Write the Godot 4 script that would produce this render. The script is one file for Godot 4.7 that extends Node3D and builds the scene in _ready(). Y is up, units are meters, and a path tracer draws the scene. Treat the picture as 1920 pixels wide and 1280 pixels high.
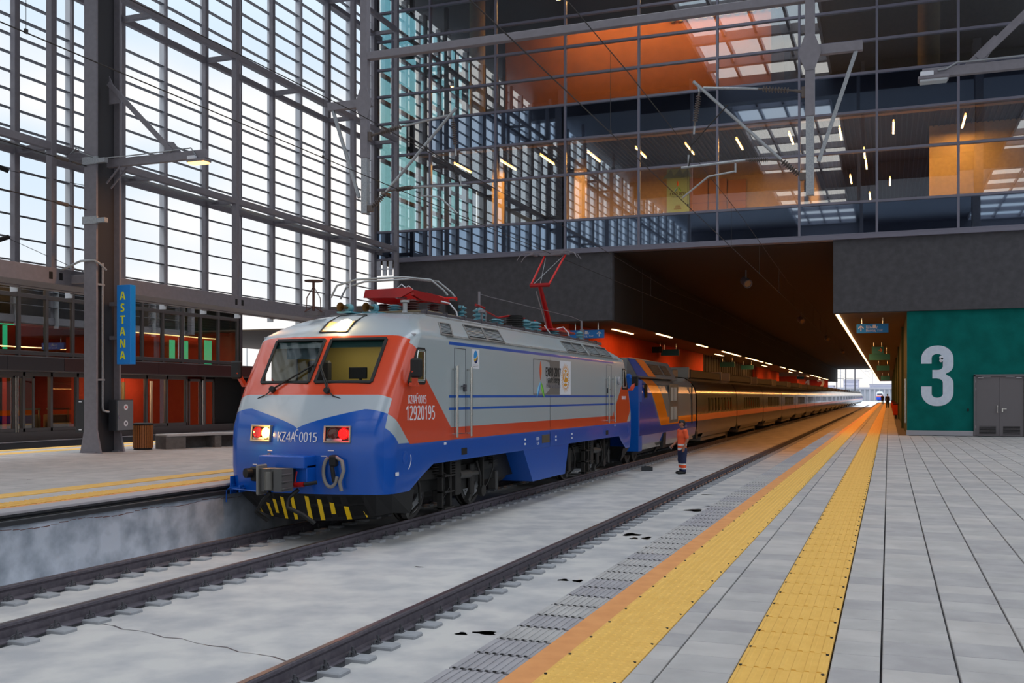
extends Node3D

# x runs across the tracks, y up, d = distance ahead along the tracks (world z = -d). Platform tops are at y 0.
const BED := -0.95
const RAIL := -0.755
const FD := 41.0
const TR := [7.73, 8.98, 10.94, 12.44, 13.93, 15.18, 16.4, 17.7, 19.0, 20.3]

var org := Vector3.ZERO
var mats := {}
var names := {}
var texes := {}
var rng := RandomNumberGenerator.new()


class MB:
	var o := Vector3.ZERO
	var v := PackedVector3Array()
	var n := PackedVector3Array()
	var uv := PackedVector2Array()
	var col := PackedColorArray()
	var tint := Color.WHITE
	var colored := false

	static func p(x: float, y: float, d: float) -> Vector3:
		return Vector3(x, y, -d)

	func tri(a: Vector3, b: Vector3, c: Vector3, ua := Vector2.ZERO, ub := Vector2.ZERO, uc := Vector2.ZERO) -> void:
		var k := (b - a).cross(c - a)
		if k.length_squared() < 1e-16:
			return
		k = k.normalized()
		tri_n(a, b, c, k, k, k, ua, ub, uc)

	func tri_n(a: Vector3, b: Vector3, c: Vector3, na: Vector3, nb: Vector3, nc: Vector3, ua := Vector2.ZERO, ub := Vector2.ZERO, uc := Vector2.ZERO) -> void:
		v.append(a - o); v.append(c - o); v.append(b - o)
		n.append(na); n.append(nc); n.append(nb)
		uv.append(ua); uv.append(uc); uv.append(ub)
		if colored:
			col.append(tint); col.append(tint); col.append(tint)

	func quad(a: Vector3, b: Vector3, c: Vector3, e: Vector3, u0 := Vector2(0, 1), u1 := Vector2(1, 1), u2 := Vector2(1, 0), u3 := Vector2(0, 0)) -> void:
		tri(a, b, c, u0, u1, u2)
		tri(a, c, e, u0, u2, u3)

	# a quad turned so that its normal points along want
	func face(a: Vector3, b: Vector3, c: Vector3, e: Vector3, want: Vector3) -> void:
		if (b - a).cross(c - a).dot(want) < 0.0:
			quad(a, e, c, b)
		else:
			quad(a, b, c, e)

	func obox(center: Vector3, basis: Basis, size: Vector3, bev := 0.0) -> void:
		var h := size * 0.5
		var b := minf(bev, minf(h.x, minf(h.y, h.z)) * 0.9)
		var i := h - Vector3(b, b, b)
		var dirs := [Vector3.RIGHT, Vector3.UP, Vector3.BACK]
		for ax in 3:
			for s in [-1.0, 1.0]:
				var nn: Vector3 = dirs[ax] * s
				var uu: Vector3 = dirs[(ax + 1) % 3]
				var ww: Vector3 = dirs[(ax + 2) % 3] * s
				var c := nn * h[ax]
				var us: float = i[(ax + 1) % 3]
				var ws: float = i[(ax + 2) % 3]
				quad(center + basis * (c - uu * us - ww * ws), center + basis * (c + uu * us - ww * ws), center + basis * (c + uu * us + ww * ws), center + basis * (c - uu * us + ww * ws))
		if b <= 0.0:
			return
		for ax in 3:
			var a1 := (ax + 1) % 3
			var a2 := (ax + 2) % 3
			for s1 in [-1.0, 1.0]:
				for s2 in [-1.0, 1.0]:
					var e1 := Vector3.ZERO
					e1[a1] = s1 * h[a1]; e1[a2] = s2 * i[a2]
					var e2 := Vector3.ZERO
					e2[a1] = s1 * i[a1]; e2[a2] = s2 * h[a2]
					var l := Vector3.ZERO
					l[ax] = i[ax]
					var want := Vector3.ZERO
					want[a1] = s1; want[a2] = s2
					face(center + basis * (e1 - l), center + basis * (e1 + l), center + basis * (e2 + l), center + basis * (e2 - l), basis * want)
		for sx in [-1.0, 1.0]:
			for sy in [-1.0, 1.0]:
				for sz in [-1.0, 1.0]:
					var q0 := center + basis * Vector3(sx * h.x, sy * i.y, sz * i.z)
					var q1 := center + basis * Vector3(sx * i.x, sy * h.y, sz * i.z)
					var q2 := center + basis * Vector3(sx * i.x, sy * i.y, sz * h.z)
					if (q1 - q0).cross(q2 - q0).dot(basis * Vector3(sx, sy, sz)) < 0.0:
						tri(q0, q2, q1)
					else:
						tri(q0, q1, q2)

	func box(x0: float, x1: float, y0: float, y1: float, d0: float, d1: float, bev := 0.0) -> void:
		obox(Vector3((x0 + x1) / 2, (y0 + y1) / 2, -(d0 + d1) / 2), Basis(), Vector3(absf(x1 - x0), absf(y1 - y0), absf(d1 - d0)), bev)

	# a straight bar of w by h between two points; h is across up
	func bar(a: Vector3, b: Vector3, w: float, h: float, up := Vector3.UP, bev := 0.0) -> void:
		var z := (b - a).normalized()
		if absf(z.dot(up)) > 0.98:
			up = Vector3.RIGHT
		var x := up.cross(z).normalized()
		obox((a + b) / 2, Basis(x, z.cross(x), z), Vector3(w, h, a.distance_to(b)), bev)

	func tube(pts: Array, r: float, sides := 8, caps := true, r2 := -1.0) -> void:
		var rings := []
		var norms := []
		var up := Vector3.UP
		var count := pts.size()
		for i in count:
			var t: Vector3 = (pts[mini(i + 1, count - 1)] - pts[maxi(i - 1, 0)]).normalized()
			if i == 0:
				up = Vector3.UP if absf(t.y) < 0.9 else Vector3.RIGHT
			var x := up.cross(t).normalized()
			var y := t.cross(x).normalized()
			up = y
			var ring := []
			var nr := []
			var rr := r if r2 < 0.0 else lerpf(r, r2, float(i) / (count - 1))
			for k in sides:
				var an := TAU * k / sides
				var nn := x * cos(an) + y * sin(an)
				nr.append(nn)
				ring.append(pts[i] + nn * rr)
			rings.append(ring); norms.append(nr)
		for i in count - 1:
			for k in sides:
				var k2 := (k + 1) % sides
				var a: Vector3 = rings[i][k]
				var b: Vector3 = rings[i][k2]
				var c: Vector3 = rings[i + 1][k2]
				var e: Vector3 = rings[i + 1][k]
				tri_n(a, b, c, norms[i][k], norms[i][k2], norms[i + 1][k2])
				tri_n(a, c, e, norms[i][k], norms[i + 1][k2], norms[i + 1][k])
		if caps:
			for k in sides - 2:
				tri(rings[0][0], rings[0][k + 2], rings[0][k + 1])
				tri(rings[-1][0], rings[-1][k + 1], rings[-1][k + 2])

	# profile: Vector2(radius, along axis) from one end to the other
	func lathe(at: Vector3, axis: Vector3, profile: Array, sides := 16) -> void:
		axis = axis.normalized()
		var x := (Vector3.UP if absf(axis.y) < 0.9 else Vector3.RIGHT).cross(axis).normalized()
		var y := axis.cross(x)
		for i in profile.size() - 1:
			var p0: Vector2 = profile[i]
			var p1: Vector2 = profile[i + 1]
			var t := (p1 - p0).normalized()
			if t == Vector2.ZERO:
				continue
			for k in sides:
				var a0 := TAU * k / sides
				var a1 := TAU * (k + 1) / sides
				var r0 := x * cos(a0) + y * sin(a0)
				var r1 := x * cos(a1) + y * sin(a1)
				var n0 := (r0 * t.y - axis * t.x)
				var n1 := (r1 * t.y - axis * t.x)
				var A := at + r0 * p0.x + axis * p0.y
				var B := at + r1 * p0.x + axis * p0.y
				var C := at + r1 * p1.x + axis * p1.y
				var E := at + r0 * p1.x + axis * p1.y
				if p0.x > 1e-6:
					tri_n(A, B, C, n0, n1, n1)
				if p1.x > 1e-6:
					tri_n(A, C, E, n0, n1, n0)

	# a polygon in the plane U, V at o0, swept by W
	func prism(poly: PackedVector2Array, o0: Vector3, U: Vector3, V: Vector3, W: Vector3, caps := 3) -> void:
		var area := 0.0
		for i in poly.size():
			area += poly[i].cross(poly[(i + 1) % poly.size()])
		var ccw := (area > 0.0) == (U.cross(V).dot(W) > 0.0)
		var count := poly.size()
		for i in count:
			var a := o0 + U * poly[i].x + V * poly[i].y
			var b := o0 + U * poly[(i + 1) % count].x + V * poly[(i + 1) % count].y
			if ccw:
				quad(a, b, b + W, a + W)
			else:
				quad(b, a, a + W, b + W)
		var t := Geometry2D.triangulate_polygon(poly)
		for i in range(0, t.size(), 3):
			var q := [Vector3.ZERO, Vector3.ZERO, Vector3.ZERO]
			for k in 3:
				q[k] = o0 + U * poly[t[i + k]].x + V * poly[t[i + k]].y
			var up: bool = (q[1] - q[0]).cross(q[2] - q[0]).dot(W) > 0.0
			if caps & 1:
				if up:
					tri(q[0] + W, q[1] + W, q[2] + W)
				else:
					tri(q[0] + W, q[2] + W, q[1] + W)
			if caps & 2:
				if up:
					tri(q[0], q[2], q[1])
				else:
					tri(q[0], q[1], q[2])

	func mesh() -> ArrayMesh:
		var m := ArrayMesh.new()
		if v.is_empty():
			return m
		var a := []
		a.resize(Mesh.ARRAY_MAX)
		a[Mesh.ARRAY_VERTEX] = v
		a[Mesh.ARRAY_NORMAL] = n
		a[Mesh.ARRAY_TEX_UV] = uv
		if colored:
			a[Mesh.ARRAY_COLOR] = col
		m.add_surface_from_arrays(Mesh.PRIMITIVE_TRIANGLES, a)
		return m


func mb() -> MB:
	var m := MB.new()
	m.o = org
	return m


func P(x: float, y: float, d: float) -> Vector3:
	return Vector3(x, y, -d)


func numbered(called: String) -> String:
	var k: int = names.get(called, 0)
	names[called] = k + 1
	return called if k == 0 else "%s_%03d" % [called, k]


# a thing at its base, whose parts are its children
func thing(called: String, label: String, category: String, at := Vector3.ZERO, group := "") -> Node3D:
	var o := Node3D.new()
	o.name = numbered(called)
	add_child(o)
	o.position = at
	org = at
	return tag(o, label, category, group)


func tag(o: Node3D, label: String, category: String, group := "") -> Node3D:
	o.set_meta("label", label)
	o.set_meta("category", category)
	if group:
		o.set_meta("group", group)
	return o


func structure(called: String, label := "", category := "") -> Node3D:
	var o := Node3D.new()
	o.name = called
	add_child(o)
	org = Vector3.ZERO
	o.set_meta("kind", "structure")
	if label:
		tag(o, label, category)
	return o


func obj(called: String, m, material: Material, parent: Node = self, kind := "") -> MeshInstance3D:
	var i := MeshInstance3D.new()
	i.mesh = m.mesh() if m is MB else m
	i.material_override = material
	if parent == self:
		i.name = numbered(called)
		add_child(i)
		i.position = org
	else:
		i.name = called
		parent.add_child(i, true)
		if m is MB and parent != self:
			var base := Vector3.ZERO
			var q = parent
			while q != self:
				base += q.position
				q = q.get_parent()
			i.position = m.o - base
	if kind:
		i.set_meta("kind", kind)
	return i


func many(called: String, m: Mesh, material: Material, places: Array, parent: Node = self) -> MultiMeshInstance3D:
	var mm := MultiMesh.new()
	mm.transform_format = MultiMesh.TRANSFORM_3D
	mm.mesh = m
	mm.instance_count = places.size()
	for i in places.size():
		mm.set_instance_transform(i, places[i])
	var o := MultiMeshInstance3D.new()
	o.multimesh = mm
	o.material_override = material
	o.name = called if parent != self else numbered(called)
	parent.add_child(o, true)
	o.set_meta("kind", "stuff")
	return o


func dup(o: Node3D, at: Vector3, label := "", turn := 0.0) -> Node3D:
	var c: Node3D = o.duplicate()
	var base := RegEx.create_from_string("_\\d{3}$").sub(String(o.name), "")
	c.name = numbered(base)
	add_child(c)
	c.position = at
	c.rotation.y = o.rotation.y + turn
	if label:
		c.set_meta("label", label)
	return c


# ---------------------------------------------------------------- materials
func noise(key: String, freq: float, octaves: int, a: Color, b: Color, size := 512, kind := FastNoiseLite.TYPE_SIMPLEX_SMOOTH, lo := 0.0, hi := 1.0) -> NoiseTexture2D:
	if texes.has(key):
		return texes[key]
	var f := FastNoiseLite.new()
	f.seed = key.hash() % 10000
	f.noise_type = kind
	f.frequency = freq
	f.fractal_octaves = octaves
	var t := NoiseTexture2D.new()
	t.width = size
	t.height = size
	t.seamless = true
	t.noise = f
	var g := Gradient.new()
	g.set_color(0, a); g.set_offset(0, lo)
	g.set_color(1, b); g.set_offset(1, hi)
	t.color_ramp = g
	texes[key] = t
	return t


func mat(key: String, c := Color.WHITE, rough := 0.6, metal := 0.0, spec := 0.5) -> StandardMaterial3D:
	if mats.has(key):
		return mats[key]
	var m := StandardMaterial3D.new()
	m.resource_name = key
	m.albedo_color = c
	m.roughness = rough
	m.metallic = metal
	m.metallic_specular = spec
	m.cull_mode = BaseMaterial3D.CULL_DISABLED
	mats[key] = m
	return m


func world_noise(m: StandardMaterial3D, t: Texture2D, scale: float, bump: Texture2D = null, depth := 0.0) -> StandardMaterial3D:
	m.albedo_texture = t
	m.uv1_triplanar = true
	m.uv1_world_triplanar = true
	m.uv1_scale = Vector3(scale, scale, scale)
	if bump:
		m.heightmap_enabled = true
		m.heightmap_texture = bump
		m.heightmap_scale = depth
	return m


func glow(key: String, c: Color, energy: float) -> StandardMaterial3D:
	var m := mat(key, c, 0.5)
	m.emission_enabled = true
	m.emission = c
	m.emission_energy_multiplier = energy
	return m


func glass(key: String, c: Color, scale := 0.09) -> StandardMaterial3D:
	var m := mat(key, Color(c.r, c.g, c.b, 0.0), 0.0)
	m.transparency = BaseMaterial3D.TRANSPARENCY_ALPHA
	m.refraction_enabled = true
	m.refraction_scale = scale
	return m


func area_light(called: String, at: Vector3, face: Vector3, size: Vector2, along: Vector3, c: Color, energy: float, parent: Node) -> void:
	var l := AreaLight3D.new()
	l.name = called
	l.area_size = size
	l.light_color = c
	l.light_energy = energy
	l.area_range = 60.0
	l.shadow_enabled = true
	l.area_normalize_energy = true
	parent.add_child(l, true)
	var z := -face.normalized()
	var x := along.normalized()
	l.global_transform = Transform3D(Basis(x, z.cross(x), z), at)


func omni(called: String, at: Vector3, c: Color, energy: float, size: float, parent: Node) -> void:
	var l := OmniLight3D.new()
	l.name = called
	l.light_color = c
	l.light_energy = energy
	l.light_size = size
	l.omni_range = 60.0
	l.omni_attenuation = 2.0
	l.shadow_enabled = true
	parent.add_child(l, true)
	l.global_position = at


func text(parent: Node, called: String, s: String, height: float, at: Vector3, right: Vector3, up: Vector3, material: Material, depth := 0.006, stretch := 1.0, bold := false, align := HORIZONTAL_ALIGNMENT_CENTER) -> MeshInstance3D:
	var f := SystemFont.new()
	f.font_names = PackedStringArray(["Droid Sans"])
	if bold:
		f.font_weight = 700
	var t := TextMesh.new()
	t.text = s
	t.font = f
	t.font_size = 64
	t.pixel_size = height / 46.0
	t.depth = depth
	t.curve_step = 2.0
	t.horizontal_alignment = align
	var i := MeshInstance3D.new()
	i.mesh = t
	i.material_override = material
	i.name = called
	parent.add_child(i, true)
	var r := right.normalized()
	i.global_transform = Transform3D(Basis(r * stretch, up.normalized(), r.cross(up).normalized()), at)
	return i


func make_sky() -> void:
	var cam := Camera3D.new()
	cam.name = "camera"
	add_child(cam)
	cam.position = Vector3(0, 1.5, 0)
	cam.rotation.y = atan2(1666.0 - 960.0, 1882.0)
	var near := 0.1
	cam.keep_aspect = Camera3D.KEEP_HEIGHT
	cam.set_frustum(near * 1280.0 / 1882.0, Vector2(0, near * 102.0 / 1882.0), near, 2000.0)
	cam.current = true

	var w := 512
	var h := 256
	var im := Image.create(w, h, false, Image.FORMAT_RGBF)
	var f := FastNoiseLite.new()
	f.seed = 7
	f.frequency = 1.1
	f.fractal_octaves = 5
	for j in h:
		var el := (0.5 - (j + 0.5) / h) * PI
		for i in w:
			var az := (i + 0.5) / w * TAU
			var dir := Vector3(cos(el) * sin(az), sin(el), cos(el) * cos(az))
			var c := Color(0.21, 0.21, 0.21)
			if el > 0.0:
				var up := sin(el)
				var k := smoothstep(-0.25, 0.35, f.get_noise_3d(dir.x * 1.6, dir.y * 4.0, dir.z * 1.6))
				k = clampf(k + 1.0 - smoothstep(0.0, 0.22, up), 0.0, 1.0)
				c = Color(0.72, 0.86, 1.0).lerp(Color(1.06, 1.03, 1.0), k) * lerpf(0.73, 3.0, smoothstep(0.3, 1.0, up))
			im.set_pixel(i, j, c)
	var sm := PanoramaSkyMaterial.new()
	sm.panorama = ImageTexture.create_from_image(im)
	var sky := Sky.new()
	sky.sky_material = sm
	var e := Environment.new()
	e.background_mode = Environment.BG_SKY
	e.sky = sky
	e.background_energy_multiplier = SKY_E
	e.tonemap_mode = Environment.TONE_MAPPER_LINEAR
	e.tonemap_exposure = 1.5
	e.sdfgi_enabled = true
	e.ssao_enabled = true
	e.ssil_enabled = true
	var we := WorldEnvironment.new()
	we.name = "environment"
	we.environment = e
	add_child(we)


const SKY_E := 0.92
const WARM := Color(1.0, 0.72, 0.38)


func make_materials() -> void:
	var grain := noise("grain", 0.12, 4, Color(0.3, 0.3, 0.3), Color(0.7, 0.7, 0.7))
	world_noise(mat("paving", Color.WHITE, 0.7), noise("paving", 0.012, 5, Color(0.61, 0.60, 0.60), Color(0.70, 0.69, 0.685)), 0.35, grain, 0.1)
	world_noise(mat("paving_dark", Color(0.95, 0.95, 0.96), 0.7), texes["paving"], 0.42, grain, 0.1)
	world_noise(mat("paving_light", Color(1.04, 1.035, 1.03), 0.66), texes["paving"], 0.29, grain, 0.1)
	world_noise(mat("edge_grey", Color(0.92, 0.92, 0.95), 0.72), texes["paving"], 0.5, grain, 0.1)
	world_noise(mat("bed", Color.WHITE, 0.85), noise("bed", 0.008, 6, Color(0.67, 0.67, 0.68), Color(0.78, 0.77, 0.76), 1024, FastNoiseLite.TYPE_SIMPLEX_SMOOTH, 0.2, 0.75), 0.13, grain, 0.3)
	world_noise(mat("wall_concrete", Color(0.95, 0.98, 1.02), 0.8), noise("wallc", 0.01, 6, Color(0.60, 0.62, 0.65), Color(0.80, 0.81, 0.83), 512, FastNoiseLite.TYPE_SIMPLEX_SMOOTH, 0.15, 0.75), 0.3, grain, 0.3)
	world_noise(mat("stucco", Color.WHITE, 0.9, 0.0, 0.3), noise("stucco", 0.02, 5, Color(0.285, 0.28, 0.292), Color(0.335, 0.33, 0.342)), 0.25, grain, 0.4)
	world_noise(mat("teal", Color.WHITE, 0.9, 0.0, 0.3), noise("teal", 0.01, 5, Color(0.0, 0.335, 0.315), Color(0.02, 0.41, 0.385)), 0.2, grain, 0.4)
	world_noise(mat("orange_wall", Color.WHITE, 0.85, 0.0, 0.3), noise("orange", 0.015, 5, Color(0.66, 0.20, 0.07), Color(0.72, 0.25, 0.09)), 0.2, grain, 0.3)
	world_noise(mat("orange_hall", Color.WHITE, 0.85, 0.0, 0.3), noise("orangeh", 0.015, 5, Color(0.60, 0.36, 0.20), Color(0.66, 0.40, 0.23)), 0.2, grain, 0.3)
	world_noise(mat("beige", Color.WHITE, 0.9), noise("beige", 0.03, 4, Color(0.55, 0.47, 0.34), Color(0.62, 0.53, 0.39)), 0.3)
	world_noise(mat("yellow_plate", Color.WHITE, 0.55), noise("yellow", 0.02, 5, Color(0.85, 0.66, 0.30), Color(0.90, 0.72, 0.36)), 0.5)
	world_noise(mat("orange_line", Color.WHITE, 0.6), noise("orline", 0.015, 5, Color(0.80, 0.53, 0.30), Color(0.87, 0.60, 0.36)), 0.5)
	world_noise(mat("rail_side", Color(0.8, 0.78, 0.82), 0.5, 0.1), noise("rail", 0.02, 6, Color(0.36, 0.35, 0.38), Color(0.52, 0.50, 0.51)), 0.8)
	world_noise(mat("galvanised", Color.WHITE, 0.45, 0.5), noise("galv", 0.03, 4, Color(0.56, 0.58, 0.60), Color(0.68, 0.69, 0.70)), 1.2)
	world_noise(mat("steel", Color.WHITE, 0.5, 0.0, 0.45), noise("steel", 0.02, 4, Color(0.47, 0.455, 0.48), Color(0.51, 0.495, 0.52)), 0.5, grain, 0.1)
	mat("steel_dark", Color(0.29, 0.28, 0.31), 0.5)
	mat("steel_web_shaded", Color(0.19, 0.185, 0.2), 0.6)  # column web: shade between the flanges put into a darker colour
	mat("rail_top", Color(0.36, 0.31, 0.31), 0.35, 0.6)
	mat("blade", Color(0.40, 0.41, 0.44), 0.45, 0.1)
	mat("fin", Color(0.72, 0.73, 0.75), 0.5, 0.1)
	mat("rubber", Color(0.17, 0.18, 0.20), 0.45)
	mat("dark", Color(0.07, 0.07, 0.075), 0.7)
	mat("black", Color(0.03, 0.03, 0.033), 0.6)
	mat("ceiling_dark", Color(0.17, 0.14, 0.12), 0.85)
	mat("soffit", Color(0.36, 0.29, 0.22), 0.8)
	mat("pad", Color(0.60, 0.61, 0.63), 0.8)
	mat("clip", Color(0.33, 0.33, 0.35), 0.5, 0.4)
	mat("mullion", Color(0.46, 0.45, 0.50), 0.42, 0.2)
	mat("frame_brown", Color(0.36, 0.34, 0.34), 0.45, 0.1)
	mat("white", Color(0.86, 0.87, 0.9), 0.5)
	mat("blue_sign", Color(0.0, 0.50, 0.84), 0.45)
	mat("sign_yellow", Color(0.90, 0.90, 0.08), 0.5)
	mat("door_grey", Color(0.40, 0.38, 0.39), 0.5, 0.1)
	mat("steel_bright", Color(0.8, 0.8, 0.78), 0.22, 0.9)
	mat("cable", Color(0.16, 0.14, 0.14), 0.6)
	mat("granite", Color(0.62, 0.61, 0.63), 0.6)
	mat("spandrel", Color(0.54, 0.60, 0.67), 0.02, 1.0)
	mat("green_dark", Color(0.20, 0.27, 0.16), 0.8)
	glass("glass", Color(0.95, 0.98, 0.98), 0.185)
	glass("teal_glass", Color(0.62, 0.86, 0.88), 0.08)
	glow("lamp", Color(1.0, 0.80, 0.55), 5.0)
	glow("lamp_warm", Color(1.0, 0.68, 0.36), 3.6)


func make_ground() -> void:
	var s := structure("floor", "pale concrete slab between the rails and the raised platforms", "track bed")
	var m := mb()
	m.box(-10.7, -2.36, BED - 0.35, BED - 0.16, -70, 300)
	# the slab is cut by open slots in which the rails lie
	for k in [[-10.7, -9.96], [-9.68, -8.37], [-8.09, -4.91], [-4.63, -3.32], [-3.04, -2.36]]:
		m.box(k[0], k[1], BED - 0.17, BED, -70, 300, 0.012)
	obj("slab", m, mats.bed, s)
	# a crack across the slab and dark oil puddles
	m = mb()
	var pts := []
	for i in 15:
		pts.append(P(lerpf(-7.95, -4.98, i / 14.0), BED + 0.002, 8.55 - 0.62 * i / 14.0 + sin(i * 2.3) * 0.035))
	for i in 14:
		var q := Vector3(0, 0, 0.008 + 0.006 * sin(i * 1.7))
		m.face(pts[i] - q, pts[i + 1] - q, pts[i + 1] + q, pts[i] + q, Vector3.UP)
	obj("crack", m, mats.steel_dark, s)
	m = mb()
	for k in [[-4.12, 9.5, 0.1, 0.1], [-3.9, 9.62, 0.2, 0.13], [-4.05, 12.75, 0.12, 0.12], [-3.85, 12.75, 0.11, 0.14], [-3.65, 15.5, 0.1, 0.18], [-4.25, 17.35, 0.26, 0.3], [-4.1, 16.9, 0.12, 0.16], [-3.9, 17.0, 0.12, 0.3], [-3.2, 10.6, 0.06, 0.1], [-3.05, 9.9, 0.05, 0.05], [-3.5, 20.6, 0.4, 0.14], [-3.6, 22.4, 0.35, 0.1], [-4.2, 25.0, 0.3, 0.12], [-6.3, 13.0, 0.1, 0.05], [-5.6, 30.6, 0.2, 0.1], [-3.9, 21.5, 0.3, 0.4]]:
		var ring := []
		for i in 14:
			var a := TAU * i / 14
			var r := 1.0 + 0.25 * sin(a * 3 + k[0] * 7.0) + 0.12 * sin(a * 5 + k[1])
			ring.append(P(k[0] + cos(a) * k[2] * r * 0.6, BED + 0.003, k[1] + sin(a) * k[3] * r * 0.6))
		for i in 14:
			m.face(P(k[0], BED + 0.003, k[1]), ring[i], ring[(i + 1) % 14], ring[(i + 1) % 14], Vector3.UP)
			var b: Vector3 = ring[(i + 1) % 14]
			var c := P(k[0], BED + 0.003, k[1])
			if (ring[i] - c).cross(b - c).y < 0:
				m.tri(c, b, ring[i])
			else:
				m.tri(c, ring[i], b)
	var oil := mat("oil", Color(0.30, 0.27, 0.24), 0.4)
	obj("oil_stain", m, oil, s)

	var out := structure("terrain", "flat ground outside the station", "ground")
	m = mb()
	m.box(-400, 400, -1.6, -1.4, -300, 900)
	obj("ground", m, mats.wall_concrete, out)

	make_right_platform()
	make_left_platform()
	make_rails()


func tiles(parent: Node3D, called: String, mesh: Mesh, kinds: Array, spots: Array, near: int) -> void:
	# the nearest ones each a part of its own, the rest together
	spots.sort_custom(func(a, b): return a.z > b.z)
	var rest := []
	for k in kinds:
		rest.append([])
	for i in spots.size():
		var kind: int = int(absf(sin(spots[i].x * 51.7 + spots[i].z * 17.3)) * 997.0) % kinds.size()
		if i < near:
			var t := obj(called, mesh, kinds[kind], parent)
			t.position = spots[i]
		else:
			rest[kind].append(Transform3D(Basis(), spots[i]))
	for k in kinds.size():
		if rest[k].size():
			many(called + "_field", mesh, kinds[k], rest[k], parent)


func make_right_platform() -> void:
	var s := structure("platform", "paved platform with yellow tactile strips running past the teal wall", "platform")
	var m := mb()
	m.box(-2.26, 22, BED, -0.035, -70, 262)
	m.box(-2.26, -2.0, -0.16, -0.035, -70, 262, 0.01)
	obj("slab", m, mats.steel_dark, s)
	var kinds := [mats.paving, mats.paving_dark, mats.paving_light]
	# grey ribbed edge plates with a dark bolt at the end of each rib
	m = mb()
	m.box(0, 0.36, -0.035, 0.0, 0, 0.327, 0.003)
	for k in 7:
		m.box(0.026 + k * 0.048, 0.050 + k * 0.048, 0.0, 0.006, 0.0, 0.325, 0.004)
	var spots := []
	for i in 680:
		spots.append(P(-2.28, 0, 2.2 + i * 0.36))
	tiles(s, "edge_plate", m.mesh(), [mats.edge_grey, mats.paving], spots, 90)
	var bolt := mb()
	bolt.lathe(Vector3.ZERO, Vector3.UP, [Vector2(0.010, 0), Vector2(0.009, 0.0075), Vector2(0, 0.0078)], 6)
	var at := []
	for i in 44:
		for k in 7:
			at.append(Transform3D(Basis(), P(-2.242 + k * 0.048, 0.001, 2.2 + i * 0.36 - 0.016)))
	many("bolt", bolt.mesh(), mats.black, at, s)
	# orange painted line
	m = mb()
	m.box(-1.915, -1.745, -0.035, 0.001, -70, 262)
	obj("orange_line", m, mats.orange_line, s)
	# yellow plates with domes
	m = mb()
	m.box(0, 0.43, -0.03, 0.005, 0, 0.437, 0.003)
	for a in 8:
		for b in 8:
			m.lathe(P(0.03 + a * 0.0528, 0.005, 0.03 + b * 0.0535), Vector3.UP, [Vector2(0.017, 0), Vector2(0.010, 0.005), Vector2(0, 0.005)], 6)
	spots = []
	for i in 600:
		spots.append(P(-1.745, 0, 2.02 + i * 0.44))
	tiles(s, "tactile_plate", m.mesh(), [mats.yellow_plate], spots, 90)
	# yellow plates with bars
	m = mb()
	m.box(0, 0.475, -0.03, 0.004, 0, 0.437, 0.003)
	for a in 7:
		m.prism(PackedVector2Array([Vector2(0, 0), Vector2(0.034, 0), Vector2(0.027, 0.006), Vector2(0.007, 0.006)]), P(0.02 + a * 0.0665, 0.004, 0.012), Vector3.RIGHT, Vector3.UP, Vector3(0, 0, -0.413))
	spots = []
	for i in 600:
		spots.append(P(-0.788, 0, 2.13 + i * 0.44))
	tiles(s, "guide_plate", m.mesh(), [mats.yellow_plate], spots, 90)
	at = []
	for i in 90:
		at.append(Transform3D(Basis(), P(-1.727, 0.004, 2.02 + i * 0.44 + 0.02)))
		at.append(Transform3D(Basis(), P(-1.333, 0.004, 2.02 + i * 0.44 + 0.41)))
		at.append(Transform3D(Basis(), P(-0.77, 0.004, 2.13 + i * 0.44 + 0.02)))
		at.append(Transform3D(Basis(), P(-0.33, 0.004, 2.13 + i * 0.44 + 0.41)))
	many("plate_bolt", bolt.mesh(), mats.black, at, s)
	# grey slabs; each column slightly proud and with open joints
	for col in [[-1.312, -1.168, 30], [-1.156, -0.796, 60], [-0.302, -0.045, 40]]:
		m = mb()
		m.box(0, col[1] - col[0], -0.04, 0.0, 0, 0.327, 0.004)
		spots = []
		for i in 760:
			spots.append(P(col[0], fmod(i * 0.37 + col[0], 1.0) * 0.0015 - 0.001, 2.5 + i * 0.332 + (0.16 if col[0] < -1.2 else 0.0)))
		tiles(s, "paving_slab", m.mesh(), kinds, spots, col[2])
	m = mb()
	m.box(0, 0.381, -0.04, 0.0, 0, 0.327, 0.004)
	spots = []
	for c in 30:
		for i in 112:
			var d := 3.9 + i * 0.332 + (0.11 if c % 2 else 0.0)
			if d < 40.6 and d > 3.6 + c * 0.2:
				spots.append(P(-0.033 + c * 0.393, fmod(i * 0.61 + c * 0.37, 1.0) * 0.0015 - 0.001, d))
	for i in 600:
		if 41.0 + i * 0.332 < 240.0:
			spots.append(P(-0.033, 0, 41.0 + i * 0.332))
	tiles(s, "paving_slab", m.mesh(), kinds, spots, 165)


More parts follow.
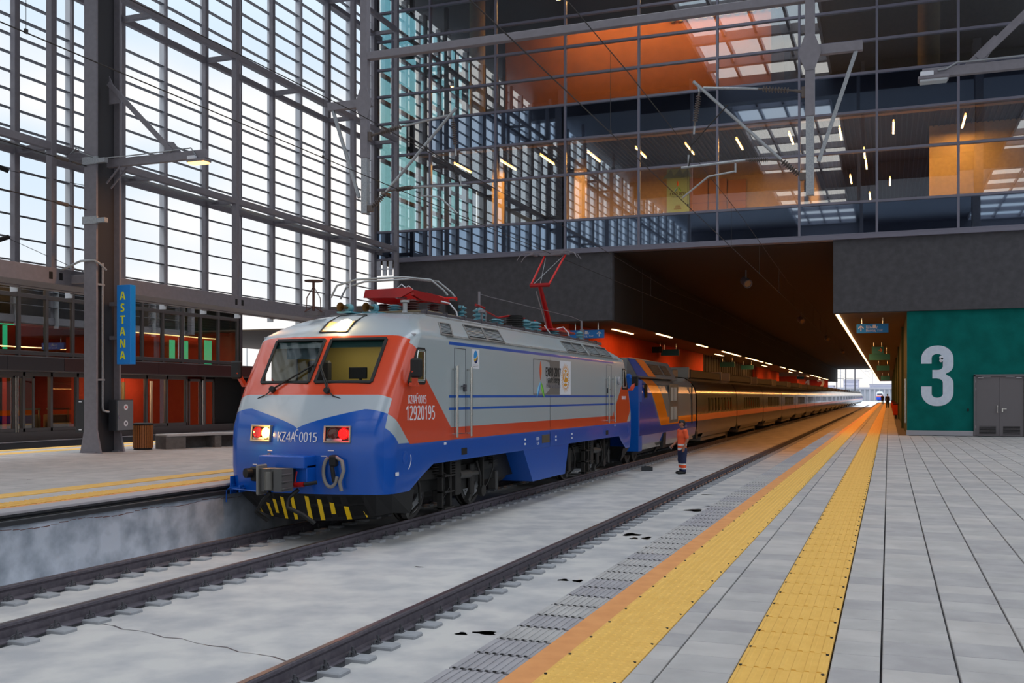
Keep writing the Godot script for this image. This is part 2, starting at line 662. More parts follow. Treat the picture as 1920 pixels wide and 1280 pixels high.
func make_left_platform() -> void:
	var s := structure("platform_001", "pale platform behind the locomotive carrying the steel column and the bench", "platform")
	var m := mb()
	m.box(-22.92, -10.62, BED - 0.2, 0.0, -70, 262)
	obj("slab", m, mats.paving_light, s)
	m = mb()
	m.box(-10.75, -10.56, -0.085, 0.005, -70, 262, 0.03)
	obj("edge_lip", m, mats.rubber, s)
	m = mb()
	m.box(-10.75, -10.53, -0.17, -0.095, -70, 262, 0.012)
	obj("edge_lip", m, mats.rubber, s)
	m = mb()
	m.box(-10.75, -10.60, BED - 0.1, -0.17, -70, 262)
	obj("platform_wall", m, mats.wall_concrete, s)
	m = mb()
	for k in 40:
		rng.seed = k
		var d := 8.5 + k * 0.16
		m.obox(P(-10.6, -0.235 - 0.02 * sin(k * 0.7), d), Basis(Vector3.RIGHT, 0.05 * sin(k * 1.3)), Vector3(0.006, 0.004 + 0.006 * rng.randf(), 0.1 + rng.randf() * 0.1))
	obj("rust_crack", m, mat("rust_line", Color(0.42, 0.24, 0.17), 0.9), s)
	m = mb()
	m.box(-10.94, -10.56, -0.05, 0.012, -70, 262, 0.006)
	obj("edge_plate", m, mats.granite, s)
	m = mb()
	m.box(-11.06, -10.95, -0.05, 0.008, -70, 262)
	obj("orange_line", m, mats.orange_line, s)
	m = mb()
	m.box(0, 0.5, -0.03, 0.006, 0, 0.436, 0.003)
	for a in 5:
		m.box(0.01, 0.49, 0.006, 0.016, 0.02 + a * 0.0875, 0.06 + a * 0.0875, 0.004)
	var spots := []
	for i in 500:
		spots.append(P(-11.57, 0, 4.0 + i * 0.44))
	tiles(s, "tactile_plate", m.mesh(), [mats.yellow_plate], spots, 60)
	m = mb()
	m.box(0, 0.48, -0.03, 0.01, 0, 0.435, 0.003)
	spots = []
	for i in 500:
		spots.append(P(-12.62, 0, 4.0 + i * 0.44))
	tiles(s, "guide_plate", m.mesh(), [mats.yellow_plate], spots, 60)
	# paving slabs between the strips
	m = mb()
	m.box(0, 0.585, -0.03, 0.007, 0, 0.585, 0.004)
	spots = []
	for c in 14:
		for i in 60:
			spots.append(P(-13.22 - c * 0.6, fmod(i * 0.61 + c * 0.37, 1.0) * 0.003 - 0.002, 9.0 + i * 0.6))
	spots.sort_custom(func(a, b): return a.x > b.x)
	tiles(s, "paving_slab", m.mesh(), [mats.paving_light, mats.paving], spots, 0)
	m = mb()
	m.box(-22.9, -22.35, -0.02, 0.006, -70, 262)
	m.box(-21.7, -21.05, -0.02, 0.006, -70, 262)
	obj("far_strip", m, mats.yellow_plate, s)
	# the platform beyond, on which the building stands
	s = structure("platform_002", "narrow dark edged platform in front of the two storey building", "platform")
	m = mb()
	m.box(-60, -26.5, -1.4, 0.0, -30, 90)
	obj("slab", m, mats.paving_dark, s)
	m = mb()
	m.box(-26.6, -26.42, -0.7, -0.012, -30, 90, 0.02)
	obj("edge_lip", m, mats.rubber, s)
	m = mb()
	m.box(-26.62, -26.4, -0.012, 0.012, -30, 90)
	obj("edge_plate", m, mats.granite, s)
	m = mb()
	m.box(-26.4, -22.92, -1.4, BED, -70, 262)
	obj("trench_floor", m, mats.bed, s)


func make_rails() -> void:
	# half profile of the rail: width, height above its foot
	var half := [Vector2(0.075, 0), Vector2(0.075, 0.011), Vector2(0.03, 0.026), Vector2(0.0095, 0.045), Vector2(0.0085, 0.12), Vector2(0.02, 0.142), Vector2(0.0365, 0.152), Vector2(0.0375, 0.18), Vector2(0.031, 0.189), Vector2(0.018, 0.192)]
	var poly := PackedVector2Array()
	for q in half:
		poly.append(q)
	for i in range(half.size() - 1, -1, -1):
		poly.append(Vector2(-half[i].x, half[i].y))
	var pad := mb()
	pad.obox(Vector3(0.19, -0.02, 0), Basis(), Vector3(0.24, 0.11, 0.2), 0.012)
	pad.obox(Vector3(-0.19, -0.02, 0), Basis(), Vector3(0.24, 0.11, 0.2), 0.012)
	pad.obox(Vector3(0, -0.05, 0), Basis(), Vector3(0.5, 0.09, 0.17))
	var pad_mesh := pad.mesh()
	var clip := mb()
	for sx in [-1.0, 1.0]:
		# an e-shaped spring clip: two coils and the bolt between
		for sz in [-1.0, 1.0]:
			var pts := []
			for i in 9:
				var a := -0.6 + i * 0.62
				pts.append(Vector3(sx * (0.098 + 0.014 * sz * sin(a * 0.5)), 0.052 + 0.026 * sin(a), sz * 0.045 + 0.026 * cos(a) * sz))
			clip.tube(pts, 0.0075, 5)
		clip.tube([Vector3(sx * 0.07, 0.035, -0.05), Vector3(sx * 0.12, 0.045, 0.0), Vector3(sx * 0.07, 0.035, 0.05)], 0.0085, 5)
		clip.lathe(Vector3(sx * 0.105, 0.03, 0), Vector3.UP, [Vector2(0.018, 0), Vector2(0.018, 0.05), Vector2(0.012, 0.052), Vector2(0.012, 0.085), Vector2(0, 0.085)], 6)
		clip.obox(Vector3(sx * 0.1, 0.03, 0), Basis(), Vector3(0.08, 0.02, 0.11), 0.004)
	var clip_mesh := clip.mesh()
	var which := ["rail beside the left platform wall, under the locomotive's far wheels", "rail under the near wheels of the locomotive", "empty rail in the open slab between the two trackbeds", "rail hidden below the ribbed platform edge"]
	which[0] = "steel rail next to the grey platform wall"
	var xs := [-9.82, -8.23, -4.77, -3.18]
	for r in 4:
		var t := thing("rail", which[r], "rail", P(xs[r], RAIL - 0.192, 0))
		var m := mb()
		m.prism(poly, P(xs[r], RAIL - 0.192, -60), Vector3.RIGHT, Vector3.UP, Vector3(0, 0, -340))
		obj("rail_body", m, mats.rail_side, t)
		m = mb()
		m.box(xs[r] - 0.03, xs[r] + 0.03, RAIL - 0.004, RAIL + 0.001, -60, 280)
		obj("running_surface", m, mats.rail_top, t)
		var rest := []
		for i in 300:
			var at := Vector3(0, 0, -(4.1 + i * 0.49 + r * 0.1))
			if (i < 60 and r < 3):
				var a := obj("rail_pad", pad_mesh, mats.pad, t)
				a.position = at
				var b := obj("rail_fastening", clip_mesh, mats.clip, t)
				b.position = at
			else:
				rest.append(Transform3D(Basis(), at))
		many("distant_pad", pad_mesh, mats.pad, rest, t)
		many("distant_clip", clip_mesh, mats.clip, rest, t)


func make_screen() -> void:
	var s := structure("wall_left", "tall steel screen of horizontal louvre blades on posts", "screen")
	var m: MB
	var xi := -20.6
	var xo := -21.8
	var top := 20.6
	# inner posts
	m = mb()
	m.obox(Vector3(0, 12.5, 0), Basis(), Vector3(0.19, 16.2, 0.19), 0.01)
	var post := m.mesh()
	m = mb()
	m.obox(Vector3(0, 10, 0), Basis(), Vector3(0.19, 21.2, 0.19), 0.01)
	var tall := m.mesh()
	for d in [4.55, 12.5, 20.45, 28.4, 36.35, 40.2]:
		obj("post", tall if d > 40 else post, mats.steel, s).position = P(xi, 0.2, d)
	m = mb()
	m.obox(Vector3(0, 12.5, 0), Basis(), Vector3(0.17, 16.2, 0.17), 0.01)
	var outer := m.mesh()
	m = mb()
	m.obox(Vector3(0, 12.5, 0), Basis(), Vector3(0.09, 16.2, 0.08), 0.006)
	var slim := m.mesh()
	m = mb()
	m.obox(Vector3(0, 12.45, 0), Basis(), Vector3(0.27, 16.3, 0.012))
	for k in 54:
		m.obox(Vector3(0.06, 4.6 + k * 0.3, 0.007), Basis(), Vector3(0.014, 0.1, 0.003))
	var fin := m.mesh()
	for i in 14:
		var d := -11.2 + i * 3.965
		if i < 12:
			continue
		obj("post", outer, mats.steel, s).position = P(xo, 0, d)
	var rest := []
	var rest_fin := []
	var rest_blade := []
	m = mb()
	m.obox(Vector3(0, 0, 0), Basis(), Vector3(0.17, 0.022, 3.95), 0.008)
	var blade := m.mesh()
	var rows := []
	var y := 5.15
	while y < 7.8:
		rows.append(y); y += 0.605
	y = 8.7
	while y < 12.6:
		rows.append(y); y += 0.492
	y = 13.55
	while y < top:
		rows.append(y); y += 0.605
	for i in range(-12, 10):
		var d := 20.4 + (i - 2) * 3.975
		var seen := d > 15.0 and d < 41.0
		var dm := d + 1.99
		if d < 41.0:
			if seen:
				obj("post", outer, mats.steel, s).position = P(xo, 0, d)
				obj("fin", fin, mats.fin, s).position = P(xo - 0.17, 0, d + 0.12)
			else:
				rest.append(Transform3D(Basis(), P(xo, 0, d)))
				rest_fin.append(Transform3D(Basis(), P(xo - 0.17, 0, d + 0.12)))
		if dm < 41.0:
			if seen or dm > 15.0:
				obj("slim_post", slim, mats.steel, s).position = P(xo, 0, dm)
				obj("fin", fin, mats.fin, s).position = P(xo - 0.17, 0, dm + 0.06)
			else:
				rest_fin.append(Transform3D(Basis(), P(xo - 0.17, 0, dm + 0.06)))
		for r in rows:
			if d < 40.0:
				var at := P(xo - 0.19, r, d + 1.99)
				if seen or dm > 17.0:
					obj("louvre_blade", blade, mats.blade, s).position = at
				else:
					rest_blade.append(Transform3D(Basis(), at))
	many("far_posts", outer, mats.steel, rest, s)
	many("far_fins", fin, mats.fin, rest_fin, s)
	many("far_blades", blade, mats.blade, rest_blade, s)
	# long double beams with cross struts
	for yy in [8.05, 12.92, 17.85]:
		m = mb()
		m.box(xi - 0.08, xi + 0.08, yy - 0.10, yy + 0.10, -40, 40.3, 0.01)
		obj("beam", m, mats.steel, s)
		m = mb()
		m.box(xo - 0.08, xo + 0.08, yy - 0.10, yy + 0.10, -40, 41.0, 0.01)
		obj("beam", m, mats.steel, s)
		m = mb()
		m.box(xo + 0.3, xo + 0.5, yy - 0.02, yy - 0.01, -40, 40.3)
		for sx in [0.3, 0.5]:
			m.box(xo + sx - 0.01, xo + sx + 0.01, yy - 0.02, yy + 0.05, -40, 40.3)
		if yy < 9.0:
			obj("cable_tray", m, mats.galvanised, s)
		for i in range(-2, 8):
			var d := 20.4 + (i - 2) * 3.975
			m = mb()
			m.box(xo + 0.08, xi - 0.08, yy - 0.09, yy + 0.07, d - 0.07, d + 0.07, 0.01)
			obj("strut", m, mats.steel, s)
	# the heavy lowest beam
	m = mb()
	m.box(xi - 0.15, xi + 0.15, 4.43, 4.86, -40, 40.3, 0.012)
	obj("beam", m, mats.steel, s)
	m = mb()
	m.box(xo - 0.12, xo + 0.12, 4.43, 4.72, -40, 41.0, 0.012)
	m.box(xo, xi, 4.46, 4.5, -40, 40.3)
	obj("beam", m, mats.steel, s)
	for d in [20.45, 28.4, 36.35]:
		for q in [-0.17, 0.17]:
			m = mb()
			m.box(xi + 0.15, xi + 0.156, 4.55, 4.74, d + q - 0.06, d + q + 0.06)
			obj("bolt_plate", m, mats.dark, s)
	# last end post beside the glass
	m = mb()
	m.box(-22.25, -22.0, 4.5, top, 40.75, 41.0, 0.01)
	obj("post", m, mats.steel, s)

	make_hall_roof()


func make_hall_roof() -> void:
	var y := 21.0
	var s := structure("ceiling", "hall roof with long glazed skylights over the tracks", "roof")
	var m := mb()
	m.box(-22.4, -10.1, y, y + 0.5, -75, 41.5)
	m.box(-3.3, 8.5, y, y + 0.5, -75, 41.5)
	m.box(18.5, 20, y, y + 0.5, -75, 41.5)
	m.box(-10.1, 18.5, y - 0.3, y + 0.5, 38.5, 41.5)
	obj("roof_deck", m, mats.steel_dark, s)
	for i in 24:
		var d := 36.0 - i * 4.6
		m = mb()
		m.box(-10.1, -3.3, y - 0.25, y + 0.2, d - 0.18, d + 0.18)
		m.box(8.5, 18.5, y - 0.25, y + 0.2, d - 0.18, d + 0.18)
		obj("rafter", m, mats.steel, s)
	for x in [-10.1, -8.4, -6.7, -5.0, -3.3, 8.5, 11.0, 13.5, 16.0, 18.5]:
		m = mb()
		m.box(x - 0.07, x + 0.07, y - 0.1, y + 0.2, -75, 38.5)
		obj("rafter", m, mats.steel, s)
	for d in [19.0, -8.0, -38.0]:
		m = mb()
		m.box(-22.2, 18, y - 1.5, y, d - 0.4, d + 0.4)
		obj("girder", m, mats.steel_dark, s)
	s = structure("wall_right", "low wall under open posts and beams on the unseen far side of the platform", "wall")  # unseen side, left open above a low wall to let light in
	m = mb()
	m.box(19.5, 20, 0, 3.2, -75, 41.5)
	obj("wall_surface", m, mats.stucco, s)
	for i in 15:
		m = mb()
		m.box(19.6, 19.85, 3.2, y, 41.2 - i * 8.0, 41.45 - i * 8.0)
		obj("post", m, mats.steel, s)
	for yy in [8.05, 12.92, 17.85]:
		m = mb()
		m.box(19.6, 19.8, yy - 0.12, yy + 0.12, -75, 41.5)
		obj("beam", m, mats.steel, s)


func make_column() -> void:
	var t := thing("steel_column", "dark grey H-section steel column with flared foot on the left platform", "column", P(-19.5, 0, 21.1))
	var m := mb()
	# two flanges with splayed feet, and the web
	for d in [20.68, 21.52]:
		m = mb()
		var k := PackedVector2Array([Vector2(-0.2, 0.62), Vector2(-0.33, 0.05), Vector2(-0.36, 0.0), Vector2(0.36, 0.0), Vector2(0.33, 0.05), Vector2(0.2, 0.62), Vector2(0.2, 21), Vector2(-0.2, 21)])
		m.prism(k, P(-19.5, 0, d - 0.03), Vector3.RIGHT, Vector3.UP, Vector3(0, 0, -0.06))
		m.box(-19.72, -19.28, 0, 0.04, d - 0.1, d + 0.1)
		obj("flange", m, mats.steel, t)
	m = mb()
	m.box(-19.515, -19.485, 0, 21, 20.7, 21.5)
	obj("web", m, mats.steel_web_shaded, t)
	for y in [7.55, 6.0]:
		m = mb()
		m.box(-19.74, -19.26, y - 0.02, y + 0.18, 20.62, 20.68)
		m.box(-19.3, -18.98, y, y + 0.12, 20.6, 20.72)
		obj("clamp", m, mats.galvanised, t)
	m = mb()
	m.box(-20.6, -19.7, 7.75, 7.98, 20.95, 21.15, 0.01)
	m.box(-20.6, -19.7, 4.5, 4.72, 20.95, 21.15, 0.01)
	m.box(-20.6, -19.7, 12.8, 13.0, 20.95, 21.15, 0.01)
	obj("tie_beam", m, mats.steel, t)
	# arm with stay
	m = mb()
	m.box(-19.32, -16.16, 7.52, 7.74, 21.04, 21.16, 0.01)
	m.bar(P(-19.3, 7.1, 21.02), P(-18.85, 7.52, 21.02), 0.03, 0.04)
	m.bar(P(-19.3, 7.0, 21.18), P(-18.75, 7.52, 21.18), 0.03, 0.04)
	obj("arm", m, mats.steel, t)
	m = mb()
	m.bar(P(-19.3, 9.75, 21.1), P(-17.25, 7.78, 21.1), 0.07, 0.12)
	m.prism(PackedVector2Array([Vector2(-19.28, 9.95), Vector2(-19.28, 9.2), Vector2(-18.9, 9.2)]), P(0, 0, 21.09), Vector3.RIGHT, Vector3.UP, Vector3(0, 0, -0.02))
	m.prism(PackedVector2Array([Vector2(-17.55, 7.73), Vector2(-16.95, 7.73), Vector2(-17.2, 8.02), Vector2(-17.4, 8.05)]), P(0, 0, 21.09), Vector3.RIGHT, Vector3.UP, Vector3(0, 0, -0.02))
	obj("stay", m, mats.steel, t)
	m = mb()
	m.tube([P(-20.9, 4.66, 20.6), P(-19.75, 5.02, 20.58), P(-19.3, 5.02, 20.58), P(-19.2, 4.95, 20.65), P(-19.2, 4.8, 20.9)], 0.03, 8)
	m.tube([P(-19.42, 5.0, 21.0), P(-19.42, 4.9, 21.0), P(-19.42, 1.2, 21.0), P(-19.42, 1.12, 21.02), P(-19.36, 1.08, 21.1), P(-19.25, 1.08, 21.2)], 0.035, 8)
	for y in [4.4, 1.9]:
		m.box(-19.48, -19.38, y, y + 0.05, 20.7, 21.05)
	obj("conduit", m, mats.galvanised, t)
	m = mb()
	m.tube([P(-20.4, 7.95, 20.9), P(-19.9, 8.0, 20.62), P(-19.75, 7.85, 20.6), P(-19.4, 7.72, 20.62), P(-19.25, 7.68, 20.7), P(-18.6, 7.76, 21.0), P(-17.3, 7.78, 21.02), P(-16.6, 7.8, 21.02), P(-16.45, 7.6, 21.02)], 0.018, 6)
	obj("cable", m, mats.galvanised, t)

	arm_lamp("arm_lamp", "lit amber floodlight under the arm of the steel column", P(-16.42, 7.42, 21.1), true)

	t = thing("station_sign", "blue vertical sign with yellow letters fixed to the steel column", "sign", P(-18.83, 2.33, 21.2))
	m = mb()
	m.box(-19.06, -18.60, 2.33, 4.42, 21.12, 21.32, 0.012)
	obj("panel", m, mats.blue_sign, t)
	m = mb()
	m.box(-19.5, -18.9, 3.0, 3.1, 21.32, 21.4)
	m.box(-19.5, -18.9, 3.9, 4.0, 21.32, 21.4)
	obj("bracket", m, mats.steel, t)
	var word := "ASTANA"
	for i in 6:
		text(t, "letter", word[i], 0.215, P(-18.86, 4.13 - i * 0.314, 21.118), Vector3.RIGHT, Vector3.UP, mats.sign_yellow, 0.008, 0.95, true)

	t = thing("electrical_box", "grey electrical box with two round stickers on the steel column", "electrical box", P(-19.2, 0.55, 21.45))
	m = mb()
	m.box(-19.33, -19.07, 0.57, 1.40, 21.12, 21.75, 0.01)
	obj("case", m, mats.rubber, t)
	m = mb()
	m.box(-19.07, -19.045, 0.59, 1.38, 21.15, 21.73, 0.006)
	obj("door", m, mat("box_door_lit", Color(0.50, 0.52, 0.54), 0.35, 0.4), t)  # light falling on this face put into its paler colour
	for y in [1.2, 0.77]:
		m = mb()
		m.lathe(P(-19.046, y, 21.45), Vector3.RIGHT, [Vector2(0.075, 0), Vector2(0.075, 0.004), Vector2(0, 0.004)], 20)
		obj("sticker", m, mats.white, t)
		m = mb()
		m.box(-19.043, -19.038, y - 0.03, y + 0.03, 21.43, 21.47)
		obj("sticker_mark", m, mat("mark_red" if y > 1 else "mark_dark", Color(0.7, 0.2, 0.2) if y > 1 else Color(0.2, 0.2, 0.25), 0.6), t)
	m = mb()
	m.box(-19.045, -19.03, 0.9, 1.0, 21.16, 21.19)
	obj("latch", m, mats.steel_bright, t)

	t = thing("screen_cabinet", "dark upright cabinet mounted on the far side of the steel column", "cabinet", P(-20.1, 0.5, 21.3))
	m = mb()
	m.prism(PackedVector2Array([Vector2(-20.42, 21.1), Vector2(-20.08, 21.1), Vector2(-20.08, 21.14), Vector2(-19.78, 21.14), Vector2(-19.78, 21.6), Vector2(-20.42, 21.6)]), Vector3(0, 0.52, 0), Vector3.RIGHT, Vector3(0, 0, -1), Vector3(0, 0.88, 0))
	obj("case", m, mats.rubber, t)
	m = mb()
	m.box(-20.06, -19.78, 0.6, 1.32, 21.11, 21.14)
	obj("panel", m, mats.black, t)
	for y in [0.58, 1.33]:
		m = mb()
		m.box(-20.3, -20.2, y, y + 0.03, 21.085, 21.1)
		obj("latch", m, mats.white, t)

	t = thing("litter_bin", "round wood-slatted litter bin standing beside the steel column", "bin", P(-19.43, 0, 22.55))
	m = mb()
	m.lathe(P(-19.43, 0, 22.55), Vector3.UP, [Vector2(0, 0.01), Vector2(0.24, 0.01), Vector2(0.24, 0.68), Vector2(0, 0.68)], 24)
	m.lathe(P(-19.43, 0, 22.55), Vector3.UP, [Vector2(0.25, 0), Vector2(0.25, 0.04), Vector2(0.2, 0.04)], 24)
	obj("body", m, mats.black, t)
	m = mb()
	m.lathe(P(-19.43, 0, 22.55), Vector3.UP, [Vector2(0.26, 0.70), Vector2(0.28, 0.70), Vector2(0.28, 0.735), Vector2(0.2, 0.75), Vector2(0, 0.75)], 24)
	obj("lid", m, mats.dark, t)
	var wood := world_noise(mat("bin_wood", Color.WHITE, 0.5), noise("wood", 0.02, 4, Color(0.47, 0.27, 0.11), Color(0.62, 0.38, 0.17)), 2.0)
	for i in 26:
		var a := TAU * i / 26
		m = mb()
		m.obox(P(-19.43, 0.375, 22.55) + Vector3(sin(a), 0, cos(a)) * 0.255, Basis(Vector3.UP, a), Vector3(0.048, 0.63, 0.025), 0.004)
		obj("slat", m, wood, t)

	t = thing("concrete_bench", "long grey concrete bench with open recesses behind the locomotive nose", "bench", P(-18.9, 0, 24.5))
	# runs from the bin towards the locomotive
	var dirv := (P(-17.6, 0, 27.0) - P(-19.15, 0, 22.95)).normalized()
	var side := Vector3.UP.cross(dirv).normalized()
	var o0 := P(-19.15, 0, 22.95)
	var bm := world_noise(mat("bench", Color.WHITE, 0.85), noise("benchc", 0.02, 5, Color(0.33, 0.31, 0.30), Color(0.42, 0.40, 0.39)), 0.6)
	m = mb()
	m.obox(o0 + dirv * 2.3 + Vector3(0, 0.39, 0), Basis(side, Vector3.UP, side.cross(Vector3.UP)), Vector3(0.62, 0.07, 4.6), 0.015)
	obj("seat_slab", m, world_noise(mat("bench_top", Color.WHITE, 0.6), texes["paving"], 0.4), t)
	for q in [0.3, 1.65, 2.95, 4.3]:
		m = mb()
		m.obox(o0 + dirv * q + Vector3(0, 0.18, 0), Basis(side, Vector3.UP, side.cross(Vector3.UP)), Vector3(0.58, 0.36, 0.62 if q < 0.5 else 0.22), 0.01)
		obj("support", m, bm, t)
	m = mb()
	m.obox(o0 + dirv * 2.3 + side * 0.24 + Vector3(0, 0.18, 0), Basis(side, Vector3.UP, side.cross(Vector3.UP)), Vector3(0.1, 0.36, 4.5))
	obj("back_panel", m, bm, t)


func arm_lamp(called: String, label: String, at: Vector3, lit: bool) -> void:
	var t := thing(called, label, "floodlight", at, )
	var m := mb()
	m.obox(at + Vector3(0, 0.05, 0), Basis(), Vector3(0.56, 0.07, 0.3), 0.015)
	m.obox(at + Vector3(-0.05, 0.12, 0.0), Basis(), Vector3(0.26, 0.1, 0.1), 0.01)
	obj("housing", m, mats.steel, t)
	m = mb()
	m.obox(at + Vector3(-0.12, 0.12, 0.12), Basis(), Vector3(0.24, 0.09, 0.1), 0.01)
	obj("ballast", m, mats.white, t)
	m = mb()
	m.obox(at + Vector3(0, -0.0, 0), Basis(), Vector3(0.5, 0.05, 0.26), 0.012)
	obj("diffuser", m, mats.lamp_warm if lit else mat("lamp_off", Color(0.72, 0.74, 0.76), 0.25), t)
	if lit:
		area_light("lamp_light", at + Vector3(0, -0.04, 0), Vector3.DOWN, Vector2(0.5, 0.26), Vector3.RIGHT, Color(1.0, 0.66, 0.3), 9.0, t)

const ORD := ["first", "second", "third", "fourth", "fifth", "sixth", "seventh", "eighth", "ninth", "tenth", "eleventh", "twelfth", "thirteenth", "fourteenth", "fifteenth", "sixteenth", "seventeenth", "eighteenth", "nineteenth", "twentieth"]


func nth(i: int) -> String:
	return ORD[i] if i < ORD.size() else "number %d" % (i + 1)


func make_facade() -> void:
	var s := structure("wall_end", "glass curtain wall with grey mullions above the tracks", "curtain wall")
	var xs := [-22.11, -21.18, -19.3, -16.13, -12.94, -9.73, -6.49, -3.29, -0.42, 2.44, 5.3, 8.2]
	var m: MB
	for i in xs.size():
		m = mb()
		m.box(xs[i] - 0.045, xs[i] + 0.045, 7.7, 20.6, FD - 0.1, FD + 0.12, 0.006)
		obj("mullion", m, mats.mullion, s)
	for y in TR:
		m = mb()
		var t := 0.05
		m.box(-22.1, 8.3, y - t, y + t, FD - 0.09, FD + 0.1, 0.006)
		obj("transom", m, mats.mullion, s)
	m = mb()
	m.box(-21.0, 8.3, 7.55, 7.7, FD - 0.16, FD + 0.3, 0.01)
	obj("sill_trim", m, mats.mullion, s)
	rng.seed = 11
	for r in TR.size() - 1:
		for i in xs.size() - 1:
			var solid: bool = r == 0 or (r == 3 and i >= 2)
			var c := P((xs[i] + xs[i + 1]) / 2, (TR[r] + TR[r + 1]) / 2, FD)
			var b := Basis.from_euler(Vector3(rng.randfn(0, 0.0022), rng.randfn(0, 0.0022), 0))
			m = mb()
			m.obox(c, b, Vector3(xs[i + 1] - xs[i] - 0.06, TR[r + 1] - TR[r] - 0.06, 0.014))
			obj("spandrel_panel" if solid else "glass_pane", m, mats.spandrel if solid else mats.glass, s)
			if solid:
				m = mb()
				m.box(xs[i], xs[i + 1], TR[r], TR[r + 1], FD + 0.1, FD + 0.14)
				obj("back_panel", m, mats.black, s)
	# glazed side of the building beyond the screen
	s = structure("wall_side", "teal tinted glass side of the building beyond the screen", "curtain wall")
	var ds := [41.1, 43.0, 45.4, 47.9, 50.2, 52.6]
	for d in ds:
		m = mb()
		m.box(-22.15, -21.93, 7.7, 20.6, d - 0.06, d + 0.06)
		if d > 44:
			m.box(-21.7, -21.4, 7.7, 20.6, d - 0.12, d + 0.12)
		obj("mullion", m, mats.frame_brown, s)
	for y in TR:
		m = mb()
		m.box(-22.13, -21.95, y - 0.08, y + 0.08, 41, 52.6)
		obj("transom", m, mats.frame_brown, s)
	for r in TR.size() - 1:
		for i in ds.size() - 1:
			m = mb()
			m.box(-22.07, -22.05, TR[r] + 0.08, TR[r + 1] - 0.08, ds[i] + 0.06, ds[i + 1] - 0.06)
			obj("glass_pane", m, mats.teal_glass, s)
	make_interior()
	make_tunnel()


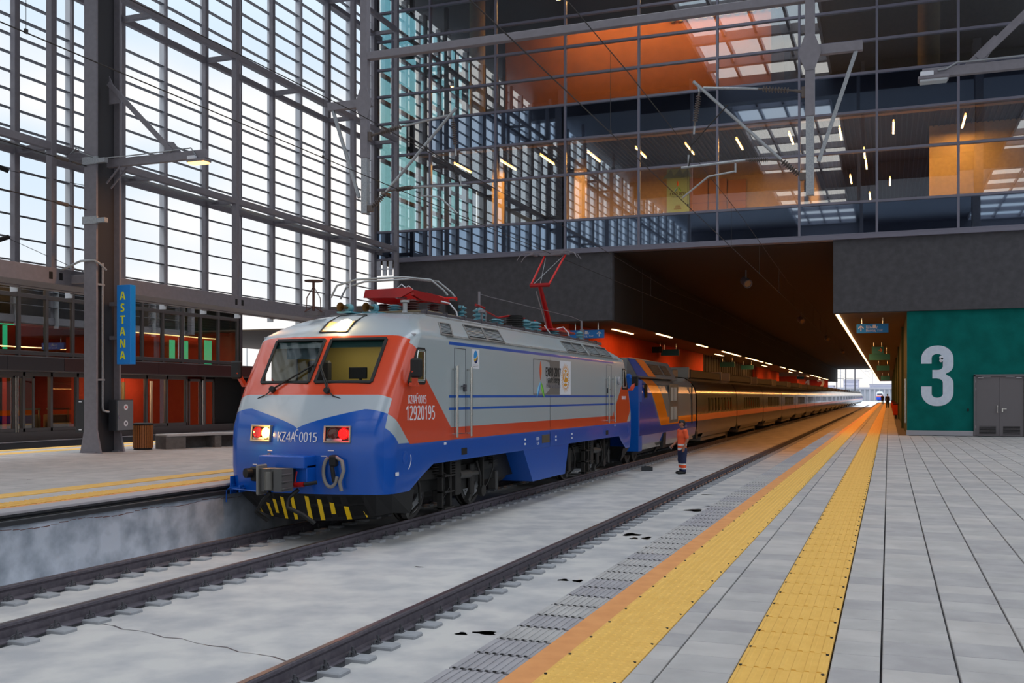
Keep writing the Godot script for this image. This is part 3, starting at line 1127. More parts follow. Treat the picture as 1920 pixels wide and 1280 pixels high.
func make_interior() -> void:
	var m := mb()
	var s := structure("floor_upper", "upper storey floors and slatted ceiling behind the glass", "floor")
	m.box(-22, 20, 7.56, 8.96, FD + 0.3, 64)
	obj("slab", m, mats.soffit, s)
	m = mb()
	m.box(-20.6, 20, 12.5, 13.9, FD + 0.2, 64)
	obj("slab", m, mats.ceiling_dark, s)
	m = mb()
	m.box(-20.6, 20, 12.36, 12.5, FD + 0.16, FD + 0.5)
	obj("ceiling_edge", m, mats.beige, s)
	var slat := mb()
	slat.box(-0.02, 0.02, 12.36, 12.48, FD + 0.5, 62)
	var at := []
	for i in 180:
		at.append(Transform3D(Basis(), Vector3(-20.5 + i * 0.2, 0, 0)))
	many("ceiling_slats", slat.mesh(), mats.black, at, s)
	m = mb()
	m.box(-22.2, 20, 20.6, 21.5, FD - 0.1, 64)
	obj("roof_slab", m, mats.ceiling_dark, s)
	s = structure("wall_upper", "beige and orange inner walls of the upper storeys", "wall")
	m = mb()
	m.box(-14.9, -3.4, 8.96, 12.4, 47.5, 47.8)
	obj("wall_panel", m, mats.beige, s)
	m = mb()
	m.box(-22, 20, 8.96, 12.4, 63, 63.3)
	m.box(-22, -21.8, 8.96, 20.6, 53, 63)
	m.box(-3.6, -3.3, 8.96, 12.4, 47.5, 63)
	obj("wall_panel", m, mats.beige, s)
	m = mb()
	m.box(1.55, 20, 8.96, 12.4, 43.9, 44.2)
	obj("wall_panel", m, mats.beige, s)
	m = mb()
	m.box(-17.6, -4.9, 13.9, 19.2, 46.0, 52)
	obj("wall_panel", m, mats.orange_hall, s)
	m = mb()
	m.box(-4.2, 20, 13.9, 20.6, 47.2, 47.5)
	m.box(-17.6, 20, 13.9, 20.6, 62, 62.3)
	obj("wall_panel", m, world_noise(mat("olive", Color.WHITE, 0.9), noise("olive", 0.03, 4, Color(0.30, 0.28, 0.23), Color(0.36, 0.33, 0.27)), 0.3), s)
	for k in [[-8.7, 0.75], [-7.6, 0.75], [-5.6, 0.7], [-13.8, 0.35]]:
		m = mb()
		m.box(k[0] - 0.42, k[0] + 0.42, 14.3, 14.6 + k[1], 45.95, 46.0, 0.01)
		obj("hatch", m, mat("hatch", Color(0.44, 0.40, 0.27), 0.7), s)
	for k in 14:
		m = mb()
		m.lathe(P(-9.3 + k * 0.36, 18.85, 46.0), Vector3(0, 0, 1), [Vector2(0.13, 0), Vector2(0.15, 0.1), Vector2(0.09, 0.14), Vector2(0, 0.1)], 12)
		obj("air_nozzle", m, mat("nozzle", Color(0.8, 0.72, 0.55), 0.5), s)
	var cols := structure("trim_1", "round columns standing behind the glass", "column")
	for k in [[-17.55, 42.3, 13.9, 20.6, 0.36], [-13.3, 44.5, 8.96, 12.4, 0.3], [-17.2, 44.0, 8.96, 12.4, 0.3], [1.5, 43.2, 13.9, 20.6, 0.42]]:
		m = mb()
		m.lathe(P(k[0], k[2], k[1]), Vector3.UP, [Vector2(k[4], 0), Vector2(k[4], k[3] - k[2])], 24)
		obj("column_shaft", m, mats.beige, cols)
	# things left in the upper hall
	var t := thing("poster", "pale teal standing poster with a three leaf emblem behind the glass", "poster", P(-9.35, 10.1, 47.35))
	m = mb()
	m.box(-9.9, -8.83, 9.6, 12.3, 47.4, 47.46)
	obj("board", m, mat("poster_teal", Color(0.55, 0.68, 0.58), 0.7), t)
	m = mb()
	for tri in [[-9.8, 0.5], [-9.35, 0.35], [-9.0, 0.5]]:
		m.prism(PackedVector2Array([Vector2(tri[0] - 0.3, 11.85), Vector2(tri[0] + 0.28, 11.85), Vector2(tri[0] + 0.1, 12.28)]), P(0, 0, 47.4), Vector3.RIGHT, Vector3.UP, Vector3(0, 0, 0.004))
	obj("print", m, mat("poster_blue", Color(0.42, 0.56, 0.56), 0.7), t)
	leaf_emblem(t, P(-9.37, 11.42, 47.39), 0.3, Vector3.RIGHT, Vector3.UP)
	text(t, "lettering", "EXPO 2017", 0.13, P(-9.37, 11.1, 47.39), Vector3.RIGHT, Vector3.UP, mats.dark, 0.004, 0.85, true)
	text(t, "lettering", "Future Energy", 0.08, P(-9.37, 10.96, 47.39), Vector3.RIGHT, Vector3.UP, mats.dark, 0.004, 0.85)
	m = mb()
	for k in 4:
		m.box(-9.55 + 0.03 * k, -9.2 - 0.02 * k, 10.36 + k * 0.06, 10.39 + k * 0.06, 47.39, 47.4)
	obj("print", m, mat("poster_brown", Color(0.4, 0.27, 0.13), 0.7), t)
	for k in 3:
		t = thing("cardboard_panel", "tall brown cardboard panel, %s along the beige wall beside the poster" % nth(k), "panel", P(-8.3 + k, 9.0, 47.4), "cardboard panels behind the glass")
		m = mb()
		m.box(-8.78 + k * 0.88, -7.94 + k * 0.88, 8.98, 11.75 - 0.1 * k, 47.34, 47.38, 0.01)
		obj("sheet", m, mat("cardboard", Color(0.52, 0.36, 0.21), 0.85), t)
		m = mb()
		m.box(-8.78 + k * 0.88, -7.94 + k * 0.88, 10.55, 10.58, 47.33, 47.34)
		obj("seam", m, mat("cardboard_seam", Color(0.4, 0.27, 0.15), 0.85), t)
	# lamps under the slatted ceiling
	var L := [[-18.48, 41.4], [-16.3, 41.6], [-14.28, 41.2], [-12.18, 41.4], [-10.07, 41.4], [-7.97, 41.5], [-5.85, 41.4], [-3.74, 41.2], [-1.81, 41.1], [0.18, 40.9], [2.71, 40.9], [-0.98, 45.0], [-0.95, 47.2], [-1.72, 50.3], [0.07, 51.5], [-0.92, 55.0]]
	for i in L.size():
		var where := "%s from the glass corner" % nth(i) if i < 11 else "%s in the deep row" % nth(i - 11)
		var d: float = L[i][1] + 0.4
		t = thing("tube_lamp", "lit tube lamp under the slatted ceiling behind glass, " + where, "lamp", P(L[i][0], 12.1, d + 1), "tube lamps of the upper storey")
		m = mb()
		m.box(L[i][0] - 0.028, L[i][0] + 0.028, 12.07, 12.13, d, d + 1.95, 0.012)
		obj("tube", m, mats.lamp_warm, t)
		m = mb()
		m.box(L[i][0] - 0.03, L[i][0] + 0.03, 12.13, 12.17, d, d + 1.95)
		m.box(L[i][0] - 0.008, L[i][0] + 0.008, 12.17, 12.4, d + 0.2, d + 0.22)
		m.box(L[i][0] - 0.008, L[i][0] + 0.008, 12.17, 12.4, d + 1.7, d + 1.72)
		obj("rail_body", m, mats.black, t)
		area_light("lamp_light", P(L[i][0], 12.04, d + 1), Vector3.DOWN, Vector2(0.07, 1.95), Vector3.RIGHT, WARM, 14.0, t)
	t = thing("strip_lamp", "long lit strip lamp over the orange wall behind the glass", "lamp", P(-10, 19.7, 44.5))
	m = mb()
	m.box(-14.5, -5.5, 19.98, 20.04, 44.4, 44.6)
	obj("tube", m, mats.lamp_warm, t)
	m = mb()
	m.box(-14.5, -5.5, 20.04, 20.6, 44.45, 44.55)
	obj("rail_body", m, mats.black, t)
	area_light("lamp_light", P(-10, 19.95, 44.5), Vector3(0, -1, 0), Vector2(9.0, 0.2), Vector3.RIGHT, Color(1, 0.75, 0.45), 42.0, t)
	for k in [[-18.9, 42.5, 15.8], [-20.0, 42.5, 16.9]]:
		t = thing("spot_lamp", "small spot lamp on the dark beam inside the glass corner, " + ("lower" if k[2] < 16 else "upper") + " of the two", "lamp", P(k[0], k[2], k[1]))
		m = mb()
		m.lathe(P(k[0], k[2], k[1]), Vector3.UP, [Vector2(0.0, 0.0), Vector2(0.09, 0.0), Vector2(0.1, 0.05), Vector2(0.1, 0.3), Vector2(0, 0.3)], 12)
		m.box(k[0] - 0.02, k[0] + 0.02, k[2] + 0.3, k[2] + 0.5, k[1] - 0.02, k[1] + 0.02)
		m.box(k[0] - 1.6, k[0] + 0.5, k[2] + 0.45, k[2] + 0.6, k[1] - 0.1, k[1] + 0.1)
		obj("housing", m, mats.black, t)
		m = mb()
		m.lathe(P(k[0], k[2] - 0.012, k[1]), Vector3.UP, [Vector2(0, 0), Vector2(0.075, 0.0), Vector2(0.075, 0.012)], 12)
		obj("lens", m, mats.lamp_warm, t)
		area_light("lamp_light", P(k[0], k[2] - 0.03, k[1]), Vector3.DOWN, Vector2(0.1, 0.1), Vector3.RIGHT, WARM, 3.0, t)


func leaf_emblem(parent: Node, at: Vector3, size: float, right: Vector3, up: Vector3) -> void:
	var front := right.cross(up).normalized()
	var cols := [Color(0.85, 0.28, 0.12), Color(0.15, 0.5, 0.8), Color(0.3, 0.65, 0.15)]
	var cols2 := [Color(0.93, 0.5, 0.15), Color(0.55, 0.8, 0.93), Color(0.55, 0.82, 0.3)]
	var names3 := ["red", "blue", "green"]
	for k in 3:
		var a := deg_to_rad([90.0, 235.0, 305.0][k])
		var u := (right * cos(a) + up * sin(a))
		var w := (right * -sin(a) + up * cos(a))
		for h in 2:
			var m := mb()
			var poly := PackedVector2Array()
			for i in 11:
				var q := i / 10.0
				poly.append(Vector2(0.04 + q * 0.96, sin(q * PI) * 0.15 * (1.0 if h == 0 else -1.0)) * size)
			m.prism(poly, at, u, w, front * 0.005)
			obj("leaf", m, mat("leaf_%s_%d" % [names3[k], h], cols[k] if h == 0 else cols2[k], 0.5), parent)


func make_tunnel() -> void:
	var m := mb()
	var s := structure("trim_2", "grey rendered beam over the second platform, cut off at the tracks", "beam")
	m.box(-21.15, -10.87, 4.68, 7.56, FD - 0.02, FD + 0.6, 0.01)
	m.box(-13.0, -10.87, 4.72, 7.56, FD + 0.5, 240)
	obj("beam_body", m, mats.stucco, s)
	s = structure("trim_3", "grey rendered beam over the third platform above the teal wall", "beam")
	m = mb()
	m.box(-2.02, 20, 4.72, 7.56, FD - 0.02, FD + 0.6, 0.01)
	m.box(-2.02, 1.2, 4.76, 7.56, FD + 0.5, 235)
	obj("beam_body", m, mats.stucco, s)
	s = structure("ceiling_tunnel", "dark ceiling over the tracks and brown soffits over the platforms", "ceiling")
	m = mb()
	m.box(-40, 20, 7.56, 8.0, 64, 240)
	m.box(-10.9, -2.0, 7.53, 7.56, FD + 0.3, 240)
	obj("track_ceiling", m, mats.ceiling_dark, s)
	m = mb()
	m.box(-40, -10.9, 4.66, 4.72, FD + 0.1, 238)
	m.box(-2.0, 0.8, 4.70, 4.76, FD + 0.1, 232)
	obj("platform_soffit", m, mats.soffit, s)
	m = mb()
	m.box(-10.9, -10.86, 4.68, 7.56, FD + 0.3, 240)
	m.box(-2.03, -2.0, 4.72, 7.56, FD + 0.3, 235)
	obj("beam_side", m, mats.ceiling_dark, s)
	for k in [46.4, 70.0, 100.0, 140.0]:
		m = mb()
		m.box(-10.858, -10.85, 4.68, 7.53, k, k + 0.06)
		obj("joint", m, mats.stucco, s)
	# teal wall with its door
	s = structure("wall_teal", "teal rendered wall with a large white numeral", "wall")
	m = mb()
	m.box(0.66, 20, 0, 4.72, FD + 0.1, FD + 0.5)
	obj("wall_surface", m, mats.teal, s)
	m = mb()
	m.box(0.63, 2.97, 0.0, 0.19, FD + 0.03, FD + 0.2, 0.01)
	obj("plinth", m, mats.granite, s)
	m = mb()
	m.box(0.66, 1.2, 0, 4.72, FD + 0.3, 232)
	obj("side_wall", m, mats.green_dark, s)
	for k in 9:
		m = mb()
		m.box(0.56, 0.7, 0, 4.7, 50.0 + k * 20.0, 50.5 + k * 20.0)
		obj("pilaster", m, mats.green_dark, s)
	m = mb()
	for k in [44.0, 52.0]:
		m.box(0.62, 0.66, 0.4, 2.2, k, k + 0.3)
	obj("door_trim", m, mats.steel_bright, s)
	# the numeral
	m = mb()
	var o3 := P(1.72, 1.12, FD + 0.1)
	m.prism(numeral_three(), o3, Vector3.RIGHT, Vector3.UP, Vector3(0, 0, 0.012))
	obj("numeral", m, world_noise(mat("numeral", Color.WHITE, 0.8), noise("num", 0.02, 3, Color(0.76, 0.80, 0.86), Color(0.82, 0.85, 0.90)), 0.5), s)
	var t := thing("wall_camera", "small white camera mounted on the white numeral of the teal wall", "camera", P(1.86, 2.95, FD + 0.1))
	m = mb()
	m.lathe(P(1.86, 2.95, FD + 0.1), Vector3(0, 0, 1), [Vector2(0.07, 0), Vector2(0.07, 0.05), Vector2(0, 0.05)], 14)
	m.lathe(P(1.86, 2.85, FD - 0.02), Vector3(-0.2, -0.3, 1), [Vector2(0.0, -0.1), Vector2(0.06, -0.1), Vector2(0.06, 0.1), Vector2(0, 0.1)], 14)
	obj("housing", m, mats.white, t)
	m = mb()
	m.lathe(P(1.87, 2.89, FD - 0.08), Vector3(0.4, 0.4, 1), [Vector2(0.045, 0), Vector2(0.045, 0.03), Vector2(0, 0.03)], 12)
	obj("lens", m, mats.black, t)
	t = thing("wall_socket", "small black socket on the teal wall beside the grey door", "socket", P(2.78, 0.95, FD + 0.1))
	m = mb()
	m.box(2.75, 2.81, 0.93, 1.03, FD + 0.06, FD + 0.1, 0.01)
	obj("plate", m, mats.black, t)
	make_door()
	# orange cores on the second platform
	s = structure("wall_orange", "orange walls standing on the second platform under the soffit", "wall")
	m = mb()
	m.box(-26, -13.1, 0, 4.68, FD + 1.0, 76)
	obj("wall_block", m, mats.orange_wall, s)
	for k in [[111, 124], [124.2, 139], [168, 185], [205, 225]]:
		m = mb()
		m.box(-26, -13.3 - (0.5 if k[0] > 124 else 0.0), 0, 4.68, k[0], k[1])
		obj("wall_block", m, mats.orange_wall, s)
	m = mb()
	for k in 26:
		m.box(-13.25, -13.2, 0, 4.68, 76.5 + k * 1.3, 76.56 + k * 1.3)
	m.box(-13.9, -13.85, 0, 4.68, 76, 111)
	obj("glazing_bars", m, mats.black, s)
	make_tunnel_lights()
	make_hanging_signs()
	make_far_end()


func numeral_three() -> PackedVector2Array:
	# a condensed bold three, 1.1 wide and 2.28 high, centred on x 0
	var w := 0.56
	var st := 0.335
	var h := 2.28
	var q := PackedVector2Array()
	var arc := func(cx: float, cy: float, rx: float, ry: float, a0: float, a1: float, steps: int) -> void:
		for i in steps + 1:
			var a := deg_to_rad(lerpf(a0, a1, float(i) / steps))
			q.append(Vector2(cx + rx * cos(a), cy + ry * sin(a)))
	# outside, from the lower left tip anticlockwise
	q.append(Vector2(-w, 0.74))
	arc.call(-0.04, 0.52, w - 0.04, 0.52, 180, 270, 8)
	arc.call(0.04, 0.52, w - 0.04, 0.52, 270, 360, 8)
	arc.call(0.18, 0.86, w - 0.18, 0.33, 0, 70, 6)
	arc.call(0.18, 1.54, w - 0.18, 0.33, -70, 0, 6)
	arc.call(0.04, h - 0.5, w - 0.04, 0.5, 0, 90, 8)
	arc.call(-0.04, h - 0.5, w - 0.04, 0.5, 90, 180, 8)
	q.append(Vector2(-w, 1.6))
	# inside, back down
	q.append(Vector2(-w + st + 0.03, 1.6))
	arc.call(0.0, h - 0.46, w - st - 0.03, 0.145, 180, 0, 8)
	arc.call(0.02, 1.5, w - st - 0.05, 0.14, 0, -90, 6)
	q.append(Vector2(-0.17, 1.36))
	q.append(Vector2(-0.17, 1.04))
	q.append(Vector2(0.0, 1.04))
	arc.call(0.02, 0.88, w - st - 0.05, 0.15, 90, 0, 6)
	arc.call(0.0, 0.45, w - st - 0.03, 0.14, 0, -180, 8)
	q.append(Vector2(-w + st + 0.03, 0.74))
	return q


func make_door() -> void:
	var s := structure("door_1", "grey steel double door with louvred vents in the teal wall", "door")
	var m := mb()
	var x0 := 2.97
	var x1 := 4.71
	m.box(x0, x0 + 0.07, 0, 2.28, FD + 0.0, FD + 0.2, 0.006)
	m.box(x1 - 0.07, x1, 0, 2.28, FD + 0.0, FD + 0.2, 0.006)
	m.box(x0, x1, 2.22, 2.30, FD + 0.0, FD + 0.2, 0.006)
	obj("door_frame", m, mats.door_grey, s)
	for k in 2:
		var a := 3.04 + k * 0.802
		m = mb()
		m.box(a, a + 0.798, 0.01, 2.22, FD + 0.04, FD + 0.1, 0.004)
		var leaf := obj("door_leaf", m, mats.door_grey, s)
		m = mb()
		m.box(a + 0.12, a + 0.68, 0.10, 0.38, FD + 0.03, FD + 0.042)
		obj("vent_recess", m, mats.black, leaf)
		for i in 6:
			m = mb()
			m.obox(P(a + 0.4, 0.125 + i * 0.047, FD + 0.028), Basis(Vector3.RIGHT, 0.6), Vector3(0.56, 0.004, 0.035))
			obj("vent_slat", m, mats.door_grey, leaf)
		m = mb()
		m.box(a + (0.08 if k == 0 else 0.55), a + (0.26 if k == 0 else 0.73), 2.15, 2.19, FD + 0.0, FD + 0.04, 0.006)
		m.bar(P(a + 0.2, 2.2, FD + 0.0), P(a + 0.5, 2.2, FD + 0.02), 0.02, 0.015)
		obj("door_closer", m, mats.granite, leaf)
	m = mb()
	m.tube([P(3.77, 0.88, FD - 0.02), P(3.77, 1.15, FD - 0.02)], 0.018, 8)
	m.box(3.76, 3.78, 0.9, 0.92, FD - 0.02, FD + 0.04)
	m.box(3.76, 3.78, 1.11, 1.13, FD - 0.02, FD + 0.04)
	obj("pull_handle", m, mats.steel_bright, s)
	m = mb()
	m.box(3.91, 3.96, 0.9, 1.05, FD + 0.02, FD + 0.04, 0.004)
	m.bar(P(3.93, 1.02, FD - 0.02), P(4.07, 1.02, FD - 0.02), 0.022, 0.022)
	obj("lever_handle", m, mats.steel_bright, s)
	for y in [0.3, 1.7, 2.0]:
		m = mb()
		m.tube([P(3.035, y, FD + 0.01), P(3.035, y + 0.1, FD + 0.01)], 0.014, 6)
		obj("hinge", m, mats.granite, s)


func make_tunnel_lights() -> void:
	var c := Color(1.0, 0.64, 0.32)
	var k := 0
	var d := 41.35
	while d < 228.0:
		var l := 8.1
		var t := thing("strip_lamp", "lit strip lamp along the soffit of the third platform, %s from the beam" % nth(k), "strip lamp", P(-1.88, 4.7, d + l / 2), "strip lamps over the third platform")
		var m := mb()
		m.box(-1.94, -1.82, 4.665, 4.7, d, d + l, 0.006)
		obj("diffuser", m, mats.lamp, t)
		area_light("lamp_light", P(-1.88, 4.65, d + l / 2), Vector3.DOWN, Vector2(0.12, l), Vector3.RIGHT, c, 13.0, t)
		d += l + (0.12 if k % 2 == 0 else 1.0)
		k += 1
	k = 0
	for q in [[50.1, 53.7], [61.4, 65.0], [71.5, 80.6], [84, 92.1], [93.1, 95.5], [98, 103.0], [112, 117], [122, 131], [137, 141], [156, 163], [166, 173], [176, 183], [186, 193], [196, 203]]:
		var t := thing("strip_lamp", "lit strip lamp along the soffit edge above the silver coaches, %s from the beam" % nth(k), "strip lamp", P(-10.95, 4.66, (q[0] + q[1]) / 2), "strip lamps over the second platform")
		var m := mb()
		m.box(-11.02, -10.9, 4.62, 4.66, q[0], q[1], 0.006)
		obj("diffuser", m, mats.lamp, t)
		area_light("lamp_light", P(-10.95, 4.6, (q[0] + q[1]) / 2), Vector3.DOWN, Vector2(0.12, q[1] - q[0]), Vector3.RIGHT, c, 1.6 * (q[1] - q[0]), t)
		k += 1
	# a second row deeper over the platform lights the orange walls
	for i in 6:
		var dd := 46.0 + i * 30.0
		var t := thing("strip_lamp", "strip lamp in the soffit beside the orange walls, %s from the beam" % nth(i), "strip lamp", P(-12.2, 4.66, dd), "strip lamps beside the orange walls")
		var m := mb()
		m.box(-12.26, -12.14, 4.63, 4.66, dd, dd + 4.0, 0.006)
		obj("diffuser", m, mats.lamp, t)
		area_light("lamp_light", P(-12.2, 4.6, dd + 2), Vector3.DOWN, Vector2(0.12, 4), Vector3.RIGHT, c, 3.0, t)
	for q in [[-6.4, 49.0, 7.5], [-5.9, 75.0, 7.5], [-5.5, 100.0, 7.5], [-5.3, 130.0, 7.5]]:
		var i := int(q[1])
		var t := thing("ceiling_spotlight", "round spotlight hanging from the dark tunnel ceiling, %s from the front" % nth([49, 75, 100, 130].find(i)), "spotlight", P(q[0], q[2], q[1]), "spotlights of the tunnel ceiling")
		var m := mb()
		m.lathe(P(q[0], q[2] - 0.55, q[1]), Vector3(0.5, -0.45, 0.75), [Vector2(0, -0.25), Vector2(0.2, -0.25), Vector2(0.22, 0.25), Vector2(0.17, 0.25), Vector2(0.16, 0.1)], 16)
		m.box(q[0] - 0.03, q[0] + 0.03, q[2] - 0.5, q[2] + 0.04, q[1] - 0.03, q[1] + 0.03)
		obj("housing", m, mats.steel, t)
		m = mb()
		m.lathe(P(q[0], q[2] - 0.55, q[1]), Vector3(0.5, -0.45, 0.75), [Vector2(0.17, 0.2), Vector2(0, 0.2)], 16)
		obj("lens", m, mat("spot_lens", Color(0.75, 0.6, 0.45), 0.3), t)


func make_hanging_signs() -> void:
	var lab := [["blue hanging direction sign with an up arrow by the teal wall", -1.23, 0.0, 4.08, 4.45, 43.6, true], ["small dim teal hanging sign with an orange arrow to the side", -0.93, -0.25, 4.0, 4.42, 63.4, true], ["dim teal hanging sign behind the small arrow sign", -1.2, 0.1, 3.85, 4.25, 70.0, false], ["dim teal hanging sign further down the third platform", -1.0, 0.1, 3.8, 4.25, 97.0, false], ["farthest dim hanging sign over the third platform", -1.0, 0.2, 3.7, 4.3, 150.0, false], ["blue hanging direction sign behind the raised pantograph", -13.05, -11.5, 4.0, 4.36, 41.9, true], ["dim teal hanging sign above the blue coach end", -13.0, -11.9, 3.95, 4.33, 60.5, false], ["dark panel hanging beside the teal sign above the coaches", -13.3, -12.5, 4.05, 4.4, 58.5, false], ["dim teal hanging sign in front of the glazed gap, nearer one", -13.1, -11.9, 3.9, 4.3, 84.0, false], ["dim teal hanging sign in front of the glazed gap, farther one", -12.6, -11.5, 3.9, 4.3, 93.0, false], ["dim hanging sign near the far orange walls", -12.4, -11.4, 3.9, 4.3, 150.0, false]]
	for k in lab.size():
		var q: Array = lab[k]
		var cx: float = (q[1] + q[2]) / 2
		var t := thing("hanging_sign", q[0], "sign", P(cx, q[3], q[5]), "hanging platform signs")
		var m := mb()
		m.box(q[1], q[2], q[3], q[4], q[5], q[5] + 0.14, 0.01)
		var blue: bool = k == 0 or k == 5
		obj("panel", m, mats.blue_sign if blue else (mats.dark if k == 7 else mat("sign_teal", Color(0.12, 0.46, 0.52), 0.5)), t)
		for sx in [q[1] + (q[2] - q[1]) * 0.17, q[1] + (q[2] - q[1]) * 0.83]:
			m = mb()
			m.tube([P(sx, q[4] - 0.02, q[5] + 0.07), P(sx, 4.71, q[5] + 0.07)], 0.025, 8)
			obj("hanger", m, mats.steel_bright, t)
		if q[6]:
			var f: float = q[5] - 0.004
			var am: Material = mats.white if blue else mat("arrow_orange", Color(0.85, 0.45, 0.2), 0.5)
			var ax: float = q[1] + 0.17 if k == 0 else (q[2] - 0.2)
			var turn: float = 0.0 if k != 1 else -PI / 2
			m = mb()
			var b := Basis(Vector3(0, 0, 1), turn)
			var c := P(ax, (q[3] + q[4]) / 2, f)
			m.obox(c + b * Vector3(0, -0.01, 0), b, Vector3(0.035, 0.2, 0.01))
			m.obox(c + b * Vector3(-0.045, 0.055, 0), b * Basis(Vector3(0, 0, 1), -0.75), Vector3(0.035, 0.16, 0.01))
			m.obox(c + b * Vector3(0.045, 0.055, 0), b * Basis(Vector3(0, 0, 1), 0.75), Vector3(0.035, 0.16, 0.01))
			obj("arrow", m, am, t)
			if blue:
				var tx: float = q[1] + 0.36 if k == 0 else q[1] + 0.45
				text(t, "lettering", "Шығу", 0.11, P(tx, q[4] - 0.13, f), Vector3.RIGHT, Vector3.UP, mats.white, 0.006, 1.0, false, HORIZONTAL_ALIGNMENT_LEFT)
				text(t, "lettering", "Выход  Exit", 0.09, P(tx, q[4] - 0.27, f), Vector3.RIGHT, Vector3.UP, mats.white, 0.006, 1.0, false, HORIZONTAL_ALIGNMENT_LEFT)
	for k in 4:
		var t := thing("wall_bin", "small orange bin hung on the green side wall, %s along the platform" % nth(k), "bin", P(0.4, 0, 70.0 + k * 18), "orange bins along the side wall")
		var m := mb()
		m.box(0.28, 0.6, 0.25, 0.95, 70.0 + k * 18, 70.5 + k * 18, 0.04)
		obj("body", m, mats.orange_wall, t)
		m = mb()
		m.box(0.26, 0.6, 0.95, 1.0, 69.98 + k * 18, 70.52 + k * 18, 0.01)
		obj("lid", m, mats.dark, t)
		m = mb()
		m.box(0.4, 0.5, 0.0, 0.26, 70.2 + k * 18, 70.3 + k * 18)
		obj("post", m, mats.dark, t)
	var t := thing("platform_number_board", "red board with the white numerals one and two over the train roofs", "sign", P(-12.6, 2.0, 200))
	var m := mb()
	m.box(-15.2, -11.0, 0.0, 4.6, 204.0, 204.3)
	obj("panel", m, mat("board_red", Color(0.62, 0.14, 0.11), 0.7), t)
	text(t, "numeral", "1", 2.0, P(-14.8, 3.6, 203.98), Vector3.RIGHT, Vector3.UP, mats.white, 0.02, 0.9, true)
	text(t, "numeral", "2", 2.4, P(-12.4, 3.5, 203.98), Vector3.RIGHT, Vector3.UP, mats.white, 0.02, 0.9, true)


func make_far_end() -> void:
	var s := structure("wall_outside", "pale ribbed retaining wall closing the view past the tunnel", "retaining wall")
	var m := mb()
	m.box(-80, 30, -1.4, 5.6, 585, 587)
	obj("wall_surface", m, mats.fin, s)
	m = mb()
	for i in 44:
		m.box(-80 + i * 2.5, -79.2 + i * 2.5, -1.4, 5.2, 583.6, 585)
	m.box(-80, 30, 5.2, 6.2, 583.4, 587)
	obj("ribs", m, mats.granite, s)
	var haze := mat("distant_building", Color(0.72, 0.70, 0.74), 0.9)
	var names_b := ["pale distant tower block beyond the retaining wall", "low pale distant building beyond the retaining wall", "wide pale distant building close to the tunnel edge"]
	var k := 0
	for q in [[-36, -24, 15, 14], [-70, -44, 10, 8], [-15, 12, 11, 9]]:
		var t := thing("distant_building", names_b[k], "building", P((q[0] + q[1]) / 2.0, -1.4, 900))
		m = mb()
		m.box(q[0], q[1], -1.4, q[2], 900, 930)
		var body := obj("wall", m, haze, t)
		for r in 4:
			m = mb()
			m.box(q[0] + 0.5, q[1] - 0.5, q[2] - 2.2 - r * 3.0, q[2] - 1.2 - r * 3.0, 899.8, 900)
			obj("window_row", m, mat("distant_window", Color(0.58, 0.58, 0.64), 0.5), body)
		m = mb()
		m.box(q[0] - 0.4, q[1] + 0.4, q[2], q[2] + 0.6, 899.5, 930)
		obj("roof", m, mats.granite, t)
		k += 1
	for q in [[-36.0, 19.0], [-12.0, 17.0], [12.0, 18.0]]:
		var t := thing("tower_crane", "thin distant tower crane beyond the tunnel, %s from the tower block" % nth([-36.0, -12.0, 12.0].find(q[0])), "crane", P(q[0], -1.4, 850), "distant cranes")
		m = mb()
		m.bar(P(q[0], -1.4, 850), P(q[0], q[1] + 6, 850), 0.4, 0.4)
		obj("mast", m, mats.granite, t)
		m = mb()
		m.bar(P(q[0] - 6, q[1] + 4, 850), P(q[0] + 16, q[1] + 7, 850), 0.3, 0.3)
		obj("jib", m, mats.granite, t)
	var poles := [[-13.4, 10.0], [-11.0, 9.0], [-9.0, 9.0]]
	for i in 3:
		var t := thing("catenary_mast", "slim catenary mast outside the far tunnel mouth, %s from the red board" % nth(i), "mast", P(-15.2 + i * 2.7, BED, 330), "masts outside the tunnel")
		m = mb()
		m.bar(P(-15.2 + i * 2.7, -1.4, 330), P(-15.2 + i * 2.7, 10.5, 330), 0.35, 0.35)
		obj("mast", m, mats.steel_dark, t)
		m = mb()
		m.bar(P(-15.2 + i * 2.7, 7.0, 330), P(-13.0 + i * 2.7, 7.0, 330), 0.15, 0.2)
		obj("bracket_arm", m, mats.steel_dark, t)
	# locomotive standing far down the line
	var t := thing("distant_locomotive", "small white, red and blue locomotive standing far beyond the tunnel", "locomotive", P(-3.98, RAIL, 515))
	m = mb()
	m.prism(PackedVector2Array([Vector2(-1.5, 0.9), Vector2(1.5, 0.9), Vector2(1.5, 3.6), Vector2(1.1, 4.3), Vector2(-1.1, 4.3), Vector2(-1.5, 3.6)]), P(-3.98, RAIL, 515), Vector3.RIGHT, Vector3.UP, Vector3(0, 0, -17))
	obj("body", m, mats.white, t)
	m = mb()
	m.box(-5.5, -2.46, RAIL + 0.3, RAIL + 1.7, 514.7, 532, 0.1)
	obj("lower_body", m, mat("far_blue", Color(0.05, 0.25, 0.7), 0.4), t)
	m = mb()
	m.box(-5.5, -2.46, RAIL + 1.9, RAIL + 2.25, 514.8, 532, 0.05)
	obj("stripe", m, mat("far_red", Color(0.85, 0.3, 0.2), 0.4), t)
	m = mb()
	m.box(-5.2, -2.76, RAIL + 2.5, RAIL + 3.4, 514.9, 515.1, 0.1)
	obj("windscreen", m, mats.steel_dark, t)
	m = mb()
	m.box(-5.0, -2.96, RAIL, RAIL + 0.4, 515.2, 531)
	obj("bogies", m, mats.black, t)

const CX := -9.03
const LF := 14.06
const LR := 30.94
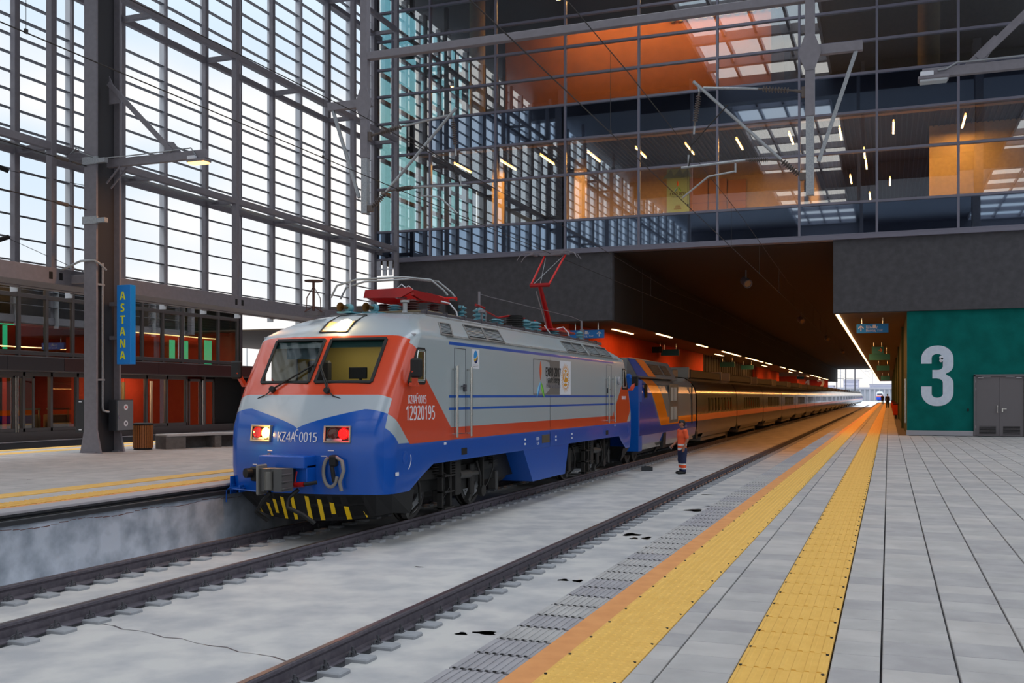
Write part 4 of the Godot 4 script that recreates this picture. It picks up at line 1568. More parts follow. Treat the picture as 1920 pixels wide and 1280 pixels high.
# level: y, set-back of the nose centre, half width, corner radius, bulge
const LV := [[-0.09, 0.03, 1.52, 0.36, 0.20], [0.31, 0.0, 1.55, 0.36, 0.20], [0.72, 0.0, 1.55, 0.36, 0.20], [0.97, 0.03, 1.55, 0.35, 0.20], [1.2, 0.14, 1.55, 0.34, 0.19], [1.52, 0.34, 1.55, 0.32, 0.17], [1.72, 0.48, 1.55, 0.30, 0.15], [2.0, 0.69, 1.55, 0.29, 0.13], [2.3, 0.90, 1.55, 0.28, 0.12], [2.47, 1.03, 1.55, 0.27, 0.11], [2.57, 1.13, 1.535, 0.27, 0.12], [2.68, 1.27, 1.42, 0.28, 0.16], [2.80, 1.46, 1.26, 0.30, 0.22], [2.90, 1.68, 1.12, 0.34, 0.28], [2.97, 1.92, 1.02, 0.38, 0.34], [3.02, 2.25, 0.95, 0.4, 0.36], [3.045, 2.7, 0.92, 0.4, 0.36]]


func lv(y: float) -> Array:
	for i in LV.size() - 1:
		if y <= LV[i + 1][0]:
			var k: float = clampf((y - LV[i][0]) / (LV[i + 1][0] - LV[i][0]), 0, 1)
			var q := []
			for j in 5:
				q.append(lerpf(LV[i][j], LV[i + 1][j], k))
			return q
	return LV[-1]


# depth of the nose surface at x off the centre line and height y
func nose(x: float, y: float) -> float:
	var q := lv(y)
	var flat: float = q[2] - q[3]
	var ax := absf(x)
	if ax <= flat:
		return q[1] + q[4] * pow(ax / flat, 2.0)
	var s := minf((ax - flat) / q[3], 1.0)
	return q[1] + q[4] + q[3] * (1.0 - sqrt(maxf(0.0, 1.0 - s * s)))


func livery_front(x: float, y: float) -> Color:
	var ax := absf(x)
	var silver := Color(0.66, 0.70, 0.73)
	var orange := Color(0.83, 0.29, 0.16)
	var blue := Color(0.0, 0.31, 0.68)
	var top := 2.53 if ax < 1.15 else 2.53 - pow((ax - 1.15) / 0.4, 2.0) * 0.12
	if y > top:
		return silver
	var band := 1.52 if ax < 1.2 else 1.52 - pow((ax - 1.2) / 0.35, 2.0) * 0.12
	if y > band:
		return orange
	var k := clampf(ax / 1.08, 0, 1)
	var vee := lerpf(0.965, 1.285, pow(k, 0.72)) if ax < 1.08 else 1.285 - pow((ax - 1.08) / 0.47, 2.0) * 0.12
	if y > vee:
		return silver
	return blue


func livery_side(t: float, y: float) -> Color:
	var silver := Color(0.64, 0.68, 0.70)
	var orange := Color(0.80, 0.26, 0.13)
	var blue := Color(0.0, 0.31, 0.68)
	if y < 0.70:
		return blue
	# grey sash running down and back from the corner
	if y < 1.2 and t < lerpf(0.62, 0.12, (y - 0.72) / 0.47):
		return blue
	if y < 1.42 and t < lerpf(1.0, 0.2, (y - 0.72) / 0.69):
		return silver if y > 0.72 else blue
	if y >= 1.2 and y < 1.40 and t < 0.2:
		return silver
	if y < 0.925:
		return orange
	if t < 2.69 - (y - 0.94) * 1.205 and y < 2.05:
		return orange
	if t < 1.28 - maxf(0.0, y - 2.3) * 1.2 and y < 2.5:
		return orange
	if t > 2.62 and (absf(y - 1.265) < 0.023 or absf(y - 1.49) < 0.023 or absf(y - 2.462) < 0.028):
		return blue
	return silver


func painted(key: String, w: int, h: int, fx, rough: float) -> StandardMaterial3D:
	var im := Image.create(w, h, false, Image.FORMAT_RGB8)
	for j in h:
		for i in w:
			im.set_pixel(i, j, fx.call((i + 0.5) / w, (j + 0.5) / h))
	var m := mat(key, Color.WHITE, rough, 0.0, 0.5)
	m.albedo_texture = ImageTexture.create_from_image(im)
	m.clearcoat_enabled = true
	m.clearcoat = 0.3
	m.clearcoat_roughness = 0.06
	return m


func loco_shell(t: Node3D, rear: bool) -> void:
	var front := mb()
	var side := mb()
	var arc := [15.0, 30.0, 45.0, 60.0, 75.0, 90.0]
	var fr := [0.0, 0.05, 0.35, 0.65, 0.85, 1.0]
	var st := [1.06, 1.6, 1.95, 2.75, 5.0, 8.45]
	var grid := []
	for q in LV:
		var row := []
		var flat: float = q[2] - q[3]
		for f in fr:
			row.append(Vector3(flat * f, q[0], q[1] + q[4] * f * f))
		for a in arc:
			var r := deg_to_rad(a)
			row.append(Vector3(flat + q[3] * sin(r), q[0], q[1] + q[4] + q[3] * (1.0 - cos(r))))
		var te: float = q[1] + q[4] + q[3]
		for s in st:
			row.append(Vector3(q[2], q[0], maxf(te, s)))
		grid.append(row)
	# the lower edge of the side rises behind the nose
	for c in grid[0].size():
		var z: float = grid[0][c].z
		if c > 10 and z > 1.06:
			grid[0][c].y = lerpf(-0.09, 0.305, clampf((z - 1.06) / 0.89, 0, 1))
	var norm := []
	for r in grid.size():
		var row := []
		for c in grid[r].size():
			var dv: Vector3 = grid[mini(r + 1, grid.size() - 1)][c] - grid[maxi(r - 1, 0)][c]
			var du: Vector3 = grid[r][mini(c + 1, grid[r].size() - 1)] - grid[r][maxi(c - 1, 0)]
			if c == 0:
				du = Vector3.RIGHT
			if c > 11:
				du = Vector3(0, 0, 1)
			var n := dv.cross(du)
			if n.dot(Vector3(1, 0.2, -1)) < 0:
				n = -n
			row.append(n.normalized())
		norm.append(row)
	var to := func(p: Vector3, sx: float) -> Vector3:
		return P(CX + sx * p.x, p.y, LR - p.z if rear else LF + p.z)
	var ton := func(p: Vector3, sx: float) -> Vector3:
		return Vector3(sx * p.x, p.y, p.z if rear else -p.z)
	for sx in [1.0, -1.0]:
		for r in grid.size() - 1:
			for c in grid[r].size() - 1:
				if r in [6, 7, 8] and c in [1, 2, 3]:
					continue
				if r in [6, 7] and c in [11, 12]:
					continue
				var into: MB = front if c < 8 else side
				var k := [[r, c], [r, c + 1], [r + 1, c + 1], [r + 1, c]]
				var v := []
				var n := []
				var u := []
				for e in k:
					var g: Vector3 = grid[e[0]][e[1]]
					v.append(to.call(g, sx))
					n.append(ton.call(norm[e[0]][e[1]], sx))
					u.append(Vector2((g.x * sx + 1.6) / 3.2 if c < 8 else g.z / 8.6, (3.12 - g.y) / 3.24))
				for tr in [[0, 1, 2], [0, 2, 3]]:
					var a: int = tr[0]
					var b: int = tr[1]
					var d: int = tr[2]
					var geo: Vector3 = (v[b] - v[a]).cross(v[d] - v[a])
					if geo.length_squared() < 1e-14:
						continue
					if geo.dot(n[a] + n[b] + n[d]) < 0:
						var h := b
						b = d
						d = h
					into.tri_n(v[a], v[b], v[d], n[a], n[b], n[d], u[a], u[b], u[d])
	obj("cab_front", front, mats.loco_front, t)
	obj("body_side", side, mats.loco_side, t)


func make_loco() -> void:
	painted("loco_front", 1024, 1024, func(u, v): return livery_front(u * 3.2 - 1.6, 3.12 - v * 3.24), 0.25)
	painted("loco_side", 2048, 768, func(u, v): return livery_side(u * 8.6, 3.12 - v * 3.24), 0.3)
	var silver := mat("loco_silver", Color(0.56, 0.58, 0.59), 0.4, 0.1)
	var roofm := world_noise(mat("loco_roof", Color.WHITE, 0.6, 0.1), noise("roofn", 0.02, 5, Color(0.40, 0.395, 0.39), Color(0.58, 0.57, 0.56)), 0.5)
	var blue := mat("loco_blue", Color(0.0, 0.31, 0.68), 0.3)
	blue.clearcoat_enabled = true
	blue.clearcoat = 0.25
	var orange := mat("loco_orange", Color(0.82, 0.28, 0.14), 0.35)
	mat("bogie", Color(0.13, 0.125, 0.12), 0.65)
	mat("bogie_light", Color(0.24, 0.235, 0.23), 0.6)
	mat("insulator", Color(0.36, 0.58, 0.64), 0.25)
	mat("insulator_brown", Color(0.30, 0.09, 0.08), 0.3)
	mat("red", Color(0.62, 0.04, 0.06), 0.35)
	mat("red_bright", Color(0.80, 0.06, 0.05), 0.35)
	mat("warn_yellow", Color(0.97, 0.80, 0.06), 0.45)
	mat("olive", Color(0.34, 0.31, 0.24), 0.7)
	var t := thing("locomotive", "silver, orange and blue electric locomotive with its lamps lit, heading the train", "locomotive", P(CX, RAIL, 22.5))
	loco_shell(t, false)
	loco_shell(t, true)
	var m := mb()
	# roof deck and the rail along its edge
	m.box(CX - 0.92, CX + 0.92, 2.98, 3.04, LF + 2.6, LR - 2.6)
	m.box(CX - 0.62, CX + 0.62, 3.04, 3.08, LF + 3.0, LR - 3.0, 0.02)
	obj("roof_deck", m, roofm, t)
	m = mb()
	for sx in [-1.0, 1.0]:
		m.box(CX + sx * 0.88 - 0.04, CX + sx * 0.88 + 0.04, 3.03, 3.1, LF + 2.9, LR - 1.6, 0.01)
		for k in 14:
			m.box(CX + sx * 0.88 - 0.05, CX + sx * 0.88 + 0.05, 3.02, 3.13, LF + 3.0 + k * 0.9, LF + 3.04 + k * 0.9)
	obj("roof_rail", m, mats.steel_dark, t)
	loco_roof_windows(t)
	loco_face(t)
	loco_sides(t)
	loco_under(t)
	loco_roof(t)


# a point on the sloping roof panel: u along, v 0 at the bottom edge, 1 at the roof edge, w out
func slope(d: float, v: float, w: float) -> Vector3:
	var a := Vector2(1.545, 2.565)
	var b := Vector2(0.93, 3.03)
	var q := a.lerp(b, v)
	var n := Vector2(b.y - a.y, a.x - b.x).normalized()
	q += n * w
	return P(CX + q.x, q.y, d)


func loco_roof_windows(t: Node3D) -> void:
	var m := mb()
	# dusty sloping panel over the side
	m.quad(slope(16.6, 0.0, 0.006), slope(28.9, 0.0, 0.006), slope(27.9 + 0.9, 0.98, 0.006), slope(16.9, 0.98, 0.006))
	obj("sloped_panel", m, mats.loco_roof, t)
	for k in [[16.42, 16.92, 0.62], [17.7, 18.62, 0.72], [18.68, 19.6, 0.72], [24.0, 24.86, 0.72], [24.92, 25.8, 0.72], [26.06, 27.1, 0.72], [27.16, 28.3, 0.72]]:
		var sh := 0.62
		var b0: float = k[0]
		var b1: float = k[1]
		m = mb()
		var c0 := slope(b0, 0.05, 0.012)
		for e in [[slope(b0, 0.06, 0.02), slope(b1, 0.06, 0.02)], [slope(b0 + sh, k[2], 0.02), slope(b1 + sh, k[2], 0.02)], [slope(b0, 0.06, 0.02), slope(b0 + sh, k[2], 0.02)], [slope(b1, 0.06, 0.02), slope(b1 + sh, k[2], 0.02)]]:
			m.bar(e[0], e[1], 0.03, 0.02, (slope(20, 0.5, 1) - slope(20, 0.5, 0)))
		var f := obj("vent_frame", m, mat("vent_frame", Color(0.48, 0.47, 0.46), 0.5), t)
		m = mb()
		m.quad(slope(b0, 0.06, 0.012), slope(b1, 0.06, 0.012), slope(b1 + sh, k[2], 0.012), slope(b0 + sh, k[2], 0.012))
		for i in 9:
			var v := lerpf(0.06, k[2], (i + 0.5) / 9.0)
			var off: float = sh * (i + 0.5) / 9.0
			m.bar(slope(b0 + off, v, 0.018), slope(b1 + off, v, 0.018), 0.012, 0.01, slope(20, 0.5, 1) - slope(20, 0.5, 0))
		obj("vent_grille", m, mat("grille_dark", Color(0.20, 0.20, 0.205), 0.5), f)


# point on the nose, out by w
func face_at(x: float, y: float, w := 0.0) -> Vector3:
	return P(CX + x, y, LF + nose(x, y) - w)


func nose_basis(x: float, y: float) -> Basis:
	var dx := face_at(x + 0.02, y) - face_at(x - 0.02, y)
	var dy := face_at(x, y + 0.02) - face_at(x, y - 0.02)
	var z := dx.cross(dy).normalized()
	var r := Vector3.UP.cross(z).normalized()
	return Basis(r, z.cross(r), z)


func loco_face(t: Node3D) -> void:
	var m: MB
	for s in [-1.0, 1.0]:
		# windscreens: glass, rubber frame, tinted band
		var x0: float = 0.064 * s
		var x1: float = 1.062 * s
		var c := [face_at(x0, 1.725, 0.004), face_at(x1, 1.725, 0.004), face_at(x1 * 1.015, 2.465, 0.004), face_at(x0, 2.465, 0.004)]
		if s < 0:
			c = [c[1], c[0], c[3], c[2]]
		m = mb()
		var nrm: Vector3 = (c[1] - c[0]).cross(c[3] - c[0]).normalized()
		var back := -nrm * 0.012
		m.quad(c[0], c[1], c[2], c[3])
		m.quad(c[1] + back, c[0] + back, c[3] + back, c[2] + back)
		for e in 4:
			m.face(c[e], c[(e + 1) % 4], c[(e + 1) % 4] + back, c[e] + back, (c[e] + c[(e + 1) % 4] - c[0] - c[2]))
		var g := mat("windscreen", Color(0.1, 0.15, 0.13, 0.05), 0.02, 0.0, 0.22)
		g.transparency = BaseMaterial3D.TRANSPARENCY_ALPHA
		var pane := obj("windscreen", m, g, t)
		m = mb()
		for e in 4:
			m.bar(c[e] + nrm * 0.008, c[(e + 1) % 4] + nrm * 0.008, 0.055, 0.03, nrm, 0.006)
		obj("rubber_seal", m, mats.black, pane)
		m = mb()
		var lo0: Vector3 = c[3].lerp(c[0], 0.17)
		var lo1: Vector3 = c[2].lerp(c[1], 0.17)
		m.quad(lo0 + back * 2, lo1 + back * 2, c[2] + back * 2, c[3] + back * 2)
		obj("tinted_band", m, mat("tint", Color(0.02, 0.17, 0.16), 0.3), pane)
		# wipers
		m = mb()
		var hub := face_at(0.06 * s - 0.02, 2.02, 0.05)
		var low := face_at(0.46 * s if s > 0 else -0.72, 1.62, 0.05)
		if s > 0:
			low = face_at(0.37, 1.60, 0.05)
		m.tube([hub, low], 0.016, 6)
		m.tube([hub + Vector3(0.02, 0.01, 0), low + Vector3(0.03, 0.02, 0)], 0.009, 6)
		obj("wiper_arm", m, mats.black, t)
		m = mb()
		m.lathe(low + Vector3(0, 0, 0.05), Vector3(0, -0.3, -1), [Vector2(0, 0), Vector2(0.05, 0), Vector2(0.055, 0.06), Vector2(0.03, 0.1), Vector2(0.03, 0.14)], 10)
		m.tube([low, low + Vector3(0.12 * s, -0.1, 0.02), low + Vector3(0.27 * s, -0.15, 0.0), low + Vector3(0.32 * s, -0.17, -0.02)], 0.01, 6)
		obj("wiper_motor", m, mats.black, t)
		# lower lamp boxes
		var lx: float = 0.72 * s
		var b := nose_basis(lx, 0.88)
		var at := face_at(lx, 0.88)
		m = mb()
		for e in [[0, 0.125, 0.45, 0.03], [0, -0.125, 0.45, 0.03]]:
			m.obox(at + b * Vector3(e[0], e[1], 0.0), b, Vector3(e[2], e[3], 0.08), 0.008)
		for e in [-0.21, 0.21]:
			m.obox(at + b * Vector3(e, 0, 0.0), b, Vector3(0.03, 0.25, 0.08), 0.008)
		for ex in [-0.21, -0.07, 0.07, 0.21]:
			for ey in [-0.125, 0.125]:
				m.lathe(at + b * Vector3(ex, ey, 0.04), b.z, [Vector2(0.007, 0), Vector2(0, 0.004)], 6)
		var f := obj("lamp_frame", m, mat("lamp_bezel", Color(0.62, 0.60, 0.55), 0.35, 0.7), t)
		m = mb()
		m.obox(at + b * Vector3(0, 0, 0.006), b, Vector3(0.4, 0.22, 0.01))
		obj("lamp_case", m, mats.black, f)
		m = mb()
		m.obox(at + b * Vector3(-0.05, -0.085, 0.014), b, Vector3(0.26, 0.035, 0.01))
		obj("reflector_strip", m, mats.granite, f)
		m = mb()
		m.lathe(at + b * Vector3(-0.07, 0.015, 0.01), b.z, [Vector2(0.0, 0.005), Vector2(0.075, 0.01), Vector2(0.088, 0.03), Vector2(0.095, 0.03), Vector2(0.095, 0)], 20)
		obj("marker_lens", m, mat("lens_dark" if s > 0 else "lens_red", Color(0.22, 0.14, 0.10) if s > 0 else Color(0.45, 0.08, 0.06), 0.1), f)
		m = mb()
		m.lathe(at + b * Vector3(0.105, 0.01, 0.012), b.z, [Vector2(0.0, 0.022), Vector2(0.085, 0.012), Vector2(0.092, 0.0)], 20)
		if s > 0:
			obj("tail_lens", m, glow("tail_red", Color(1.0, 0.03, 0.03), 1.6), f)
			m = mb()
			for i in 19:
				var rr := 0.0 if i == 0 else (0.032 if i < 7 else 0.064)
				var aa := i * TAU / (6.0 if i < 7 else 12.0)
				m.lathe(at + b * Vector3(0.105 + rr * cos(aa), 0.01 + rr * sin(aa), 0.02), b.z, [Vector2(0.011, 0), Vector2(0.0, 0.008)], 6)
			obj("diode", m, glow("diode", Color(1.0, 0.35, 0.2), 4.0), f, "stuff")
			omni("lamp_light", at + b * Vector3(0.105, 0.01, 0.1), Color(1, 0.1, 0.08), 0.05, 0.06, f)
		else:
			obj("head_lens", m, glow("head_glow", Color(1.0, 0.72, 0.35), 5.0), f)
			omni("lamp_light", at + b * Vector3(0.105, 0.01, 0.12), Color(1, 0.72, 0.4), 0.25, 0.06, f)
	# top lamp in the roof of the nose
	var y0 := 2.605
	var y1 := 2.945
	m = mb()
	var q := [face_at(-0.27, y0, 0.006), face_at(0.27, y0, 0.006), face_at(0.27, y1, 0.01), face_at(-0.27, y1, 0.01)]
	var mid := [face_at(-0.27, 2.80, 0.012), face_at(0.27, 2.80, 0.012)]
	for e in [[q[0], q[1]], [q[1], mid[1]], [mid[1], q[2]], [q[2], q[3]], [q[3], mid[0]], [mid[0], q[0]]]:
		m.bar(e[0], e[1], 0.035, 0.03, Vector3(0, 0.7, 0.7), 0.006)
	var hf := obj("headlamp_frame", m, mats.black, t)
	m = mb()
	m.quad(q[0], q[1], mid[1], mid[0])
	m.quad(mid[0], mid[1], q[2], q[3])
	obj("headlamp_panel", m, glow("headlamp_panel", Color(0.85, 0.66, 0.42), 0.5), hf)
	m = mb()
	var bb := nose_basis(0.05, 2.78)
	m.lathe(face_at(0.08, 2.78, 0.0), bb.z, [Vector2(0.0, 0.02), Vector2(0.11, 0.02), Vector2(0.13, 0.0)], 20)
	obj("headlamp_bulb", m, glow("headlamp_bulb", Color(1.0, 0.93, 0.8), 5.0), hf)
	omni("lamp_light", face_at(0.08, 2.78, 0.2), Color(1, 0.85, 0.6), 0.4, 0.1, hf)
	# number on the nose
	var nb := nose_basis(0.0, 0.83)
	text(t, "lettering", "KZ4A", 0.155, face_at(-0.19, 0.83, 0.006), Vector3.RIGHT, nb.y, mats.white, 0.012, 0.72)
	text(t, "lettering", "C", 0.11, face_at(0.005, 0.895, 0.006), Vector3.RIGHT, nb.y, mats.white, 0.012, 0.72)
	text(t, "lettering", "0015", 0.155, face_at(0.22, 0.83, 0.006), Vector3.RIGHT, nb.y, mats.white, 0.012, 0.72)
	loco_coupler(t)
	loco_cab_inside(t)


func loco_cab_inside(t: Node3D) -> void:
	var m := mb()
	m.box(CX - 1.5, CX + 1.5, 1.0, 2.55, LF + 2.4, LF + 2.46)
	obj("cab_back_wall", m, mat("cab_yellow", Color(0.50, 0.46, 0.22), 0.7), t)
	m = mb()
	m.box(CX + 0.35, CX + 0.37, 1.6, 2.5, LF + 2.385, LF + 2.4)
	m.box(CX + 0.7, CX + 1.0, 2.0, 2.35, LF + 2.37, LF + 2.4, 0.04)
	m.box(CX - 1.0, CX - 0.5, 1.7, 2.15, LF + 1.9, LF + 2.0, 0.05)
	m.box(CX + 0.2, CX + 0.55, 1.80, 2.0, LF + 1.35, LF + 1.4, 0.01)
	m.bar(P(CX + 0.45, 1.6, LF + 1.4), P(CX + 0.4, 1.85, LF + 1.4), 0.04, 0.04)
	m.box(CX + 0.75, CX + 0.85, 1.75, 1.85, LF + 1.3, LF + 1.36, 0.02)
	obj("cab_fittings", m, mats.black, t)
	m = mb()
	m.box(CX - 1.45, CX + 1.2, 1.3, 1.74, LF + 0.9, LF + 1.6, 0.08)
	m.box(CX - 1.4, CX + 1.4, 1.3, 1.66, LF + 0.72, LF + 1.4, 0.05)
	obj("driving_desk", m, mat("desk", Color(0.30, 0.33, 0.28), 0.5), t)
	m = mb()
	m.box(CX - 1.5, CX + 1.5, 2.52, 2.56, LF + 1.3, LF + 2.42)
	obj("cab_ceiling", m, mats.granite, t)
	m = mb()
	m.box(CX - 0.86, CX - 0.10, 2.14, 2.40, LF + 1.05, LF + 1.06)
	obj("sun_blind", m, mat("blind", Color(0.12, 0.22, 0.25), 0.7), t)
	m = mb()
	m.box(CX - 0.6, CX + 0.6, 2.50, 2.52, LF + 1.7, LF + 1.9)
	obj("cab_lamp", m, glow("cab_lamp", Color(1.0, 0.93, 0.8), 2.0), t)
	area_light("lamp_light", P(CX, 2.49, LF + 1.8), Vector3.DOWN, Vector2(1.2, 0.2), Vector3.RIGHT, Color(1, 0.93, 0.78), 0.5, t)


func loco_coupler(t: Node3D) -> void:
	var m := mb()
	# blue draft box
	var z := LF - 0.05
	m.box(CX - 0.5, CX + 0.36, 0.34, 0.54, z - 0.28, z + 0.2, 0.015)
	m.box(CX + 0.14, CX + 0.36, 0.06, 0.4, z - 0.2, z + 0.2, 0.015)
	m.box(CX - 0.5, CX - 0.42, 0.06, 0.4, z - 0.1, z + 0.2, 0.015)
	obj("draft_box", m, mats.loco_blue, t)
	m = mb()
	m.box(CX - 0.2, CX + 0.16, 0.1, 0.34, z - 0.3, z + 0.2, 0.02)
	obj("draft_recess", m, mats.black, t)
	# knuckle head
	m = mb()
	var grey := mat("coupler", Color(0.33, 0.33, 0.33), 0.55, 0.3)
	m.box(CX - 0.10, CX + 0.11, 0.1, 0.3, z - 0.42, z - 0.1, 0.03)
	m.prism(PackedVector2Array([Vector2(-0.2, 0.36), Vector2(-0.24, 0.62), Vector2(-0.12, 0.66), Vector2(-0.07, 0.56), Vector2(0.0, 0.55), Vector2(0.02, 0.62), Vector2(0.16, 0.6), Vector2(0.2, 0.34)]), P(CX, 0.0, z), Vector3.RIGHT, Vector3(0, 0, 1), Vector3(0, 0.36, 0))
	for k in 3:
		m.box(CX + 0.05, CX + 0.2, 0.03 + k * 0.11, 0.06 + k * 0.11, z - 0.6, z - 0.36, 0.01)
	obj("coupler_head", m, grey, t)
	m = mb()
	m.prism(PackedVector2Array([Vector2(-0.12, 0.5), Vector2(-0.14, 0.64), Vector2(-0.06, 0.7), Vector2(-0.02, 0.58)]), P(CX, 0.03, z), Vector3.RIGHT, Vector3(0, 0, 1), Vector3(0, 0.28, 0))
	m.box(CX - 0.27, CX - 0.23, -0.06, 0.42, z - 0.68, z - 0.4, 0.02)
	obj("coupler_knuckle", m, mat("coupler_pale", Color(0.48, 0.47, 0.45), 0.5, 0.3), t)
	m = mb()
	m.tube([P(CX - 0.12, -0.02, z - 0.5), P(CX - 0.25, -0.15, z - 0.5), P(CX - 0.42, -0.35, z - 0.45), P(CX - 0.3, -0.5, z - 0.3)], 0.03, 8)
	m.tube([P(CX + 0.2, 0.0, z - 0.2), P(CX + 0.14, -0.12, z - 0.4), P(CX + 0.2, -0.25, z - 0.5), P(CX + 0.45, -0.36, z - 0.45), P(CX + 0.6, -0.5, z - 0.35)], 0.035, 8)
	obj("brake_hose", m, mats.black, t)
	m = mb()
	m.tube([P(CX + 0.16, 0.08, z - 0.26), P(CX + 0.36, 0.1, z - 0.28)], 0.04, 8)
	m.tube([P(CX + 0.2, 0.1, z - 0.3), P(CX + 0.24, 0.3, z - 0.3)], 0.012, 6)
	obj("red_valve", m, mats.red, t)
	m = mb()
	m.tube([P(CX + 0.36, 0.1, z - 0.28), P(CX + 0.55, 0.13, z - 0.2)], 0.03, 8)
	obj("valve_lever", m, mats.black, t)
	# jumper socket with looped cable
	m = mb()
	var jc := face_at(0.69, 0.42)
	m.obox(jc + Vector3(0, 0.04, 0.05), Basis(Vector3.RIGHT, 0.1), Vector3(0.12, 0.18, 0.12), 0.02)
	m.tube([jc + Vector3(0.0, -0.05, 0.1), jc + Vector3(0.02, -0.16, 0.1), jc + Vector3(0.03, -0.3, 0.08)], 0.035, 8)
	obj("jumper_socket", m, mats.dark, t)
	m = mb()
	var loop := []
	for i in 15:
		var a := lerpf(0.35, 4.4, i / 14.0)
		loop.append(jc + Vector3(-0.1 - 0.13 * sin(a) * 1.0 + 0.06, -0.14 + 0.24 * cos(a), 0.08))
	m.tube(loop, 0.03, 8)
	m.tube([jc + Vector3(0.05, 0.1, 0.06), jc + Vector3(0.17, 0.04, 0.08), jc + Vector3(0.2, -0.12, 0.08), jc + Vector3(0.13, -0.3, 0.08), jc + Vector3(0.15, -0.44, 0.06)], 0.03, 8)
	obj("jumper_cable", m, mat("cable_grey", Color(0.52, 0.50, 0.48), 0.6), t)
	m = mb()
	var sc := face_at(-0.86, 0.2)
	m.obox(sc + Vector3(0.03, 0, 0.03), nose_basis(-0.86, 0.2), Vector3(0.24, 0.24, 0.06), 0.02)
	m.lathe(sc + Vector3(-0.06, 0.02, 0.02), Vector3(-0.4, 0, 1), [Vector2(0.08, 0), Vector2(0.08, 0.12), Vector2(0, 0.12)], 12)
	m.obox(face_at(-0.52, 0.52, 0.02), Basis(), Vector3(0.07, 0.07, 0.04), 0.01)
	obj("control_socket", m, mats.black, t)
	m = mb()
	for e in [[-0.52, 0.6], [0.62, 0.62], [0.5, 0.53], [-0.86, 0.36]]:
		m.obox(face_at(e[0], e[1], 0.003), nose_basis(e[0], e[1]), Vector3(0.1, 0.014, 0.004))
	obj("stencil", m, mats.white, t)
	# step bracket on the far corner
	m = mb()
	m.box(CX - 1.42, CX - 1.12, -0.06, -0.04, LF + 0.16, LF + 0.5)
	m.box(CX - 1.43, CX - 1.41, -0.16, 0.14, LF + 0.2, LF + 0.36)
	m.tube([P(CX - 1.5, -0.3, LF + 0.2), P(CX - 1.5, -0.1, LF + 0.2), P(CX - 1.45, -0.07, LF + 0.2), P(CX - 0.55, -0.08, LF - 0.06)], 0.014, 6)
	for e in [-1.42, -1.2, -0.6]:
		m.box(CX + e, CX + e + 0.03, -0.12, 0.0, LF + nose(e, 0) - 0.1, LF + nose(e, 0) + 0.1)
	obj("step_bracket", m, mats.loco_blue, t)
	# black plough with hazard stripes
	for r in 2:
		m = mb()
		var ring := []
		for lev in 2:
			var y := -0.09 if lev == 0 else -0.55
			var row := []
			for i in 17:
				var x := lerpf(-1.5, 1.5, i / 16.0)
				var w := 1.0 if lev == 0 else 0.86
				var ft := nose(x, -0.05) + (0.02 if lev == 0 else 0.22 + 0.2 * pow(absf(x) / 1.5, 2.0))
				row.append(P(CX + x * w, y + (0.1 * pow(absf(x) / 1.5, 3.0) if lev == 1 else 0.0), LF + ft if r == 0 else LR - ft))
			row.push_front(P(CX - 1.5, y + 0.06 * lev, LF + 1.3 if r == 0 else LR - 1.3))
			row.append(P(CX + 1.5 - 0.08 * lev, y + 0.06 * lev, LF + 1.3 if r == 0 else LR - 1.3))
			ring.append(row)
		for i in ring[0].size() - 1:
			var want: Vector3 = ring[0][i] - P(CX, 0, LF + 1.5 if r == 0 else LR - 1.5)
			m.face(ring[0][i], ring[0][i + 1], ring[1][i + 1], ring[1][i], want)
			m.face(ring[1][i], ring[1][i + 1], P(CX, -0.5, LF + 1.2 if r == 0 else LR - 1.2), P(CX, -0.5, LF + 1.2 if r == 0 else LR - 1.2), Vector3.DOWN)
		obj("plough", m, mats.dark, t)
	var pl := func(x: float, v: float, w: float) -> Vector3:
		# v 0 top, 1 bottom of the plough plate
		var xt := x / lerpf(1.0, 0.86, v)
		var d := LF + nose(xt, -0.05) + lerpf(0.02, 0.22 + 0.2 * pow(absf(xt) / 1.5, 2.0), v)
		return P(CX + x, lerpf(-0.09, -0.55 + 0.1 * pow(absf(xt) / 1.5, 3.0), v), d - w)
	for e in [[-0.71, 0.42, 0.98], [-0.53, 0.25, 0.8], [-0.35, 0.14, 0.98], [-0.14, 0.05, 0.98], [0.14, 0.08, 0.98], [0.35, 0.18, 0.98], [0.55, 0.3, 0.75], [0.76, 0.45, 0.98]]:
		m = mb()
		var a: float = e[0]
		var n0: Vector3 = pl.call(a - 0.035, e[2], 0.012)
		var n1: Vector3 = pl.call(a + 0.035, e[2], 0.012)
		var n2: Vector3 = pl.call(a + 0.055, e[1] + 0.03, 0.012)
		var n3: Vector3 = pl.call(a - 0.015, e[1], 0.012)
		m.quad(n0, n1, n2, n3)
		obj("hazard_stripe", m, mats.warn_yellow, t)
	for e in [[-0.98, -1.17, -0.98], [1.0, 1.3, 1.0]]:
		m = mb()
		m.face(pl.call(e[0], 0.98, 0.012), pl.call(e[1], 0.98, 0.012), pl.call(e[2], 0.72, 0.012), pl.call(e[2], 0.72, 0.012), Vector3(0, 0, 1))
		var aa: Vector3 = pl.call(e[0], 0.98, 0.012)
		var b2: Vector3 = pl.call(e[1], 0.98, 0.012)
		var c2: Vector3 = pl.call(e[2], 0.7, 0.012)
		if (b2 - aa).cross(c2 - aa).z < 0:
			m.tri(aa, c2, b2)
		else:
			m.tri(aa, b2, c2)
		obj("hazard_stripe", m, mats.warn_yellow, t)
